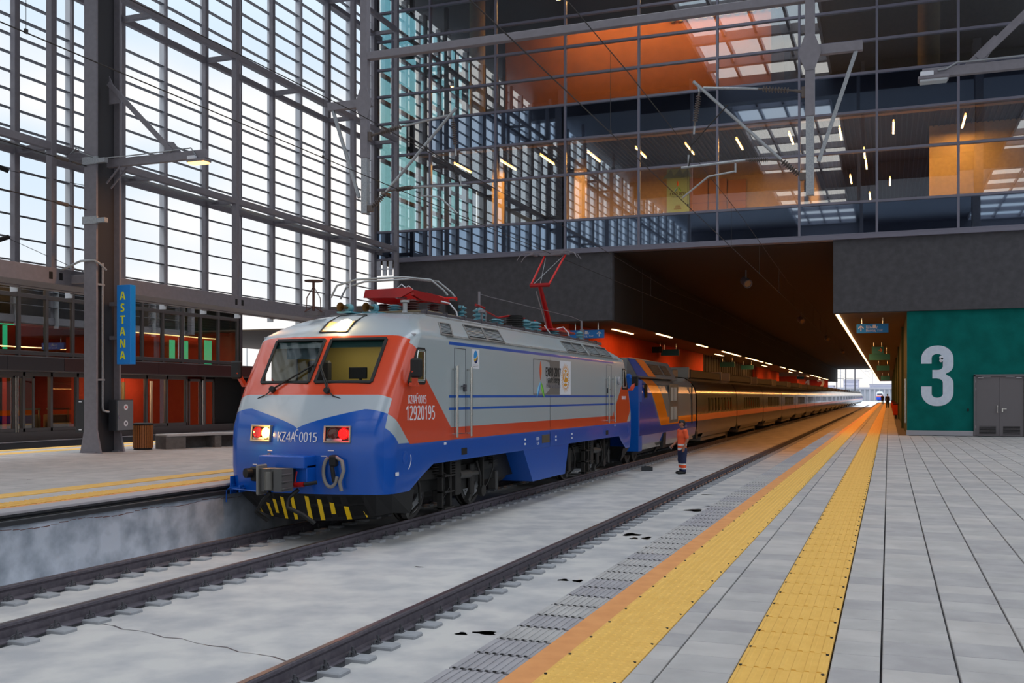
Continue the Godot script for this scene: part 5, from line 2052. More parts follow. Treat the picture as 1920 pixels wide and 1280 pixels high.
	for e in [[-0.86, 0.2, 0.24, 0.26], [-0.6, 0.2, 0.12, 0.26], [-0.43, 0.2, 0.12, 0.26], [-0.24, 0.2, 0.12, 0.26], [0.25, 0.22, 0.12, 0.28], [0.45, 0.22, 0.12, 0.28], [0.66, 0.22, 0.12, 0.28], [0.95, 0.22, 0.24, 0.28], [-0.8, 0.68, 0.14, 0.4], [-0.62, 0.66, 0.1, 0.3], [-0.44, 0.68, 0.1, 0.36], [-0.24, 0.7, 0.1, 0.4], [0.24, 0.7, 0.12, 0.42], [0.45, 0.68, 0.1, 0.4], [0.66, 0.66, 0.12, 0.4], [0.95, 0.66, 0.22, 0.42]]:
		m = mb()
		var hw: float = e[2] / 2
		var hv: float = e[3] / 2
		m.quad(pl.call(e[0] - hw, e[1] + hv, 0.004), pl.call(e[0] + hw, e[1] + hv, 0.004), pl.call(e[0] + hw, e[1] - hv, 0.004), pl.call(e[0] - hw, e[1] - hv, 0.004))
		obj("plough_opening", m, mat("void", Color(0.008, 0.008, 0.008), 0.9), t)


func loco_sides(t: Node3D) -> void:
	var m: MB
	var sx := CX + 1.55
	for r in 2:
		var D := func(q: float) -> float: return LF + q if r == 0 else LR - q
		# cab side window
		m = mb()
		var lowt := 0.95
		var c := [P(sx - 0.01, 1.72, D.call(lowt)), P(sx - 0.01, 1.72, D.call(1.6)), P(sx - 0.01, 2.3, D.call(1.6)), P(sx - 0.01, 2.3, D.call(1.31))]
		for i in 4:
			m.bar(c[i], c[(i + 1) % 4], 0.05, 0.05, Vector3.RIGHT, 0.01)
		var f := obj("side_window_frame", m, mats.black, t)
		m = mb()
		var h := [P(sx + 0.01, 1.76, D.call(1.14)), P(sx + 0.01, 1.76, D.call(1.56)), P(sx + 0.01, 2.27, D.call(1.56)), P(sx + 0.01, 2.27, D.call(1.31))]
		for i in 4:
			m.bar(h[i], h[(i + 1) % 4], 0.035, 0.04, Vector3.RIGHT, 0.01)
		obj("sliding_window", m, mats.steel_bright, f)
		m = mb()
		m.face(c[0], c[1], c[2], c[3], Vector3.RIGHT)
		obj("pane", m, mats.windscreen, f)
		# mirror on its orange arm
		for s in ([1.0, -1.0] if r == 0 else [1.0]):
			m = mb()
			m.box(CX + s * 1.58, CX + s * 1.72, 1.66, 1.72, D.call(0.98) - 0.06, D.call(0.98) + 0.06, 0.01)
			m.bar(P(CX + s * 1.68, 1.7, D.call(0.95)), P(CX + s * 1.74, 1.92, D.call(0.82)), 0.1, 0.06)
			obj("mirror_arm", m, mats.loco_orange, t)
			m = mb()
			m.box(CX + s * 1.66, CX + s * 1.86, 1.8, 2.12, D.call(0.84) - 0.05, D.call(0.84) + 0.05, 0.03)
			obj("mirror", m, mats.black, t)
		# door seam, handrails, lever
		var d0: float = D.call(2.86)
		var d1: float = D.call(3.38)
		m = mb()
		for e in [[d0, 0.8, d0, 2.38], [d1, 0.8, d1, 2.38], [d0, 0.8, d1, 0.8], [d0, 2.38, d1, 2.38]]:
			m.bar(P(sx + 0.002, e[1], e[0]), P(sx + 0.002, e[3], e[2]), 0.012, 0.006, Vector3.RIGHT)
		obj("door_seam", m, mats.steel_dark, t)
		for dd in ([D.call(2.78), D.call(3.44)]):
			m = mb()
			m.tube([P(sx + 0.09, 0.74, dd), P(sx + 0.09, 2.05, dd)], 0.026, 10)
			for y in [0.8, 1.99]:
				m.tube([P(sx - 0.01, y, dd), P(sx + 0.09, y, dd)], 0.018, 6)
			obj("handrail", m, mats.steel_bright, t)
		m = mb()
		m.box(sx, sx + 0.05, 1.58, 1.72, D.call(3.3) - 0.04, D.call(3.3) + 0.04, 0.01)
		m.bar(P(sx + 0.05, 1.68, D.call(3.3)), P(sx + 0.05, 1.68, D.call(3.08)), 0.02, 0.025)
		obj("door_handle", m, mats.steel_dark, t)
		m = mb()
		m.box(sx - 0.02, sx + 0.004, 0.39, 0.53, D.call(3.32) - 0.14, D.call(3.32) + 0.14, 0.01)
		obj("step_recess", m, mats.black, t)
		m = mb()
		m.lathe(P(sx, 0.48, D.call(0.85)), Vector3.RIGHT, [Vector2(0.11, 0), Vector2(0.11, 0.006), Vector2(0.08, 0.008), Vector2(0.04, 0.003), Vector2(0, 0.003)], 20)
		obj("filler_cap", m, mats.loco_blue, t)
		m = mb()
		for e in [[2.45, 0.62], [6.7, 0.52], [6.7, 0.42], [8.0, 0.42], [8.0, 0.5]]:
			m.box(sx, sx + 0.004, e[1], e[1] + 0.045, D.call(e[0]) - 0.05, D.call(e[0]) + 0.05)
		obj("stencil", m, mats.white, t)
	# curved arrow and mark beside the filler cap
	m = mb()
	var pts := []
	for i in 8:
		var a := lerpf(-1.0, 0.35, i / 7.0)
		pts.append(P(sx + 0.003, 0.45 + 0.2 * sin(a), LF + 0.86 + 0.2 * cos(a)))
	for i in 7:
		m.bar(pts[i], pts[i + 1], 0.004, 0.016, Vector3.UP)
	m.box(sx, sx + 0.004, 0.2, 0.26, LF + 0.5, LF + 0.62)
	obj("arrow_mark", m, mats.white, t)
	# numbers
	var back := Vector3(0, 0, -1)
	text(t, "lettering", "KZ4A", 0.14, P(sx + 0.003, 1.44, LF + 1.12), back, Vector3.UP, mats.white, 0.006, 0.75)
	text(t, "lettering", "C", 0.09, P(sx + 0.003, 1.50, LF + 1.30), back, Vector3.UP, mats.white, 0.006, 0.75)
	text(t, "lettering", "0015", 0.14, P(sx + 0.003, 1.44, LF + 1.5), back, Vector3.UP, mats.white, 0.006, 0.75)
	text(t, "lettering", "12920195", 0.24, P(sx + 0.003, 1.21, LF + 1.44), back, Vector3.UP, mats.white, 0.006, 0.78)
	text(t, "lettering", "KZ4A 0015", 0.1, P(sx + 0.003, 1.44, LR - 1.4), back, Vector3.UP, mats.white, 0.006, 0.75)
	text(t, "lettering", "-0.03-", 0.07, P(sx + 0.003, 0.53, LF + 7.55), back, Vector3.UP, mats.white, 0.004)
	text(t, "lettering", "-1.8-", 0.07, P(sx + 0.003, 0.42, LF + 7.55), back, Vector3.UP, mats.white, 0.004)
	# maker's sticker with the oval emblem
	m = mb()
	m.box(sx, sx + 0.004, 2.03, 2.40, LF + 3.70, LF + 4.05)
	var st := obj("sticker", m, mats.white, t)
	var oval := func(part: int) -> PackedVector2Array:
		var p := PackedVector2Array()
		for i in 25:
			var a := TAU * i / 24
			p.append(Vector2(0.10 * cos(a), 0.125 * sin(a)))
		var clip := PackedVector2Array()
		for i in 9:
			var x := lerpf(-0.12, 0.12, i / 8.0)
			clip.append(Vector2(x, 0.02 - 0.05 * cos((x + 0.05) * 14.0) * (1 if part == 0 else 1)))
		if part == 0:
			clip.append(Vector2(0.12, 0.2)); clip.append(Vector2(-0.12, 0.2))
		else:
			for i in clip.size():
				clip[i].y -= 0.012 if part == 1 else 0.05
			clip.append(Vector2(0.12, -0.2)); clip.append(Vector2(-0.12, -0.2))
		var r := Geometry2D.intersect_polygons(p, clip)
		return r[0] if r.size() else PackedVector2Array()
	var oc := [Color(0.1, 0.55, 0.82), Color(0.78, 0.62, 0.15), Color(0.03, 0.15, 0.38)]
	for i in 3:
		var poly: PackedVector2Array = oval.call(i)
		if poly.size() > 2:
			m = mb()
			m.prism(poly, P(sx + 0.004, 2.25, LF + 3.87), back, Vector3.UP, Vector3(0.002 + 0.001 * i, 0, 0))
			obj("emblem", m, mat("oval_%d" % i, oc[i], 0.5), st)
	m = mb()
	for y in [2.06, 2.09]:
		m.box(sx + 0.004, sx + 0.006, y, y + 0.012, LF + 3.75, LF + 4.0)
	obj("print_line", m, mats.granite, st)
	# exhibition panel
	m = mb()
	m.box(sx, sx + 0.006, 1.53, 2.34, 21.3, 23.22)
	var pn := obj("poster_panel", m, mat("panel_grey", Color(0.42, 0.41, 0.40), 0.5), t)
	m = mb()
	var edge := PackedVector2Array([Vector2(21.32, 1.55), Vector2(21.32, 2.32), Vector2(22.15, 2.32)])
	for i in 12:
		edge.append(Vector2(22.38 + 0.12 * sin(i * 1.35) + 0.05 * cos(i * 3.1) - (0.0 if i < 6 else 0.08 * (i - 6) / 6.0), 2.28 - i * 0.06))
	edge.append(Vector2(22.15, 1.55))
	m.prism(edge, Vector3(sx + 0.006, 0, 0), back, Vector3.UP, Vector3(0.002, 0, 0))
	obj("map_shape", m, mat("panel_pale", Color(0.62, 0.63, 0.64), 0.5), pn)
	leaf_emblem(pn, P(sx + 0.009, 1.84, 21.78), 0.46, back, Vector3.UP)
	text(pn, "lettering", "EXPO 2017", 0.21, P(sx + 0.009, 2.06, 22.72), back, Vector3.UP, mats.black, 0.004, 0.8, true)
	text(pn, "lettering", "Future Energy", 0.14, P(sx + 0.009, 1.88, 22.72), back, Vector3.UP, mats.black, 0.004, 0.85)
	text(pn, "lettering", "Astana Kazakhstan", 0.11, P(sx + 0.009, 1.74, 22.72), back, Vector3.UP, mats.steel, 0.004, 0.85)
	m = mb()
	m.box(sx, sx + 0.007, 1.53, 2.36, 23.24, 24.12)
	var sun := obj("sun_panel", m, mats.white, t)
	var gold := mat("gold", Color(0.85, 0.58, 0.10), 0.5)
	m = mb()
	m.lathe(P(sx + 0.007, 1.94, 23.68), Vector3.RIGHT, [Vector2(0.21, 0), Vector2(0.21, 0.003), Vector2(0, 0.003)], 28)
	obj("disc", m, gold, sun)
	m = mb()
	for i in 32:
		var a := TAU * i / 32
		var u := back * cos(a) + Vector3.UP * sin(a)
		var w := back * -sin(a) + Vector3.UP * cos(a)
		m.prism(PackedVector2Array([Vector2(0.245, -0.016), Vector2(0.36, 0.0), Vector2(0.245, 0.016)]), P(sx + 0.007, 1.94, 23.68), u, w, Vector3(0.003, 0, 0))
	obj("rays", m, gold, sun)
	text(sun, "lettering", "25", 0.3, P(sx + 0.012, 1.95, 23.68), back, Vector3.UP, mats.white, 0.004, 1.0)
	# blue tank box between the bogies
	m = mb()
	m.prism(PackedVector2Array([Vector2(20.66, 0.33), Vector2(24.0, 0.33), Vector2(23.7, -0.42), Vector2(21.3, -0.42)]), P(CX - 1.5, 0, 0), Vector3(0, 0, -1), Vector3.UP, Vector3(3.04, 0, 0))
	obj("tank_box", m, mats.loco_blue, t)
	m = mb()
	m.box(sx - 0.01, sx + 0.008, 0.41, 0.6, 21.9, 22.45, 0.004)
	obj("data_plate", m, mat("plate_brown", Color(0.33, 0.29, 0.22), 0.6), t)
	m = mb()
	m.lathe(P(sx, 1.95, LR - 2.1), Vector3.RIGHT, [Vector2(0.11, 0), Vector2(0.12, 0.04), Vector2(0.08, 0.07), Vector2(0, 0.05)], 14)
	obj("round_lamp", m, mats.granite, t)


func wheel_set(t: Node3D, d: float) -> void:
	var y := RAIL + 0.595
	for s in [-1.0, 1.0]:
		var m := mb()
		var x: float = CX + s * 0.76
		m.lathe(P(x, y, d), Vector3(s, 0, 0), [Vector2(0, -0.06), Vector2(0.59, -0.06), Vector2(0.635, -0.06), Vector2(0.635, -0.03), Vector2(0.6, -0.02), Vector2(0.592, 0.075), Vector2(0.52, 0.08), Vector2(0.5, 0.05), Vector2(0.2, 0.05), Vector2(0.2, 0.1), Vector2(0, 0.1)], 40)
		var w := obj("wheel", m, mat("wheel", Color(0.20, 0.19, 0.18), 0.4, 0.5), t)
		m = mb()
		m.lathe(P(x, y, d), Vector3(s, 0, 0), [Vector2(0.3, 0.05), Vector2(0.3, 0.085), Vector2(0.5, 0.085), Vector2(0.5, 0.05)], 40)
		obj("brake_disc", m, mat("disc", Color(0.52, 0.53, 0.54), 0.45, 0.4), w)
		m = mb()
		for i in 16:
			var a := TAU * i / 16
			m.lathe(P(x + s * 0.085, y + 0.42 * sin(a), d + 0.42 * cos(a)), Vector3(s, 0, 0), [Vector2(0.02, 0), Vector2(0.018, 0.003), Vector2(0, 0.003)], 8)
		obj("disc_bolts", m, mats.black, w, "stuff")
	var m := mb()
	m.tube([P(CX - 0.7, y, d), P(CX + 0.7, y, d)], 0.1, 10)
	obj("axle", m, mats.bogie, t)


func loco_under(t: Node3D) -> void:
	var m := mb()
	m.box(CX - 1.1, CX + 1.1, -0.25, 0.32, LF + 1.3, LR - 1.3)
	obj("underframe", m, mats.black, t)
	m = mb()
	m.tube([P(CX + 0.7, -0.12, 19.75), P(CX + 0.7, -0.12, 21.1)], 0.32, 20)
	obj("air_tank", m, mat("tank_brown", Color(0.17, 0.14, 0.11), 0.6), t)
	for w in [[16.57, 19.37], [25.9, 28.6]]:
		for d in w:
			wheel_set(t, d)
		var dc: float = (w[0] + w[1]) / 2
		for s in [-1.0, 1.0]:
			var x: float = CX + s * 1.06
			m = mb()
			# dropped side frame
			m.prism(PackedVector2Array([Vector2(w[0] - 0.75, 0.14), Vector2(w[0] - 0.75, 0.0), Vector2(w[0] - 0.35, -0.02), Vector2(w[0] + 0.55, -0.04), Vector2(dc - 0.75, -0.34), Vector2(dc + 0.75, -0.34), Vector2(w[1] - 0.55, -0.04), Vector2(w[1] + 0.35, -0.02), Vector2(w[1] + 0.75, 0.0), Vector2(w[1] + 0.75, 0.14)]), P(x - 0.09, 0, 0), Vector3(0, 0, -1), Vector3.UP, Vector3(0.18, 0, 0))
			var fr := obj("bogie_frame", m, mats.bogie, t)
			for d in w:
				for e in [-0.34, 0.34]:
					m = mb()
					for i in 5:
						m.lathe(P(x + s * 0.08, 0.06 + i * 0.05, d + e), Vector3.UP, [Vector2(0.06, 0), Vector2(0.1, 0.012), Vector2(0.1, 0.028), Vector2(0.06, 0.04)], 12)
					obj("coil_spring", m, mats.bogie, fr)
				m = mb()
				m.box(x + s * 0.12, x + s * 0.2, -0.45, 0.15, d - 0.98, d - 0.78, 0.02)
				m.tube([P(x + s * 0.2, 0.2, d - 0.7), P(x + s * 0.24, -0.1, d - 0.6), P(x + s * 0.2, -0.4, d - 0.5), P(x, -0.62, d - 0.55)], 0.025, 6)
				obj("sand_pipe", m, mats.bogie, fr)
				m = mb()
				m.bar(P(x, -0.42, d - 0.5), P(x, -0.62, d - 0.72), 0.1, 0.1)
				m.box(x - 0.1, x + 0.1, -0.5, -0.1, d + 0.64, d + 0.78, 0.02)
				obj("brake_gear", m, mats.bogie_light, fr)
			m = mb()
			m.tube([P(x + s * 0.18, -0.02, dc - 0.2), P(x + s * 0.18, -0.04, dc + 0.35)], 0.085, 12)
			m.tube([P(x + s * 0.18, -0.04, dc + 0.3), P(x + s * 0.18, -0.05, dc + 0.8)], 0.055, 12)
			obj("damper", m, mats.bogie_light, fr)
			m = mb()
			for i in 6:
				m.lathe(P(x + s * 0.1, -0.02 + i * 0.05, dc - 0.45), Vector3.UP, [Vector2(0.09, 0), Vector2(0.14, 0.012), Vector2(0.14, 0.03), Vector2(0.09, 0.042)], 14)
			obj("coil_spring", m, mats.bogie, fr)
			m = mb()
			m.bar(P(x + s * 0.2, 0.25, dc + 0.95), P(x + s * 0.2, -0.35, dc + 0.95), 0.07, 0.1)
			m.lathe(P(x + s * 0.16, -0.42, dc + 0.95), Vector3(s, 0, 0), [Vector2(0, 0), Vector2(0.12, 0.0), Vector2(0.12, 0.1), Vector2(0, 0.1)], 14)
			m.tube([P(x + s * 0.2, 0.2, dc + 1.6), P(x + s * 0.24, 0.0, dc + 1.5), P(x + s * 0.24, -0.3, dc + 1.2), P(x + s * 0.2, -0.42, dc + 1.0)], 0.014, 6)
			m.tube([P(x + s * 0.2, 0.1, dc - 1.0), P(x + s * 0.26, 0.0, dc - 0.8), P(x + s * 0.26, -0.2, dc - 0.75), P(x + s * 0.2, -0.4, dc - 0.9)], 0.014, 6)
			obj("cable_run", m, mats.bogie, fr)
		m = mb()
		m.box(CX - 1.05, CX - 0.5, -0.5, 0.0, dc - 0.6, dc + 0.6, 0.05)
		m.box(CX - 0.6, CX + 0.6, -0.55, 0.05, dc - 0.9, dc + 0.9, 0.08)
		obj("traction_motor", m, mats.bogie, t)
		m = mb()
		m.box(CX + 1.18, CX + 1.3, -0.4, 0.32, dc - 0.4, dc - 0.15, 0.02)
		m.box(CX + 1.2, CX + 1.3, -0.62, 0.32, dc - 1.05, dc - 0.98)
		m.box(CX + 1.2, CX + 1.3, -0.62, 0.32, dc - 0.68, dc - 0.61)
		for i in 3:
			m.box(CX + 1.12, CX + 1.36, -0.6 + i * 0.3, -0.57 + i * 0.3, dc - 1.05, dc - 0.61)
		obj("step_ladder", m, mats.bogie, t)


func insulator(m: MB, at: Vector3, h: float, r: float, ribs: int) -> void:
	var pr := []
	for i in ribs:
		var y := h * i / ribs
		var s := h / ribs
		pr.append(Vector2(r * 0.55, y))
		pr.append(Vector2(r, y + s * 0.3))
		pr.append(Vector2(r, y + s * 0.5))
		pr.append(Vector2(r * 0.55, y + s * 0.8))
	pr.append(Vector2(r * 0.5, h)); pr.append(Vector2(0, h))
	m.lathe(at, Vector3.UP, pr, 14)


func loco_roof(t: Node3D) -> void:
	var y := 3.05
	var m := mb()
	# lattice antenna on the far side of the nose
	m.box(CX - 1.0, CX - 0.72, 2.97, 3.05, 15.9, 16.15)
	obj("antenna_plinth", m, mats.steel_dark, t)
	var ax := CX - 0.87
	m = mb()
	m.tube([P(ax, 3.0, 16), P(ax, 3.6, 16)], 0.025, 8)
	m.lathe(P(ax, 3.6, 16), Vector3.UP, [Vector2(0, 0), Vector2(0.16, 0.0), Vector2(0.17, 0.02), Vector2(0, 0.03)], 16)
	for a in 6:
		var q := Vector3(cos(a * TAU / 6), 0, sin(a * TAU / 6))
		m.tube([P(ax, 3.52, 16), P(ax, 3.3, 16) + q * 0.14, P(ax, 3.06, 16) + q * 0.15], 0.006, 5)
	for a in 3:
		var q := Vector3(cos(a * TAU / 3), 0, sin(a * TAU / 3))
		m.tube([P(ax, 3.15, 16), P(ax, 3.04, 16) + q * 0.18], 0.012, 5)
	obj("antenna", m, mat("rust", Color(0.24, 0.13, 0.12), 0.7), t)
	# horns
	for e in [[-0.37, 16.3], [0.05, 16.5]]:
		m = mb()
		m.lathe(P(CX + e[0], 3.13, e[1] - 0.2), Vector3(0.15, 0, -1), [Vector2(0.085, 0), Vector2(0.05, 0.07), Vector2(0.03, 0.18), Vector2(0.03, 0.3)], 14)
		var hn := obj("horn", m, mat("horn_brass", Color(0.38, 0.30, 0.17), 0.45, 0.4), t)
		m = mb()
		m.lathe(P(CX + e[0] + 0.03, 3.13, e[1]), Vector3(0.15, 0, -1), [Vector2(0, 0), Vector2(0.07, 0.0), Vector2(0.08, 0.05), Vector2(0.08, 0.1), Vector2(0.04, 0.16), Vector2(0, 0.16)], 14)
		m.box(CX + e[0] - 0.1, CX + e[0] + 0.2, 3.02, 3.05, e[1] - 0.15, e[1] + 0.3)
		obj("horn_body", m, mats.insulator, hn)
	# folded pantograph on its insulators
	m = mb()
	m.box(CX - 0.3, CX + 0.85, y, y + 0.08, 17.2, 18.9, 0.02)
	obj("pantograph_plinth", m, mat("plinth_tan", Color(0.42, 0.37, 0.28), 0.7), t)
	for e in [[0.35, 17.6], [0.35, 18.6], [-0.6, 18.2]]:
		m = mb()
		insulator(m, P(CX + e[0], y + 0.08, e[1]), 0.24, 0.14, 5)
		obj("insulator", m, mats.insulator_brown, t)
	m = mb()
	insulator(m, P(CX + 0.1, y + 0.06, 17.35), 0.15, 0.13, 3)
	obj("insulator", m, mats.insulator, t)
	m = mb()
	m.lathe(P(CX + 0.5, y, 17.0), Vector3.UP, [Vector2(0.05, 0), Vector2(0.06, 0.02), Vector2(0.045, 0.06), Vector2(0.045, 0.2), Vector2(0.09, 0.21), Vector2(0.09, 0.25), Vector2(0, 0.26)], 14)
	obj("roof_aerial", m, mats.galvanised, t)
	m = mb()
	m.prism(PackedVector2Array([Vector2(17.25, 3.42), Vector2(17.25, 3.52), Vector2(18.3, 3.52), Vector2(18.9, 3.46), Vector2(19.0, 3.38), Vector2(18.2, 3.36), Vector2(17.6, 3.36)]), P(CX - 0.5, 0, 0), Vector3(0, 0, -1), Vector3.UP, Vector3(0.06, 0, 0))
	m.prism(PackedVector2Array([Vector2(17.25, 3.42), Vector2(17.25, 3.52), Vector2(18.3, 3.52), Vector2(18.9, 3.46), Vector2(19.0, 3.38), Vector2(18.2, 3.36), Vector2(17.6, 3.36)]), P(CX + 0.5, 0, 0), Vector3(0, 0, -1), Vector3.UP, Vector3(0.06, 0, 0))
	m.prism(PackedVector2Array([Vector2(-0.5, 3.4), Vector2(-0.46, 3.55), Vector2(0.5, 3.57), Vector2(0.56, 3.5), Vector2(0.3, 3.38)]), P(CX, 0, 17.2), Vector3.RIGHT, Vector3.UP, Vector3(0, 0, -0.06))
	m.box(CX - 0.5, CX + 0.56, 3.4, 3.5, 18.5, 18.6, 0.01)
	obj("pantograph_frame", m, mats.red, t)
	m = mb()
	m.tube([P(CX + 0.05, 3.48, 18.2), P(CX + 0.05, 3.56, 18.9), P(CX + 0.05, 3.58, 19.7)], 0.11, 12, true, 0.06)
	m.tube([P(CX - 0.25, 3.58, 19.75), P(CX + 0.35, 3.58, 19.75)], 0.05, 10)
	m.tube([P(CX - 0.25, 3.5, 17.6), P(CX - 0.25, 3.62, 19.6)], 0.04, 8)
	obj("pantograph_arm", m, mats.red_bright, t)
	m = mb()
	for e in [0.0, 0.35]:
		m.tube([P(CX - 0.95, 3.38, 16.75 + e), P(CX - 0.82, 3.6, 16.75 + e), P(CX - 0.5, 3.72, 16.9 + e), P(CX + 0.3, 3.78, 17.3 + e), P(CX + 0.75, 3.74, 17.6 + e), P(CX + 0.95, 3.55, 17.75 + e), P(CX + 1.02, 3.45, 17.8 + e)], 0.02, 8)
	m.tube([P(CX - 0.75, 3.66, 16.8), P(CX - 0.75, 3.66, 17.15)], 0.015, 6)
	m.tube([P(CX + 0.75, 3.74, 17.6), P(CX + 0.75, 3.74, 17.95)], 0.015, 6)
	obj("contact_bow", m, mats.galvanised, t)
	m = mb()
	m.tube([P(CX + 0.6, 3.4, 18.4), P(CX + 0.75, 3.36, 18.5), P(CX + 0.85, 3.2, 18.6), P(CX + 0.86, 3.05, 18.65)], 0.018, 6)
	for e in [17.45, 17.75]:
		m.tube([P(CX + 0.1, 3.58, e), P(CX + 0.2, 3.66, e), P(CX + 0.3, 3.58, e)], 0.012, 6)
	obj("flexible_lead", m, mats.white, t)
	m = mb()
	m.tube([P(CX - 0.62, y, 16.9), P(CX - 0.62, 4.15, 16.9)], 0.02, 6)
	obj("roof_mast", m, mats.white, t)
	# row of insulators and busbar
	for e in [[0.45, 19.75, 0.36, 0.13, "insulator"], [0.4, 20.9, 0.4, 0.15, "insulator"], [0.55, 21.5, 0.2, 0.14, "insulator"], [0.3, 22.3, 0.26, 0.15, "insulator"], [0.4, 23.9, 0.36, 0.18, "insulator"], [0.5, 24.4, 0.34, 0.18, "insulator"], [0.35, 26.4, 0.24, 0.16, "insulator"], [0.45, 28.6, 0.34, 0.12, "insulator"]]:
		m = mb()
		insulator(m, P(CX + e[0], y + 0.02, e[1]), e[2], e[3], 4)
		obj("insulator", m, mats[e[4]], t)
	m = mb()
	m.lathe(P(CX + 0.4, y, 23.2), Vector3.UP, [Vector2(0.22, 0), Vector2(0.22, 0.03)] + ribbed(0.22, 0.03, 0.42, 7) + [Vector2(0, 0.44)], 16)
	m.lathe(P(CX + 0.35, y, 19.5), Vector3.UP, [Vector2(0.12, 0), Vector2(0.14, 0.1), Vector2(0.14, 0.45), Vector2(0, 0.52)], 14)
	obj("transformer_bushing", m, mats.dark, t)
	m = mb()
	m.tube([P(CX + 0.4, 3.53, 20.7), P(CX + 0.4, 3.5, 21.2)], 0.03, 8)
	m.tube([P(CX + 0.4, 3.47, 20.9), P(CX + 0.35, 3.4, 21.8), P(CX + 0.3, 3.36, 22.3), P(CX + 0.32, 3.46, 23.0), P(CX + 0.4, 3.46, 23.9)], 0.022, 8)
	m.tube([P(CX + 0.5, 3.44, 24.4), P(CX + 0.4, 3.3, 25.2), P(CX + 0.4, 3.32, 26.2)], 0.022, 8)
	obj("busbar", m, mats.red, t)
	m = mb()
	m.tube([P(CX + 0.4, y, 20.9), P(CX + 0.4, 3.85, 20.9)], 0.03, 8)
	m.box(CX + 0.38, CX + 0.52, y, 3.4, 20.98, 21.04)
	m.tube([P(CX + 0.4, 3.8, 20.9), P(CX + 0.5, 3.76, 21.3), P(CX + 0.4, 3.8, 28.0), P(CX + 0.4, 3.75, 28.9)], 0.008, 5)
	m.tube([P(CX + 0.4, y, 28.95), P(CX + 0.4, 3.75, 28.95)], 0.03, 8)
	m.box(CX + 0.34, CX + 0.46, y, 3.5, 28.98, 29.04)
	m.lathe(P(CX + 0.75, y, 20.2), Vector3.UP, [Vector2(0.03, 0), Vector2(0.03, 0.25), Vector2(0.08, 0.26), Vector2(0.07, 0.32), Vector2(0, 0.34)], 10)
	obj("lightning_mast", m, mats.steel, t)
	m = mb()
	m.tube([P(CX + 0.3, 3.2, 18.9), P(CX + 0.5, 3.15, 19.2), P(CX + 0.6, 3.32, 19.4)], 0.012, 6)
	m.tube([P(CX + 0.6, 3.3, 19.4), P(CX + 0.5, 3.42, 19.7), P(CX + 0.3, 3.46, 20.0)], 0.012, 6)
	obj("cable", m, mats.black, t)
	# raised pantograph
	m = mb()
	m.box(CX - 0.5, CX + 0.5, 3.28, 3.34, 25.9, 28.0, 0.02)
	m.tube([P(CX - 0.4, 3.38, 27.3), P(CX + 0.4, 3.38, 27.3)], 0.06, 10)
	m.tube([P(CX + 0.2, 3.36, 27.3), P(CX + 0.2, 3.4, 28.3)], 0.05, 8)
	obj("pantograph_frame", m, mats.red, t)
	m = mb()
	m.tube([P(CX, 3.4, 27.2), P(CX, 4.55, 26.25)], 0.085, 10, true, 0.06)
	m.tube([P(CX - 0.28, 4.56, 26.25), P(CX + 0.28, 4.56, 26.25)], 0.055, 10)
	obj("lower_arm", m, mats.red, t)
	m = mb()
	m.tube([P(CX - 0.26, 4.56, 26.25), P(CX - 0.12, 5.48, 27.05)], 0.028, 8)
	m.tube([P(CX + 0.26, 4.56, 26.25), P(CX + 0.5, 5.5, 27.05)], 0.028, 8)
	obj("upper_arm", m, mats.red_bright, t)
	m = mb()
	m.tube([P(CX - 0.2, 4.6, 26.3), P(CX + 0.45, 5.45, 27.0)], 0.01, 6)
	m.tube([P(CX - 0.08, 5.4, 27.0), P(CX - 0.02, 4.5, 26.3)], 0.01, 6)
	m.tube([P(CX - 0.12, 4.4, 26.3), P(CX - 0.05, 3.42, 27.0)], 0.018, 6)
	obj("control_rod", m, mats.galvanised, t)
	m = mb()
	for e in [-0.18, 0.18]:
		m.bar(P(CX - 0.62, 5.57, 27.05 + e), P(CX + 0.62, 5.57, 27.05 + e), 0.05, 0.03)
		m.tube([P(CX - 0.62, 5.57, 27.05 + e), P(CX - 0.8, 5.5, 27.05 + e), P(CX - 0.9, 5.36, 27.05 + e)], 0.012, 6)
		m.tube([P(CX + 0.62, 5.57, 27.05 + e), P(CX + 0.8, 5.5, 27.05 + e), P(CX + 0.9, 5.36, 27.05 + e)], 0.012, 6)
	m.box(CX - 0.25, CX + 0.6, 5.48, 5.52, 26.98, 27.12)
	for e in [-0.45, 0.45]:
		m.box(CX + e - 0.05, CX + e + 0.05, 5.5, 5.56, 26.85, 27.25)
	obj("contact_head", m, mats.steel, t)
	m = mb()
	m.tube([P(CX + 0.45, 3.36, 26.4), P(CX + 0.6, 3.4, 26.5), P(CX + 0.72, 3.25, 26.6), P(CX + 0.75, 3.08, 26.6)], 0.016, 6)
	m.tube([P(CX + 0.5, 3.36, 25.2), P(CX + 0.6, 3.1, 25.5)], 0.016, 6)
	obj("flexible_lead", m, mats.white, t)


func ribbed(r: float, y0: float, y1: float, n: int) -> Array:
	var q := []
	for i in n:
		var a := lerpf(y0, y1, float(i) / n)
		var s := (y1 - y0) / n
		q.append(Vector2(r, a)); q.append(Vector2(r, a + s * 0.5)); q.append(Vector2(r * 0.85, a + s * 0.6)); q.append(Vector2(r * 0.85, a + s * 0.9))
	q.append(Vector2(r, y1))
	return q


func coach_profile(top: float) -> PackedVector2Array:
	return PackedVector2Array([Vector2(1.30, -0.30), Vector2(1.40, -0.12), Vector2(1.455, 0.2), Vector2(1.46, 0.45), Vector2(1.46, 0.72), Vector2(1.455, 1.3), Vector2(1.43, 1.6), Vector2(1.36, 1.86), Vector2(1.22, 2.06), Vector2(0.95, top - 0.06), Vector2(0.5, top), Vector2(0, top + 0.01)])


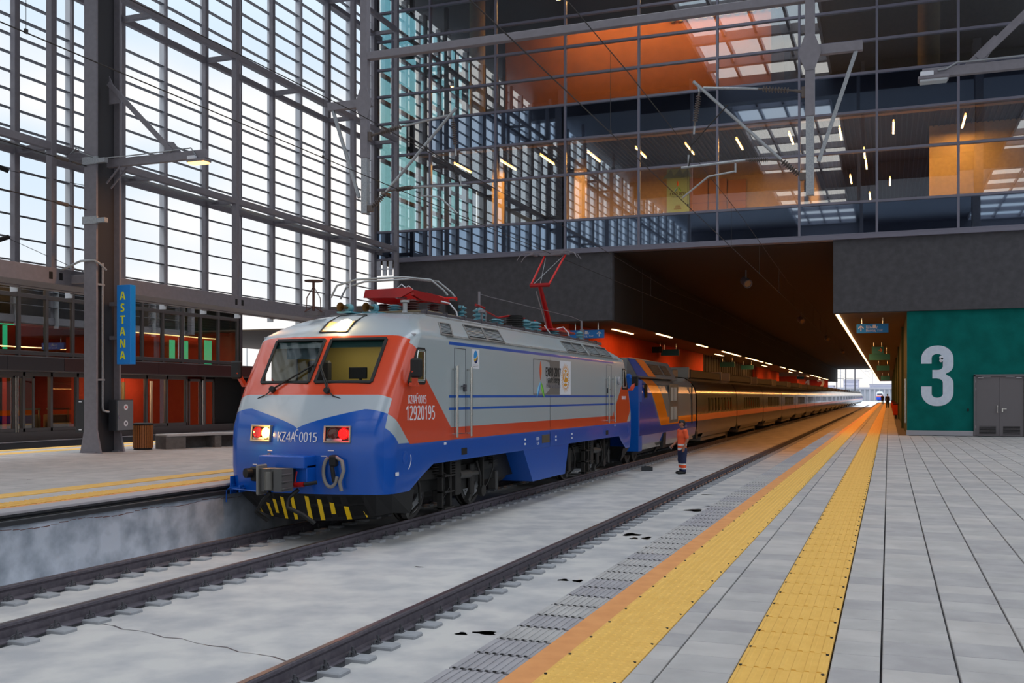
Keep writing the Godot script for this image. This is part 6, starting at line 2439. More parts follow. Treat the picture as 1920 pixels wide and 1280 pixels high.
# a skin swept between two depths through part of the profile, both sides
func coach_skin(m: MB, prof: PackedVector2Array, i0: int, i1: int, d0: float, d1: float, steps := 1) -> void:
	for s in [1.0, -1.0]:
		for i in range(i0, i1):
			var a := prof[i]
			var b := prof[i + 1]
			var na := (prof[mini(i + 1, prof.size() - 1)] - prof[maxi(i - 1, 0)])
			var nb := (prof[mini(i + 2, prof.size() - 1)] - prof[maxi(i, 0)])
			var n0 := Vector3(s * na.y, -na.x, 0).normalized()
			var n1 := Vector3(s * nb.y, -nb.x, 0).normalized()
			var q := [P(CX + s * a.x, a.y, d0), P(CX + s * a.x, a.y, d1), P(CX + s * b.x, b.y, d1), P(CX + s * b.x, b.y, d0)]
			if s > 0:
				m.tri_n(q[0], q[1], q[2], n0, n0, n1)
				m.tri_n(q[0], q[2], q[3], n0, n1, n1)
			else:
				m.tri_n(q[0], q[2], q[1], n0, n1, n0)
				m.tri_n(q[0], q[3], q[2], n0, n1, n1)


func make_train() -> void:
	var silver := mat("coach_silver", Color(0.47, 0.45, 0.43), 0.12, 0.75)
	silver.normal_enabled = true
	var wave := noise("wave", 0.012, 3, Color(0.0, 0.0, 0.0), Color(1, 1, 1), 512)
	var nt := NoiseTexture2D.new()
	nt.width = 512; nt.height = 512; nt.seamless = true
	nt.as_normal_map = true
	nt.bump_strength = 2.2
	nt.noise = wave.noise
	silver.normal_texture = nt
	silver.normal_scale = 0.22
	silver.uv1_triplanar = true
	silver.uv1_world_triplanar = true
	silver.uv1_scale = Vector3(0.5, 0.5, 0.35)
	mat("coach_orange", Color(0.88, 0.42, 0.06), 0.2).clearcoat_enabled = true
	mat("coach_blue", Color(0.03, 0.24, 0.56), 0.18).clearcoat_enabled = true
	mat("coach_lower", Color(0.34, 0.33, 0.36), 0.25, 0.3)
	mat("coach_window", Color(0.04, 0.04, 0.035), 0.06)
	mat("coach_roof", Color(0.30, 0.28, 0.26), 0.5)
	mat("coach_skirt", Color(0.42, 0.40, 0.37), 0.5)
	make_end_coach()
	var prof := coach_profile(2.33)
	var d0 := 42.35
	var first: Node3D
	var L := 12.0
	first = thing("coach", "low silver coach with an orange waist band, first behind the blue end coach", "coach", P(CX, RAIL, d0), "silver coaches of the standing train")
	var m := mb()
	coach_skin(m, prof, 4, 9, d0 + 0.11, d0 + L - 0.11)
	obj("side_shell", m, silver, first)
	m = mb()
	coach_skin(m, prof, 3, 4, d0 + 0.11, d0 + L - 0.11)
	obj("waist_band", m, mats.coach_orange, first)
	m = mb()
	coach_skin(m, prof, 1, 3, d0 + 0.11, d0 + L - 0.11)
	obj("lower_shell", m, mats.coach_lower, first)
	m = mb()
	coach_skin(m, prof, 0, 1, d0 + 1.9, d0 + L - 1.9)
	m.box(CX - 1.2, CX + 1.2, -0.5, -0.3, d0 + 2.4, d0 + L - 2.4)
	obj("skirt", m, mats.coach_skirt, first)
	m = mb()
	coach_skin(m, prof, 9, 11, d0 + 0.11, d0 + L - 0.11)
	obj("roof", m, mats.coach_roof, first)
	m = mb()
	var poly := PackedVector2Array()
	for q in prof:
		poly.append(q * Vector2(0.95, 0.96))
	for i in range(prof.size() - 2, -1, -1):
		poly.append(prof[i] * Vector2(-0.95, 0.96))
	m.prism(poly, P(CX, 0, d0 + 0.02), Vector3.RIGHT, Vector3.UP, Vector3(0, 0, -0.18))
	m.prism(poly, P(CX, 0, d0 + L - 0.2), Vector3.RIGHT, Vector3.UP, Vector3(0, 0, -0.18))
	obj("gangway", m, mats.black, first)
	for k in 8:
		m = mb()
		var w0 := d0 + 3.0 + k * 0.95
		m.box(CX + 1.43, CX + 1.468, 0.78, 1.42, w0, w0 + 0.42, 0.02)
		m.box(CX - 1.468, CX - 1.43, 0.78, 1.42, w0, w0 + 0.42, 0.02)
		obj("window", m, mats.coach_window, first, "stuff")
	m = mb()
	m.box(CX - 0.9, CX + 0.9, 2.3, 2.66, d0 + 1.6, d0 + L - 2.2, 0.03)
	obj("roof_unit", m, mats.black, first)
	for e in [[0.9, 1.1], [L - 2.1, L - 1.85]]:
		m = mb()
		m.box(CX - 0.95, CX + 0.95, 2.28, 2.74, d0 + e[0], d0 + e[1], 0.02)
		obj("roof_bracket", m, mats.coach_skirt, first)
	m = mb()
	for s in [-1.0, 1.0]:
		m.lathe(P(CX + s * 0.76, RAIL + 0.42, d0 + 0.47), Vector3(s, 0, 0), [Vector2(0, -0.06), Vector2(0.45, -0.06), Vector2(0.43, 0.06), Vector2(0.15, 0.06), Vector2(0, 0.06)], 24)
	m.tube([P(CX - 0.7, RAIL + 0.42, d0 + 0.47), P(CX + 0.7, RAIL + 0.42, d0 + 0.47)], 0.08, 8)
	obj("wheelset", m, mat("coach_wheel", Color(0.16, 0.15, 0.14), 0.5, 0.3), first)
	m = mb()
	for s in [-1.0, 1.0]:
		m.prism(PackedVector2Array([Vector2(d0 + 0.03, 0.45), Vector2(d0 + 0.36, 0.45), Vector2(d0 + 0.5, -0.3), Vector2(d0 + 0.03, -0.3)]), P(CX + s * 1.3 - 0.1, 0, 0), Vector3(0, 0, -1), Vector3.UP, Vector3(0.22, 0, 0))
	obj("wheel_guard", m, mats.black, first)
	for i in range(1, 24):
		dup(first, P(CX, RAIL, d0 + L * i), "low silver coach with an orange waist band, %s behind the blue end coach" % nth(i))


func make_end_coach() -> void:
	var t := thing("end_coach", "blue and silver end coach with slanted orange stripe right behind the locomotive", "coach", P(CX, RAIL, 31.9))
	var prof := coach_profile(2.3)
	var d0 := 31.95
	var d1 := 42.2
	var m := mb()
	# painted side: blue, grey line, slanted orange band, silver, orange and blue bands below
	var paint := func(u: float, v: float) -> Color:
		var d := lerpf(d0, d1, u)
		var y := lerpf(2.3, -0.3, v)
		var grey := Color(0.47, 0.46, 0.45)
		if y < -0.1:
			return Color(0.45, 0.43, 0.40)
		var e := 33.05 + (2.2 - y) * 1.17
		if y < 0.45:
			return Color(0.03, 0.24, 0.56)
		if d < e:
			return Color(0.01, 0.26, 0.60)
		if d < e + 0.16:
			return grey
		if d < e + 1.66:
			return Color(0.93, 0.47, 0.06)
		if y < 0.73:
			return Color(0.93, 0.47, 0.06)
		return grey
	painted("end_coach_paint", 1024, 256, paint, 0.16)
	mats.end_coach_paint.metallic = 0.0
	for s in [1.0, -1.0]:
		for i in range(0, 9):
			var a := prof[i]
			var b := prof[i + 1]
			var n0 := Vector3(s * (b.y - a.y), -(b.x - a.x), 0).normalized()
			var f0 := d0 + 0.1 * absf(a.y - 0.6)
			var f1 := d0 + 0.1 * absf(b.y - 0.6)
			var q := [P(CX + s * a.x, a.y, f0), P(CX + s * a.x, a.y, d1), P(CX + s * b.x, b.y, d1), P(CX + s * b.x, b.y, f1)]
			var u := [Vector2((f0 - d0) / (d1 - d0), (2.3 - a.y) / 2.6), Vector2(1, (2.3 - a.y) / 2.6), Vector2(1, (2.3 - b.y) / 2.6), Vector2((f1 - d0) / (d1 - d0), (2.3 - b.y) / 2.6)]
			if s > 0:
				m.tri_n(q[0], q[1], q[2], n0, n0, n0, u[0], u[1], u[2])
				m.tri_n(q[0], q[2], q[3], n0, n0, n0, u[0], u[2], u[3])
			else:
				m.tri_n(q[0], q[2], q[1], n0, n0, n0, u[0], u[2], u[1])
				m.tri_n(q[0], q[3], q[2], n0, n0, n0, u[0], u[3], u[2])
	obj("side_shell", m, mats.end_coach_paint, t)
	m = mb()
	coach_skin(m, prof, 9, 11, d0 + 0.2, d1)
	obj("roof", m, mats.coach_roof, t)
	# end wall: blue frame round a recessed gangway door
	m = mb()
	var ring := PackedVector2Array()
	for q in prof:
		ring.append(q)
	for i in range(prof.size() - 2, -1, -1):
		ring.append(prof[i] * Vector2(-1, 1))
	for s in [-1.0, 1.0]:
		m.prism(PackedVector2Array([Vector2(s * 1.455, -0.3), Vector2(s * 1.455, 2.0), Vector2(s * 1.2, 2.1), Vector2(s * 0.98, 2.0), Vector2(s * 0.98, -0.3)]), P(CX, 0, d0 - 0.12), Vector3.RIGHT, Vector3.UP, Vector3(0, 0, -0.5))
	m.box(CX - 1.2, CX + 1.2, 1.98, 2.22, d0 - 0.05, d0 + 0.5, 0.05)
	obj("end_frame", m, mat("coach_blue_light", Color(0.03, 0.33, 0.66), 0.3), t)
	m = mb()
	for s in [-1.0, 1.0]:
		m.box(CX + s * 0.97 - 0.02, CX + s * 0.97 + 0.02, 0.4, 1.95, d0 - 0.14, d0 - 0.1)
	m.box(CX - 0.98, CX + 0.98, 1.95, 1.99, d0 - 0.14, d0 - 0.1)
	m.box(CX - 0.98, CX + 0.98, 0.38, 0.44, d0 - 0.14, d0 + 0.3)
	obj("end_trim", m, mats.granite, t)
	m = mb()
	m.box(CX - 1.0, CX + 1.0, 0.4, 2.0, d0 + 0.3, d0 + 0.4)
	obj("end_wall", m, mats.coach_blue, t)
	m = mb()
	m.box(CX - 1.2, CX + 1.2, -0.35, 0.38, d0 + 0.25, d0 + 0.4)
	m.box(CX - 0.3, CX + 0.3, -0.4, 0.1, d0 - 1.0, d0 + 0.3, 0.05)
	obj("coupling", m, mats.black, t)
	m = mb()
	m.box(CX + 0.3, CX + 0.78, 0.98, 1.74, d0 + 0.28, d0 + 0.3, 0.05)
	obj("end_window", m, mats.coach_window, t)
	m = mb()
	m.lathe(P(CX + 0.86, 0.86, d0 + 0.3), Vector3(0, 0, 1), [Vector2(0.1, 0), Vector2(0.08, 0.05), Vector2(0, 0.06)], 14)
	obj("tail_lamp", m, glow("tail_lamp", Color(1.0, 0.06, 0.03), 3.0), t)
	omni("lamp_light", P(CX + 0.86, 0.86, d0 + 0.15), Color(1, 0.08, 0.05), 0.08, 0.06, t)
	# raised machine hood
	m = mb()
	m.prism(PackedVector2Array([Vector2(d0 - 0.1, 2.15), Vector2(38.6, 2.15), Vector2(38.0, 2.66), Vector2(37.8, 2.74), Vector2(32.6, 2.78), Vector2(d0 + 0.2, 2.74)]), P(CX - 1.05, 0, 0), Vector3(0, 0, -1), Vector3.UP, Vector3(2.1, 0, 0))
	for s in [-1.0, 1.0]:
		var k: float = s * 1.05
		m.prism(PackedVector2Array([Vector2(0, 2.74), Vector2(s * 0.34, 2.12), Vector2(0, 2.1)]), P(CX + k, 0, d0), Vector3.RIGHT, Vector3.UP, Vector3(0, 0, -(38.4 - d0)))
	obj("roof_hood", m, silver_hood(), t)
	var hd := func(d: float, v: float, w: float) -> Vector3: return P(CX + lerpf(1.37, 1.06, v) + w, lerpf(2.16, 2.73, v) + w * 0.4, d)
	for e in [[31.98, 33.05, "coach_blue"], [33.2, 34.3, "coach_orange"]]:
		m = mb()
		m.quad(hd.call(e[0] + (0.5 if e[2] == "coach_orange" else 0.0), 0.0, 0.006), hd.call(e[1] + 0.55, 0.0, 0.006), hd.call(e[1] - 0.1, 1.0, 0.006), hd.call(e[0] - (0.15 if e[2] == "coach_orange" else 0.0), 1.0, 0.006))
		obj("hood_paint", m, mats[e[2]], t)
	for e in [[34.65, 36.3], [36.6, 37.7]]:
		m = mb()
		m.quad(hd.call(e[0], 0.16, 0.008), hd.call(e[1], 0.16, 0.008), hd.call(e[1] - 0.12, 0.8, 0.008), hd.call(e[0] - 0.12, 0.8, 0.008))
		var g := obj("grille", m, mats.black, t)
		for i in 9:
			m = mb()
			m.bar(hd.call(e[0] - 0.01 * i, 0.2 + i * 0.07, 0.012), hd.call(e[1] - 0.01 * i, 0.2 + i * 0.07, 0.012), 0.02, 0.012)
			obj("grille_bar", m, mats.coach_roof, g)
	m = mb()
	m.box(CX - 0.8, CX + 0.9, 2.25, 2.62, 38.9, 39.6, 0.03)
	m.box(CX - 0.8, CX + 0.95, 2.25, 2.58, 39.8, 40.9, 0.03)
	obj("roof_unit", m, mats.coach_roof, t)
	m = mb()
	m.box(CX + 1.43, CX + 1.466, 1.42, 1.9, 32.75, 33.1, 0.03)
	obj("window", m, mats.coach_window, t)
	# service door with two pale panels
	m = mb()
	m.box(CX + 1.45, CX + 1.463, 0.5, 1.95, 36.72, 38.35, 0.005)
	var dr := obj("service_door", m, mat("door_silver", Color(0.46, 0.45, 0.43), 0.25, 0.5), t)
	for y in [[0.62, 1.1], [1.32, 1.82]]:
		for k in 2:
			m = mb()
			m.box(CX + 1.46, CX + 1.470, y[0], y[1], 36.95 + k * 0.62, 37.45 + k * 0.62, 0.004)
			obj("door_panel", m, mat("panel_white", Color(0.60, 0.60, 0.57), 0.5), dr)
	m = mb()
	m.box(CX + 1.45, CX + 1.475, 0.38, 1.92, 41.1, 41.32, 0.01)
	obj("corner_trim", m, mats.black, t)
	for k in [35.6, 33.4]:
		m = mb()
		m.prism(PackedVector2Array([Vector2(k - 0.1, -0.35), Vector2(k + 0.1, 0.18), Vector2(k + 0.5, 0.18), Vector2(k + 0.4, -0.35)]), P(CX + 1.36, 0, 0), Vector3(0, 0, -1), Vector3.UP, Vector3(0.11, 0, 0))
		if k > 34:
			obj("step_well", m, mats.black, t)
	for dd in [32.9, 33.9]:
		m = mb()
		for s in [-1.0, 1.0]:
			m.lathe(P(CX + s * 0.76, RAIL + 0.42, dd), Vector3(s, 0, 0), [Vector2(0, -0.06), Vector2(0.45, -0.06), Vector2(0.42, 0.06), Vector2(0.3, 0.07), Vector2(0.15, 0.04), Vector2(0, 0.06)], 24)
		obj("wheelset", m, mats.coach_wheel if mats.has("coach_wheel") else mat("coach_wheel", Color(0.16, 0.15, 0.14), 0.5, 0.3), t)
	m = mb()
	m.box(CX - 1.1, CX + 1.1, -0.45, -0.15, d0 + 0.4, d1)
	m.bar(P(CX + 1.2, -0.5, 35.2), P(CX + 1.2, -0.2, 36.0), 0.08, 0.08)
	obj("underframe", m, mats.black, t)
	for e in [[40.0, 0.3], [40.0, 0.15]]:
		text(t, "lettering", "0 1 5", 0.1, P(CX + 1.465, e[1], e[0]), Vector3(0, 0, -1), Vector3.UP, mats.granite, 0.004)


func silver_hood() -> StandardMaterial3D:
	return mat("hood_grey", Color(0.42, 0.42, 0.42), 0.3, 0.3)


func disc_insulator(m: MB, a: Vector3, b: Vector3, r: float, n: int) -> void:
	var ax := b - a
	var l := ax.length()
	var pr := [Vector2(0, 0), Vector2(0.02, 0)]
	for i in n:
		var y := l * (0.12 + 0.76 * i / n)
		var s := l * 0.76 / n
		pr.append(Vector2(r * 0.35, y)); pr.append(Vector2(r, y + s * 0.25)); pr.append(Vector2(r * 0.95, y + s * 0.45)); pr.append(Vector2(r * 0.35, y + s * 0.6))
	pr.append(Vector2(0.02, l)); pr.append(Vector2(0, l))
	m.lathe(a, ax, pr, 10)


func make_catenary() -> void:
	var brown := mat("insulator_grey", Color(0.36, 0.32, 0.30), 0.4)
	var fd := 20.6
	var px := [-11.36, -1.45]
	var t := thing("catenary_portal", "grey steel portal beam with two hanging drop posts above the tracks", "portal", P(-6.4, 5.2, fd))
	var m := mb()
	m.box(px[0] - 0.1, 19, 9.27, 9.44, fd - 0.08, fd + 0.08, 0.01)
	obj("cross_beam", m, mats.steel, t)
	for k in 2:
		m = mb()
		m.box(px[k] - 0.09, px[k] + 0.09, 7.0, 21, fd - 0.09, fd + 0.09, 0.01)
		m.prism(PackedVector2Array([Vector2(-0.09, 8.6), Vector2(-0.22, 8.25), Vector2(-0.09, 7.9), Vector2(0.09, 7.9), Vector2(0.22, 8.25), Vector2(0.09, 8.6)]), P(px[k], 0.0, fd - 0.1), Vector3.RIGHT, Vector3.UP, Vector3(0, 0, -0.02))
		var po := obj("drop_post", m, mats.steel, t)
		m = mb()
		m.box(px[k] - 0.075, px[k] + 0.075, 5.45 if k else 5.72, 7.1, fd - 0.075, fd + 0.075, 0.006)
		obj("galvanised_post", m, mats.galvanised, po)
		m = mb()
		var s := -1.0 if k == 0 else 1.0
		m.box(px[k] - s * 0.2, px[k] + s * 0.98, 8.19, 8.38, fd - 0.06, fd + 0.06, 0.008)
		obj("bracket_arm", m, mats.steel, t)
		m = mb()
		m.bar(P(px[k] + s * 0.86, 8.2, fd), P(px[k] + s * 0.16, 6.1, fd), 0.07, 0.07, Vector3.RIGHT, 0.006)
		obj("brace", m, mats.galvanised, t)
	for k in 2:
		var at := Vector3.ZERO
		var s := 1.0 if k == 0 else -1.0
		var lab := "slanted catenary cantilever with insulators on the %s" % ("drop post beside the louvre screen" if k == 0 else "drop post in front of the skylight reflections")
		t = thing("cantilever", lab, "cantilever", P(px[k], 5.7, fd))
		var tip := P(px[k] + s * 2.2, 7.85, fd)
		var low := P(px[k] + s * 0.55, 6.2, fd)
		m = mb()
		m.tube([low, tip + Vector3(s * 0.1, 0.1, 0)], 0.034, 10)
		obj("diagonal_tube", m, mats.galvanised, t)
		m = mb()
		m.tube([tip + Vector3(-s * 0.1, -0.05, 0), P(px[k] + s * 1.0, 7.66, fd)], 0.026, 8)
		obj("top_tube", m, mats.galvanised, t)
		m = mb()
		disc_insulator(m, P(px[k] + s * 1.0, 7.66, fd), P(px[k] + s * 0.3, 7.55, fd), 0.06, 9)
		m.tube([P(px[k] + s * 0.3, 7.55, fd), P(px[k] + s * 0.08, 7.5, fd)], 0.03, 8)
		m.box(px[k] + s * 0.06, px[k] + s * 0.16, 7.4, 7.6, fd - 0.05, fd + 0.05)
		obj("insulator", m, brown, t)
		m = mb()
		disc_insulator(m, low + Vector3(s * 0.02, 0.0, 0), P(px[k] + s * 0.16, 5.84, fd), 0.065, 8)
		m.box(px[k] + s * 0.06, px[k] + s * 0.2, 5.76, 5.9, fd - 0.06, fd + 0.06)
		obj("insulator", m, brown, t)
		m = mb()
		m.tube([low, P(px[k] + s * 0.75, 6.22, fd)], 0.025, 8)
		disc_insulator(m, P(px[k] + s * 0.75, 6.22, fd), P(px[k] + s * 1.25, 6.25, fd), 0.055, 10)
		obj("insulator", m, brown, t)
		m = mb()
		m.tube([P(px[k] + s * 1.25, 6.25, fd), P(px[k] + s * 2.55, 6.2, fd)], 0.024, 8)
		m.tube([P(px[k] + s * 1.45, 6.2, fd), P(px[k] + s * 1.45, 6.02, fd)], 0.02, 6)
		m.tube([P(px[k] + s * 2.4, 6.2, fd), P(px[k] + s * 2.4, 6.45, fd)], 0.02, 6)
		obj("registration_tube", m, mats.galvanised, t)
		m = mb()
		var sx := -9.03 if k == 0 else -3.98
		m.tube([P(px[k] + s * 1.45, 6.04, fd), P(lerpf(px[k] + s * 1.45, sx, 0.5), 5.98, fd), P(sx, 5.58, fd)], 0.02, 6)
		obj("steady_arm", m, mats.galvanised, t)
		m = mb()
		m.tube([P(px[k] + s * 2.4, 6.2, fd), P(px[k] + s * 2.3, 6.6, fd - 0.2), P(px[k] + s * 1.5, 7.2, fd - 0.7)], 0.014, 6)
		obj("stay_wire", m, mats.cable, t)
		t = thing("hanging_insulator", "ribbed insulator string hanging from the cantilever tip, " + ("nearer the louvre screen" if k == 0 else "in front of the dark panel"), "insulator", tip)
		m = mb()
		disc_insulator(m, tip + Vector3(0.02, -0.12, 0), tip + Vector3(s * 0.08, -0.82, 0), 0.055, 11)
		obj("rib_stack", m, brown, t)
		m = mb()
		m.tube([tip, tip + Vector3(0.02, -0.14, 0)], 0.018, 6)
		m.tube([tip + Vector3(s * 0.08, -0.82, 0), tip + Vector3(s * 0.09, -0.98, 0)], 0.02, 6)
		obj("fitting", m, mats.galvanised, t)
	# wires
	var defs := [[-9.03, 5.56, "contact wire over the locomotive track", true], [-9.03, 6.75, "carrier wire over the locomotive track", false], [-3.98, 5.52, "contact wire over the empty track", true], [-3.98, 6.9, "carrier wire over the empty track", false]]
	for e in defs:
		t = thing("overhead_wire", "thin dark " + e[2], "wire", P(e[0], e[1], fd))
		m = mb()
		var pts := []
		for i in 21:
			var d := -40.0 + i * 14.0
			var sag: float = 0.0 if e[3] else 0.35 * absf(sin((d - fd) / 41.0 * PI))
			if d > 41.0 and not e[3]:
				sag += 0.25
			pts.append(P(e[0], e[1] - sag, d))
		m.tube(pts, 0.0085, 5)
		obj("strand", m, mats.cable, t)
		if e[3]:
			m = mb()
			for i in 16:
				var d := -4.0 + i * 6.3
				var sag := 0.35 * absf(sin((d - fd) / 41.0 * PI)) + (0.25 if d > 41 else 0.0)
				m.tube([P(e[0], e[1], d), P(e[0], (6.75 if e[0] < -5 else 6.9) - sag, d)], 0.004, 4)
				m.box(e[0] - 0.012, e[0] + 0.012, e[1] - 0.01, e[1] + 0.04, d - 0.02, d + 0.02)
			obj("dropper", m, mats.cable, t, "stuff")
	# anchored wires running from the left edge to the steel column
	for e in [[7.5, 7.62, "upper"], [6.36, 6.42, "lower"]]:
		t = thing("anchor_wire", "anchored wire with strain insulator at the steel column, %s one" % e[2], "wire", P(-19.62, e[0], 20.6))
		m = mb()
		m.tube([P(-19.62, e[0], 20.64), P(-19.62, e[0] + 0.02, 19.0), P(-19.62, e[1] + 0.1, 4.0)], 0.014, 6)
		obj("strand", m, mats.cable, t)
		m = mb()
		m.tube([P(-19.62, e[0] + 0.01, 20.0), P(-19.62, e[0] + 0.02, 19.6)], 0.05, 10)
		m.tube([P(-19.62, e[0], 20.45), P(-19.62, e[0] + 0.01, 20.15)], 0.03, 8)
		obj("insulator", m, brown, t)
	for e in [[-21.4, 7.35, 19.72, -0.5], [-21.4, 5.6, 19.75, 0.6]]:
		t = thing("strain_insulator", "dark strain insulator at the edge of the louvre screen, " + ("upper one" if e[1] > 7 else "lower one"), "insulator", P(e[0], e[1], e[2]))
		m = mb()
		m.tube([P(-24.5, e[1] - e[3] * 2.5, e[2] - 3), P(e[0], e[1], e[2]), P(-19.5, e[1] - 1.8 * absf(e[3]) * (0.4 if e[3] < 0 else 1.0), e[2] + 1.5)], 0.008, 5)
		obj("strand", m, mats.cable, t)
		m = mb()
		m.tube([P(e[0] - 0.2, e[1] - e[3] * 0.2, e[2] - 0.2), P(e[0] + 0.05, e[1] + e[3] * 0.05, e[2] + 0.05)], 0.06, 10)
		obj("rib_stack", m, mats.dark, t)
	# arm of the column standing outside the frame on the near platform
	t = thing("lamp_arm", "grey steel lamp arm with diagonal stay reaching over the near platform", "lamp arm", P(4.6, 0, 21.3))
	m = mb()
	m.box(0.62, 4.6, 7.72, 7.91, 21.24, 21.36, 0.01)
	obj("arm", m, mats.steel, t)
	m = mb()
	m.bar(P(1.62, 8.0, 21.3), P(4.4, 10.6, 21.3), 0.07, 0.14)
	m.prism(PackedVector2Array([Vector2(1.36, 7.9), Vector2(1.72, 7.9), Vector2(2.0, 8.36), Vector2(1.9, 8.42)]), P(0, 0, 21.29), Vector3.RIGHT, Vector3.UP, Vector3(0, 0, -0.02))
	obj("stay", m, mats.steel, t)
	m = mb()
	m.tube([P(4.5, 7.95, 21.22), P(1.5, 7.95, 21.22), P(1.25, 7.96, 21.22), P(1.05, 7.85, 21.22), P(0.9, 7.84, 21.22)], 0.018, 6)
	obj("cable", m, mats.galvanised, t)
	m = mb()
	for d in [20.88, 21.72]:
		m.box(4.4, 4.8, 0.0, 21, d - 0.03, d + 0.03)
	m.box(4.585, 4.615, 0, 21, 20.9, 21.7)
	obj("post", m, mats.steel, t)
	arm_lamp("arm_lamp", "unlit grey floodlight at the tip of the near platform's lamp arm", P(0.82, 7.66, 21.3), false)
	t = thing("cable_bundle", "white conduit and cable bundle in the corner below the louvre screen", "conduit", P(-21.0, 4.8, 40.4))
	m = mb()
	for k in 4:
		m.box(-21.75 + k * 0.3, -21.58 + k * 0.3, 6.95, 7.6, 40.5, 40.58)
	m.box(-21.95, -20.8, 7.2, 7.26, 40.44, 40.5)
	m.tube([P(-21.75, 0.2, 40.4), P(-21.75, 7.9, 40.4)], 0.03, 6)
	obj("pipes", m, mats.white, t)


func make_station_building() -> void:
	var s := structure("station_building", "two storey station building with glass front, dark canopy and red walls inside", "building")
	s.set_meta("kind", "thing")
	var xf := -27.2
	var m := mb()
	# shell
	m.box(-46, -44, 0, 5.8, 8, 38)
	m.box(-46, xf, 5.55, 5.85, 8, 38)
	m.box(-46, xf - 0.1, 2.5, 2.85, 8, 38)
	m.box(-46, xf, 0, 5.8, 37.8, 38.0)
	obj("shell", m, mats.steel_dark, s)
	m = mb()
	m.box(-46, xf, -0.05, 0.12, 8, 38)
	obj("floor_slab", m, mats.steel_dark, s)
	# canopy of dark panels
	for k in 12:
		m = mb()
		m.box(-26.03, -26.0, 2.33, 2.77, 10.0 + k * 2.34, 12.32 + k * 2.34, 0.004)
		obj("canopy_panel", m, mat("canopy", Color(0.22, 0.21, 0.23), 0.4) if k < 7 else mat("canopy_red", Color(0.25, 0.17, 0.18), 0.4), s)
	m = mb()
	m.box(xf, -26.02, 2.3, 2.8, 8, 38)
	obj("canopy_body", m, mats.frame_brown, s)
	m = mb()
	m.box(xf - 2, -26.0, 0, 2.8, 37.75, 38.05)
	obj("end_panel", m, mats.canopy_red, s)
	m = mb()
	m.box(-27.2, -27.1, 0, 2.3, 35.9, 37.75)
	obj("dark_panel", m, mats.dark, s)
	var fr: Material = mats.frame_brown
	var ms := [9.0, 10.2, 11.4, 12.6, 13.8, 15.0, 16.2, 17.4, 18.6, 19.8, 21.0, 22.1, 23.2, 24.4, 25.59, 26.77, 27.96, 29.1, 30.3, 31.51, 32.69, 33.88, 35.05, 36.25, 37.6]
	for d in ms:
		m = mb()
		m.box(xf - 0.1, xf + 0.06, 2.8, 5.8, d - 0.05, d + 0.05, 0.006)
		obj("mullion", m, fr, s)
	for y in [2.95, 4.88, 5.75]:
		m = mb()
		m.box(xf - 0.1, xf + 0.05, y - 0.07, y + 0.07, 8, 37.65, 0.006)
		obj("transom", m, fr, s)
	for i in ms.size() - 1:
		for y in [[3.02, 4.81], [4.95, 5.68]]:
			m = mb()
			m.box(xf - 0.012, xf, y[0], y[1], ms[i] + 0.05, ms[i + 1] - 0.05)
			obj("glass_pane", m, mats.glass, s)
	for d in ms:
		if d in [30.3, 29.1] or d > 35.5:
			continue
		m = mb()
		m.box(-27.1, -26.95, 0.1, 2.3, d - 0.05, d + 0.05, 0.006)
		obj("mullion", m, fr, s)
	for y in [0.36, 2.24]:
		m = mb()
		m.box(-27.1, -26.95, y - 0.08, y + 0.06, 8, 33.9, 0.006)
		obj("transom", m, fr, s)
	m = mb()
	m.box(-27.1, -26.9, 0.0, 0.3, 8, 37.7)
	obj("plinth", m, fr, s)
	for i in ms.size() - 1:
		if ms[i] > 33.5 or (ms[i] > 24.3 and ms[i] < 25.6):
			continue
		m = mb()
		m.box(-27.03, -27.02, 0.42, 2.16, ms[i] + 0.05, ms[i + 1] - 0.05)
		obj("glass_pane", m, mats.glass, s)
	for e in [[24.45, 26.1], [34.05, 35.75]]:
		for k in 2:
			var a: float = lerpf(e[0], e[1], k * 0.5) + 0.02
			var b: float = lerpf(e[0], e[1], k * 0.5 + 0.5) - 0.02
			m = mb()
			for q in [[a, a + 0.07, 0.15, 2.2], [b - 0.07, b, 0.15, 2.2]]:
				m.box(-27.06, -27.0, q[2], q[3], q[0], q[1])
			m.box(-27.06, -27.0, 0.15, 0.25, a, b)
			m.box(-27.06, -27.0, 2.1, 2.2, a, b)
			var leaf := obj("door_leaf", m, fr, s)
			m = mb()
			m.box(-27.04, -27.03, 0.25, 2.1, a + 0.07, b - 0.07)
			obj("pane", m, mats.glass, leaf)
			m = mb()
			var hd := b - 0.02 if k == 0 else a + 0.02
			m.tube([P(-26.93, 0.25, hd), P(-26.93, 2.15, hd)], 0.02, 8)
			obj("pull_bar", m, mats.steel_bright, leaf)
	# inside: red walls, grey door, teal lit strips
	var red := world_noise(mat("red_wall", Color.WHITE, 0.85), noise("redw", 0.02, 4, Color(0.66, 0.17, 0.09), Color(0.72, 0.21, 0.12)), 0.3)
	m = mb()
	m.box(-28.7, -28.5, 0.1, 2.5, 26.3, 37)
	m.box(-30.4, -30.2, 0.1, 2.5, 8, 26.3)
	m.box(-28.5, -28.3, 2.85, 4.02, 26.0, 37.6)
	m.box(-30.0, -29.8, 2.85, 4.02, 8, 26)
	obj("inner_wall", m, red, s)
	m = mb()
	m.box(-28.5, -28.4, 4.02, 5.6, 8, 37.6)
	obj("upper_inner_wall", m, mats.dark, s)
	m = mb()
	m.box(-28.48, -28.44, 0.12, 2.05, 30.9, 32.0, 0.01)
	obj("inner_door", m, mat("olive_door", Color(0.40, 0.37, 0.28), 0.6), s)
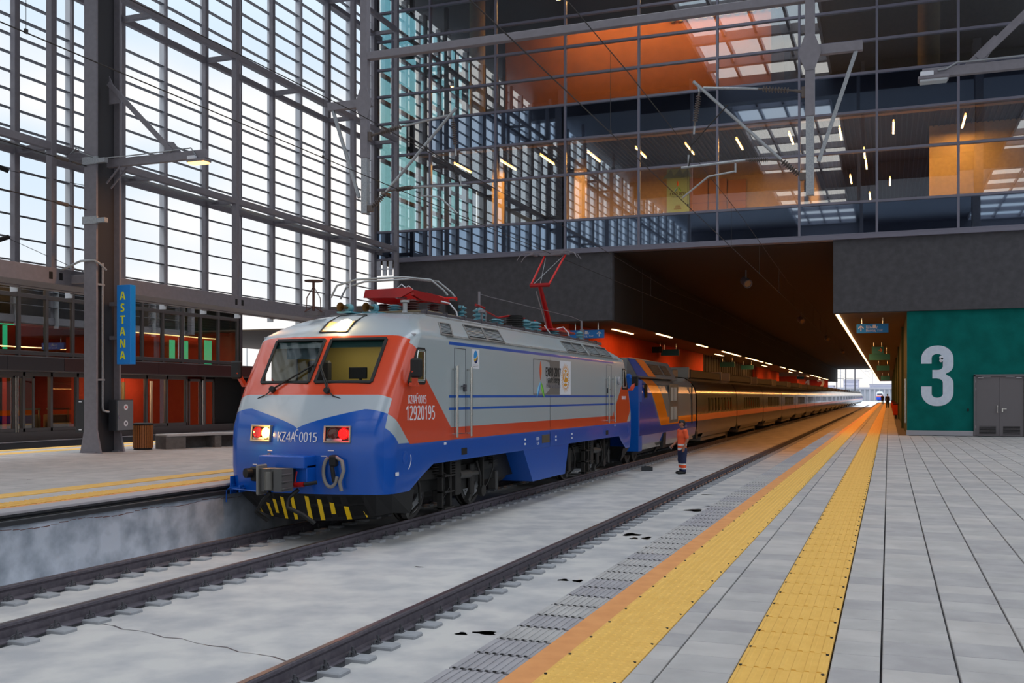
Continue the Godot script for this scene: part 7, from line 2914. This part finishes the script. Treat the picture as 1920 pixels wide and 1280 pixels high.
	for i in 26:
		m = mb()
		m.obox(P(-27.6, 4.2 + (i % 13) * 0.11, 35.0), Basis(Vector3(0, 0, 1), 0.5), Vector3(0.16, 0.015, 5.2))
		if i < 13:
			obj("blind_slat", m, mat("blind_grey", Color(0.34, 0.34, 0.35), 0.5), s)
	var teal := glow("teal_strip", Color(0.2, 0.72, 0.5), 0.6)
	for e in [[24.0, 3.1, 4.05, 0.1], [24.9, 3.1, 3.95, 0.05], [25.85, 3.1, 3.9, 0.16], [34.3, 3.0, 3.85, 0.3], [35.25, 3.0, 3.85, 0.2], [36.6, 2.9, 3.95, 0.45]]:
		m = mb()
		m.box(-28.2, -28.15, e[1], e[2], e[0], e[0] + e[3])
		obj("light_strip", m, teal, s)
	for e in [[23.2, 24.1], [24.95, 25.5], [25.6, 26.3]]:
		m = mb()
		m.box(-28.2, -28.15, 3.93, 3.97, e[0], e[1])
		obj("light_strip", m, teal, s)
	m = mb()
	m.box(-28.2, -28.16, 4.02, 4.06, 31.6, 37.4)
	obj("lit_line", m, glow("lit_line", Color(1.0, 0.85, 0.55), 1.3), s)
	m = mb()
	m.box(-28.1, -28.05, 0.15, 2.1, 33.0, 33.12)
	m.box(-28.1, -28.05, 0.2, 1.8, 33.95, 34.0)
	obj("white_strip", m, mats.white, s)
	# lettering arc seen through the door and timber stands
	m = mb()
	for k in 12:
		var a := lerpf(0.2, 1.45, k / 11.0)
		m.obox(P(-29.0, 1.05 + 0.95 * cos(a) * 1.0, 25.2 + 0.62 * sin(a)), Basis(Vector3.RIGHT, a), Vector3(0.03, 0.16, 0.2))
	m.box(-29.02, -28.98, 1.0, 1.18, 25.0, 25.9)
	obj("wall_numeral", m, mats.white, s)
	for e in [25.9, 27.2]:
		m = mb()
		m.bar(P(-27.6, 0.3, e), P(-27.6, 1.05, e + 0.1), 0.05, 0.05)
		m.bar(P(-27.6, 1.05, e), P(-27.6, 1.05, e + 1.0), 0.05, 0.05)
		m.bar(P(-27.6, 0.3, e + 0.95), P(-27.6, 1.05, e + 0.95), 0.05, 0.05)
		m.box(-27.9, -27.65, 0.2, 0.85, e + 0.1, e + 1.1, 0.03)
		obj("timber_stand", m, mat("timber", Color(0.52, 0.40, 0.26), 0.7), s)
	for e in [[-27.75, 2.46, 31.5, 3.4], [-28.6, 2.46, 24.5, 2.2], [-27.75, 5.45, 35.0, 1.8], [-28.0, 5.45, 26.0, 1.2]]:
		m = mb()
		m.box(e[0] - 0.05, e[0] + 0.05, e[1] - 0.03, e[1], e[2] - 1.2, e[2] + 1.2)
		obj("added_ceiling_lamp", m, mats.lamp_warm, s)  # strip added together with its light to brighten the rooms inside
		area_light("lamp_light", P(e[0], e[1] - 0.05, e[2]), Vector3.DOWN, Vector2(0.1, 2.4), Vector3.RIGHT, Color(1, 0.82, 0.6), e[3], s)
	var t := thing("street_lamp", "thin grey street lamp standing behind the end of the station building", "street lamp", P(-55.34, -1.4, 78))
	m = mb()
	m.tube([P(-55.34, -1.4, 78), P(-55.34, 6.2, 78)], 0.06, 8, true, 0.04)
	m.tube([P(-55.34, 6.2, 78), P(-55.2, 6.35, 78), P(-54.4, 6.7, 78)], 0.035, 6)
	obj("post", m, mats.galvanised, t)
	m = mb()
	m.bar(P(-54.5, 6.66, 78), P(-53.7, 6.98, 78), 0.22, 0.08)
	obj("lamp_head", m, mats.steel, t)


# a body surface from tapered bones: [a, b, ra, rb]; surface nets over their smoothly joined distance
func flesh(m: MB, bones: Array, cell: float, k: float, at: Vector3, basis: Basis, color = null) -> void:
	var lo := Vector3.INF
	var hi := -Vector3.INF
	for b in bones:
		var r := maxf(b[2], b[3]) + cell * 3.0
		for e in 2:
			lo = lo.min(b[e] - Vector3(r, r, r))
			hi = hi.max(b[e] + Vector3(r, r, r))
	var n := Vector3i(((hi - lo) / cell).ceil()) + Vector3i.ONE
	var f := PackedFloat32Array()
	f.resize(n.x * n.y * n.z)
	f.fill(1.0)
	var sy := n.x
	var sz := n.x * n.y
	for b in bones:
		var r := maxf(b[2], b[3]) + k * 1.2 + cell * 2.0
		var a: Vector3 = b[0]
		var ab: Vector3 = b[1] - a
		var l2 := maxf(ab.length_squared(), 1e-9)
		var p0 := Vector3i(((a.min(b[1]) - Vector3(r, r, r) - lo) / cell).floor()).max(Vector3i.ZERO)
		var p1 := Vector3i(((a.max(b[1]) + Vector3(r, r, r) - lo) / cell).ceil()).min(n - Vector3i.ONE)
		for z in range(p0.z, p1.z + 1):
			for y in range(p0.y, p1.y + 1):
				var row := z * sz + y * sy
				for x in range(p0.x, p1.x + 1):
					var q := lo + Vector3(x, y, z) * cell - a
					var h := clampf(q.dot(ab) / l2, 0.0, 1.0)
					var d := (q - ab * h).length() - lerpf(b[2], b[3], h)
					var o := f[row + x]
					var w := maxf(k - absf(d - o), 0.0) / k
					f[row + x] = minf(d, o) - w * w * k * 0.25
	var at_cell := {}
	var pos := []
	var nor := []
	for z in n.z - 1:
		for y in n.y - 1:
			var base := z * sz + y * sy
			for x in n.x - 1:
				var i := base + x
				var c := [f[i], f[i + 1], f[i + sy], f[i + sy + 1], f[i + sz], f[i + sz + 1], f[i + sz + sy], f[i + sz + sy + 1]]
				var inside := 0
				for e in 8:
					if c[e] < 0.0:
						inside += 1
				if inside == 0 or inside == 8:
					continue
				var s := Vector3.ZERO
				var cnt := 0
				for e in 8:
					for ax in 3:
						var g := e | (1 << ax)
						if g != e and (c[e] < 0.0) != (c[g] < 0.0):
							var u: float = c[e] / (c[e] - c[g])
							var p := Vector3(e & 1, (e >> 1) & 1, (e >> 2) & 1)
							p[ax] = u
							s += p
							cnt += 1
				at_cell[i] = pos.size()
				pos.append(lo + (Vector3(x, y, z) + s / cnt) * cell)
				nor.append(Vector3(c[1] + c[3] + c[5] + c[7] - c[0] - c[2] - c[4] - c[6], c[2] + c[3] + c[6] + c[7] - c[0] - c[1] - c[4] - c[5], c[4] + c[5] + c[6] + c[7] - c[0] - c[1] - c[2] - c[3]).normalized())
	var step := [1, sy, sz]
	for i in at_cell:
		for ax in 3:
			var j: int = i + step[ax]
			if (f[i] < 0.0) == (f[j] < 0.0):
				continue
			var b1: int = step[(ax + 1) % 3]
			var b2: int = step[(ax + 2) % 3]
			if not (at_cell.has(i - b1) and at_cell.has(i - b2) and at_cell.has(i - b1 - b2)):
				continue
			var q := [at_cell[i - b1 - b2], at_cell[i - b2], at_cell[i], at_cell[i - b1]]
			if f[i] > 0.0:
				q.reverse()
			var v := []
			var w := []
			for e in q:
				v.append(at + basis * pos[e])
				w.append(basis * nor[e])
			if color != null:
				m.colored = true
				m.tint = color.call((pos[q[0]] + pos[q[2]]) * 0.5)
			m.tri_n(v[0], v[1], v[2], w[0], w[1], w[2])
			m.tri_n(v[0], v[2], v[3], w[0], w[2], w[3])


func hand(m: MB, wrist: Vector3, dir: Vector3, palm: Vector3, at: Vector3, basis: Basis, curl: float) -> void:
	# dir along the hand, palm the way the palm faces
	dir = dir.normalized()
	palm = (palm - dir * palm.dot(dir)).normalized()
	var side := dir.cross(palm)
	var b := [[wrist, wrist + dir * 0.03, 0.024, 0.028]]
	for i in 4:
		var o := (i - 1.5) * 0.018
		var k := wrist + dir * 0.085 + side * o
		b.append([wrist + dir * 0.02 + side * o * 0.7, k, 0.016, 0.011])
		var l: float = [0.036, 0.042, 0.039, 0.03][i]
		var d1 := (dir * cos(curl) + palm * sin(curl))
		var d2 := (dir * cos(curl * 2.2) + palm * sin(curl * 2.2))
		b.append([k, k + d1 * l, 0.0095, 0.009])
		b.append([k + d1 * l, k + d1 * l + d2 * l * 0.9, 0.009, 0.0075])
	var tb := wrist + dir * 0.025 - side * 0.026
	var td := (dir * 0.7 - side * 0.6 + palm * 0.5).normalized()
	b.append([tb, tb + td * 0.035, 0.013, 0.011])
	b.append([tb + td * 0.035, tb + td * 0.035 + (td + dir * 0.5).normalized() * 0.03, 0.0105, 0.0085])
	flesh(m, b, 0.0055, 0.008, at, basis)


func head(m: MB, neck: Vector3, top: Vector3, at: Vector3, basis: Basis) -> void:
	# faces -z in its own frame; neck to crown is about 0.23
	var h := top - neck
	var c := neck + h * 0.58
	var b := [[c + Vector3(0, 0.02, 0.012), c + Vector3(0, 0.03, -0.012), 0.076, 0.072], [c + Vector3(0, -0.045, -0.03), c + Vector3(0, -0.07, -0.042), 0.05, 0.034], [c + Vector3(0, 0.0, -0.07), c + Vector3(0, -0.028, -0.092), 0.010, 0.014], [c + Vector3(-0.028, -0.02, -0.055), c + Vector3(0.028, -0.02, -0.055), 0.03, 0.03], [c + Vector3(-0.025, 0.022, -0.074), c + Vector3(0.025, 0.022, -0.074), 0.01, 0.01], [c + Vector3(-0.016, -0.058, -0.078), c + Vector3(0.016, -0.058, -0.078), 0.009, 0.009], [c + Vector3(-0.078, 0.005, 0.005), c + Vector3(-0.08, -0.02, 0.0), 0.016, 0.01], [c + Vector3(0.078, 0.005, 0.005), c + Vector3(0.08, -0.02, 0.0), 0.016, 0.01]]
	flesh(m, b, 0.008, 0.018, at, basis)


func make_people() -> void:
	var skin := mat("skin", Color(0.66, 0.44, 0.34), 0.55)
	skin.subsurf_scatter_enabled = true
	skin.subsurf_scatter_strength = 0.1
	var at := P(-6.08, BED, 31.45)
	var cam_right := Vector3(0.9363, 0, -0.3512)
	var towards := Vector3(0.3512, 0, 0.9363)
	var f := (cam_right * -0.93 + towards * 0.36).normalized()
	var basis := Basis(f.cross(Vector3.UP).normalized(), Vector3.UP, -f)
	var t := thing("person", "worker in an orange high visibility shirt and navy trousers standing between the tracks", "person", at)
	# own frame: x to the worker's right, y up, -z the way the body faces
	var neck := Vector3(0, 1.415, 0.01)
	var crown := Vector3(0, 1.685, -0.02)
	var sh_r := Vector3(0.175, 1.345, 0.01)
	var sh_l := Vector3(-0.175, 1.345, 0.01)
	var el_r := Vector3(0.20, 1.07, -0.02)
	var wr_r := Vector3(0.15, 0.90, -0.24)
	var el_l := Vector3(-0.225, 1.06, 0.05)
	var wr_l := Vector3(-0.20, 0.84, -0.06)
	var body := mb()
	flesh(body, [[Vector3(0, 0.95, 0), Vector3(0, 1.2, 0), 0.105, 0.125], [Vector3(0, 1.2, 0), Vector3(0, 1.32, 0), 0.12, 0.09], [sh_r, sh_l, 0.055, 0.055], [neck - Vector3(0, 0.06, -0.01), neck + Vector3(0, 0.07, -0.01), 0.055, 0.05], [sh_r, el_r, 0.05, 0.04], [el_r, wr_r, 0.04, 0.026], [sh_l, el_l, 0.05, 0.04], [el_l, wr_l, 0.04, 0.026], [Vector3(0.08, 0.85, 0), Vector3(0.09, 0.48, 0), 0.08, 0.05], [Vector3(0.09, 0.48, 0), Vector3(0.09, 0.1, 0.02), 0.05, 0.036], [Vector3(-0.08, 0.85, 0), Vector3(-0.09, 0.48, 0), 0.08, 0.05], [Vector3(-0.09, 0.48, 0), Vector3(-0.09, 0.1, 0.02), 0.05, 0.036]], 0.0135, 0.03, at, basis)
	var look := basis * Basis(Vector3.UP, -0.30)
	head(body, neck, crown, at, look)
	hand(body, wr_r, Vector3(0.0, -0.5, -0.86), Vector3(-0.9, -0.3, 0.2), at, basis, 0.5)
	hand(body, wr_l, Vector3(0.05, -0.98, -0.12), Vector3(0.9, 0, 0.2), at, basis, 0.35)
	obj("body", body, skin, t)
	var m := mb()
	var c := neck + (crown - neck) * 0.58
	flesh(m, [[c + Vector3(0, 0.045, 0.03), c + Vector3(0, 0.062, -0.035), 0.078, 0.066], [c + Vector3(0, -0.03, 0.05), c + Vector3(0, 0.03, 0.04), 0.055, 0.07], [c + Vector3(-0.05, 0.07, -0.06), c + Vector3(0.05, 0.07, -0.06), 0.026, 0.026]], 0.009, 0.02, at, look)
	obj("hair", m, mat("hair", Color(0.06, 0.045, 0.04), 0.6), t)
	m = mb()
	for s in [-1.0, 1.0]:
		m.lathe(at + look * (c + Vector3(s * 0.03, 0.008, -0.078)), look * Vector3(0, 0, -1), [Vector2(0, -0.008), Vector2(0.011, -0.004), Vector2(0.011, 0.002), Vector2(0, 0.006)], 10)
		m.obox(at + look * (c + Vector3(s * 0.03, 0.03, -0.083)), look, Vector3(0.034, 0.008, 0.008))
	obj("eyes", m, mats.black, t)
	m = mb()
	var o := Color(0.90, 0.11, 0.03)
	var wht := Color(0.78, 0.78, 0.76)
	var shirt := func(p: Vector3) -> Color:
		if p.y > 1.385 and absf(p.x) < 0.11:
			return Color(0.02, 0.03, 0.08)
		if absf(p.x) < 0.19 and ((p.y > 0.885 and p.y < 0.945) or (p.y > 0.755 and p.y < 0.825)):
			return wht
		if p.y < 0.74:
			return Color(0.02, 0.03, 0.09)
		return o
	flesh(m, [[Vector3(0, 0.77, 0.0), Vector3(0, 1.2, 0), 0.142, 0.145], [Vector3(0.03, 1.2, 0), Vector3(0.03, 1.3, 0), 0.13, 0.11], [Vector3(-0.03, 1.2, 0), Vector3(-0.03, 1.3, 0), 0.13, 0.11], [sh_r, sh_l, 0.068, 0.068], [sh_r, sh_r.lerp(el_r, 0.62), 0.068, 0.072], [sh_l, sh_l.lerp(el_l, 0.62), 0.068, 0.072], [neck - Vector3(0, 0.04, 0), neck - Vector3(0, 0.01, 0), 0.075, 0.066]], 0.0135, 0.03, at, basis, shirt)
	var cloth := mat("shirt", Color.WHITE, 0.75)
	cloth.vertex_color_use_as_albedo = true
	obj("shirt", m, cloth, t)
	m = mb()
	var navy := Color(0.012, 0.02, 0.07)
	var trous := func(p: Vector3) -> Color:
		if p.y < 0.33 and p.y > 0.285 or p.y < 0.19 and p.y > 0.15:
			return wht
		if p.y <= 0.285 and p.y >= 0.19:
			return Color(0.95, 0.10, 0.02)
		return navy
	flesh(m, [[Vector3(0, 0.74, 0.01), Vector3(0, 0.86, 0), 0.14, 0.13], [Vector3(0.075, 0.74, 0.01), Vector3(0.085, 0.45, 0.0), 0.115, 0.095], [Vector3(0.085, 0.45, 0.0), Vector3(0.09, 0.12, 0.03), 0.095, 0.075], [Vector3(-0.075, 0.74, 0.01), Vector3(-0.085, 0.45, -0.01), 0.115, 0.095], [Vector3(-0.085, 0.45, -0.01), Vector3(-0.09, 0.12, 0.01), 0.095, 0.075]], 0.0135, 0.025, at, basis, trous)
	obj("trousers", m, cloth, t)
	for s in [-1.0, 1.0]:
		m = mb()
		var z := 0.03 if s > 0 else -0.02
		flesh(m, [[Vector3(s * 0.09, 0.06, z + 0.04), Vector3(s * 0.09, 0.13, z + 0.03), 0.055, 0.055], [Vector3(s * 0.09, 0.045, z + 0.05), Vector3(s * 0.1, 0.04, z - 0.15), 0.045, 0.042], [Vector3(s * 0.1, 0.045, z - 0.1), Vector3(s * 0.105, 0.038, z - 0.17), 0.045, 0.038]], 0.011, 0.02, at, basis)
		obj("boot", m, mat("boot", Color(0.035, 0.035, 0.04), 0.55), t)
	t = thing("paper_sheet", "small folded white paper held in the worker's hand", "paper", at + basis * (wr_r + Vector3(-0.01, -0.08, -0.1)))
	m = mb()
	m.obox(org, basis * Basis(Vector3.RIGHT, 0.7), Vector3(0.02, 0.006, 0.11), 0.002)
	m.obox(org + Vector3(0, -0.004, 0), basis * Basis(Vector3.RIGHT, 0.85), Vector3(0.018, 0.004, 0.1))
	obj("sheet", m, mats.white, t)
	t = thing("brake_shoe", "small black wedge block lying on the slab beside the worker", "block", P(-7.38, BED, 32.25))
	m = mb()
	m.prism(PackedVector2Array([Vector2(-0.18, 0), Vector2(0.18, 0), Vector2(0.18, 0.13), Vector2(0.12, 0.14), Vector2(-0.16, 0.14), Vector2(-0.18, 0.1)]), org, cam_right, Vector3.UP, -towards * 0.14)
	obj("body", m, mats.rubber, t)
	m = mb()
	m.obox(org + Vector3(0, 0.145, 0) - towards * 0.07, Basis(cam_right, Vector3.UP, towards), Vector3(0.2, 0.02, 0.05), 0.005)
	obj("handle", m, mats.black, t)
	walker("dark clothed person walking away along the yellow strip, nearer of the two", P(-0.12, 0, 134), 0.3, 1.0)
	walker("dark clothed person farther along the platform, partly before the distant locomotive", P(-1.0, 0, 190), -0.3, 1.0)


func walker(label: String, at: Vector3, stride: float, scale: float) -> void:
	var t := thing("person", label, "person", at, "")
	var b := Basis()
	var m := mb()
	var s := stride
	var r := Vector3(0.19, 1.38, 0)
	var l := Vector3(-0.19, 1.38, 0)
	flesh(m, [[Vector3(0, 1.0, 0), Vector3(0, 1.3, 0), 0.1, 0.12], [r, l, 0.05, 0.05], [Vector3(0, 1.36, 0), Vector3(0, 1.52, -0.01), 0.055, 0.05], [Vector3(0, 1.6, -0.01), Vector3(0, 1.65, 0.0), 0.085, 0.085], [r, Vector3(0.24, 1.1, s * 0.3), 0.05, 0.04], [Vector3(0.24, 1.1, s * 0.3), Vector3(0.23, 0.86, -s * 0.1), 0.04, 0.03], [l, Vector3(-0.24, 1.1, -s * 0.3), 0.05, 0.04], [Vector3(-0.24, 1.1, -s * 0.3), Vector3(-0.23, 0.86, -s * 0.7), 0.04, 0.03], [Vector3(0.09, 0.9, 0), Vector3(0.1, 0.48, -s * 0.5), 0.09, 0.06], [Vector3(0.1, 0.48, -s * 0.5), Vector3(0.1, 0.08, s * 0.2), 0.055, 0.04], [Vector3(-0.09, 0.9, 0), Vector3(-0.1, 0.48, s * 0.2), 0.09, 0.06], [Vector3(-0.1, 0.48, s * 0.2), Vector3(-0.1, 0.08, s * 0.9), 0.055, 0.04]], 0.03, 0.04, at, b)
	hand(m, Vector3(0.23, 0.86, -s * 0.1), Vector3.DOWN, Vector3.LEFT, at, b, 0.4)
	hand(m, Vector3(-0.23, 0.86, -s * 0.7), Vector3.DOWN, Vector3.RIGHT, at, b, 0.4)
	obj("body", m, mats.skin, t)
	m = mb()
	flesh(m, [[Vector3(0, 0.86, 0), Vector3(0, 1.3, 0), 0.17, 0.15], [r, l, 0.075, 0.075], [r, Vector3(0.24, 1.1, s * 0.3), 0.07, 0.062], [Vector3(0.24, 1.1, s * 0.3), Vector3(0.23, 0.9, -s * 0.05), 0.062, 0.05], [l, Vector3(-0.24, 1.1, -s * 0.3), 0.07, 0.062], [Vector3(-0.24, 1.1, -s * 0.3), Vector3(-0.23, 0.9, -s * 0.62), 0.062, 0.05]], 0.03, 0.04, at, b)
	obj("coat", m, mat("coat", Color(0.09, 0.06, 0.055), 0.8), t)
	m = mb()
	flesh(m, [[Vector3(0.09, 0.88, 0), Vector3(0.1, 0.48, -s * 0.5), 0.11, 0.08], [Vector3(0.1, 0.48, -s * 0.5), Vector3(0.1, 0.1, s * 0.2), 0.08, 0.06], [Vector3(-0.09, 0.88, 0), Vector3(-0.1, 0.48, s * 0.2), 0.11, 0.08], [Vector3(-0.1, 0.48, s * 0.2), Vector3(-0.1, 0.1, s * 0.9), 0.08, 0.06]], 0.03, 0.03, at, b)
	obj("trousers", m, mat("suit", Color(0.05, 0.045, 0.05), 0.8), t)
	m = mb()
	flesh(m, [[Vector3(0.1, 0.05, s * 0.25), Vector3(0.1, 0.045, s * 0.25 - 0.16), 0.05, 0.042], [Vector3(-0.1, 0.05, s * 0.95), Vector3(-0.1, 0.045, s * 0.95 - 0.16), 0.05, 0.042]], 0.025, 0.02, at, b)
	obj("shoes", m, mats.black, t)
	m = mb()
	flesh(m, [[Vector3(0, 1.64, 0.02), Vector3(0, 1.67, 0.0), 0.095, 0.09]], 0.025, 0.02, at, b)
	obj("hair", m, mats.hair, t)


func _ready() -> void:
	make_sky()
	make_materials()
	make_ground()
	make_screen()
	make_facade()
	make_column()
	make_loco()
	make_train()
	make_catenary()
	make_station_building()
	make_people()
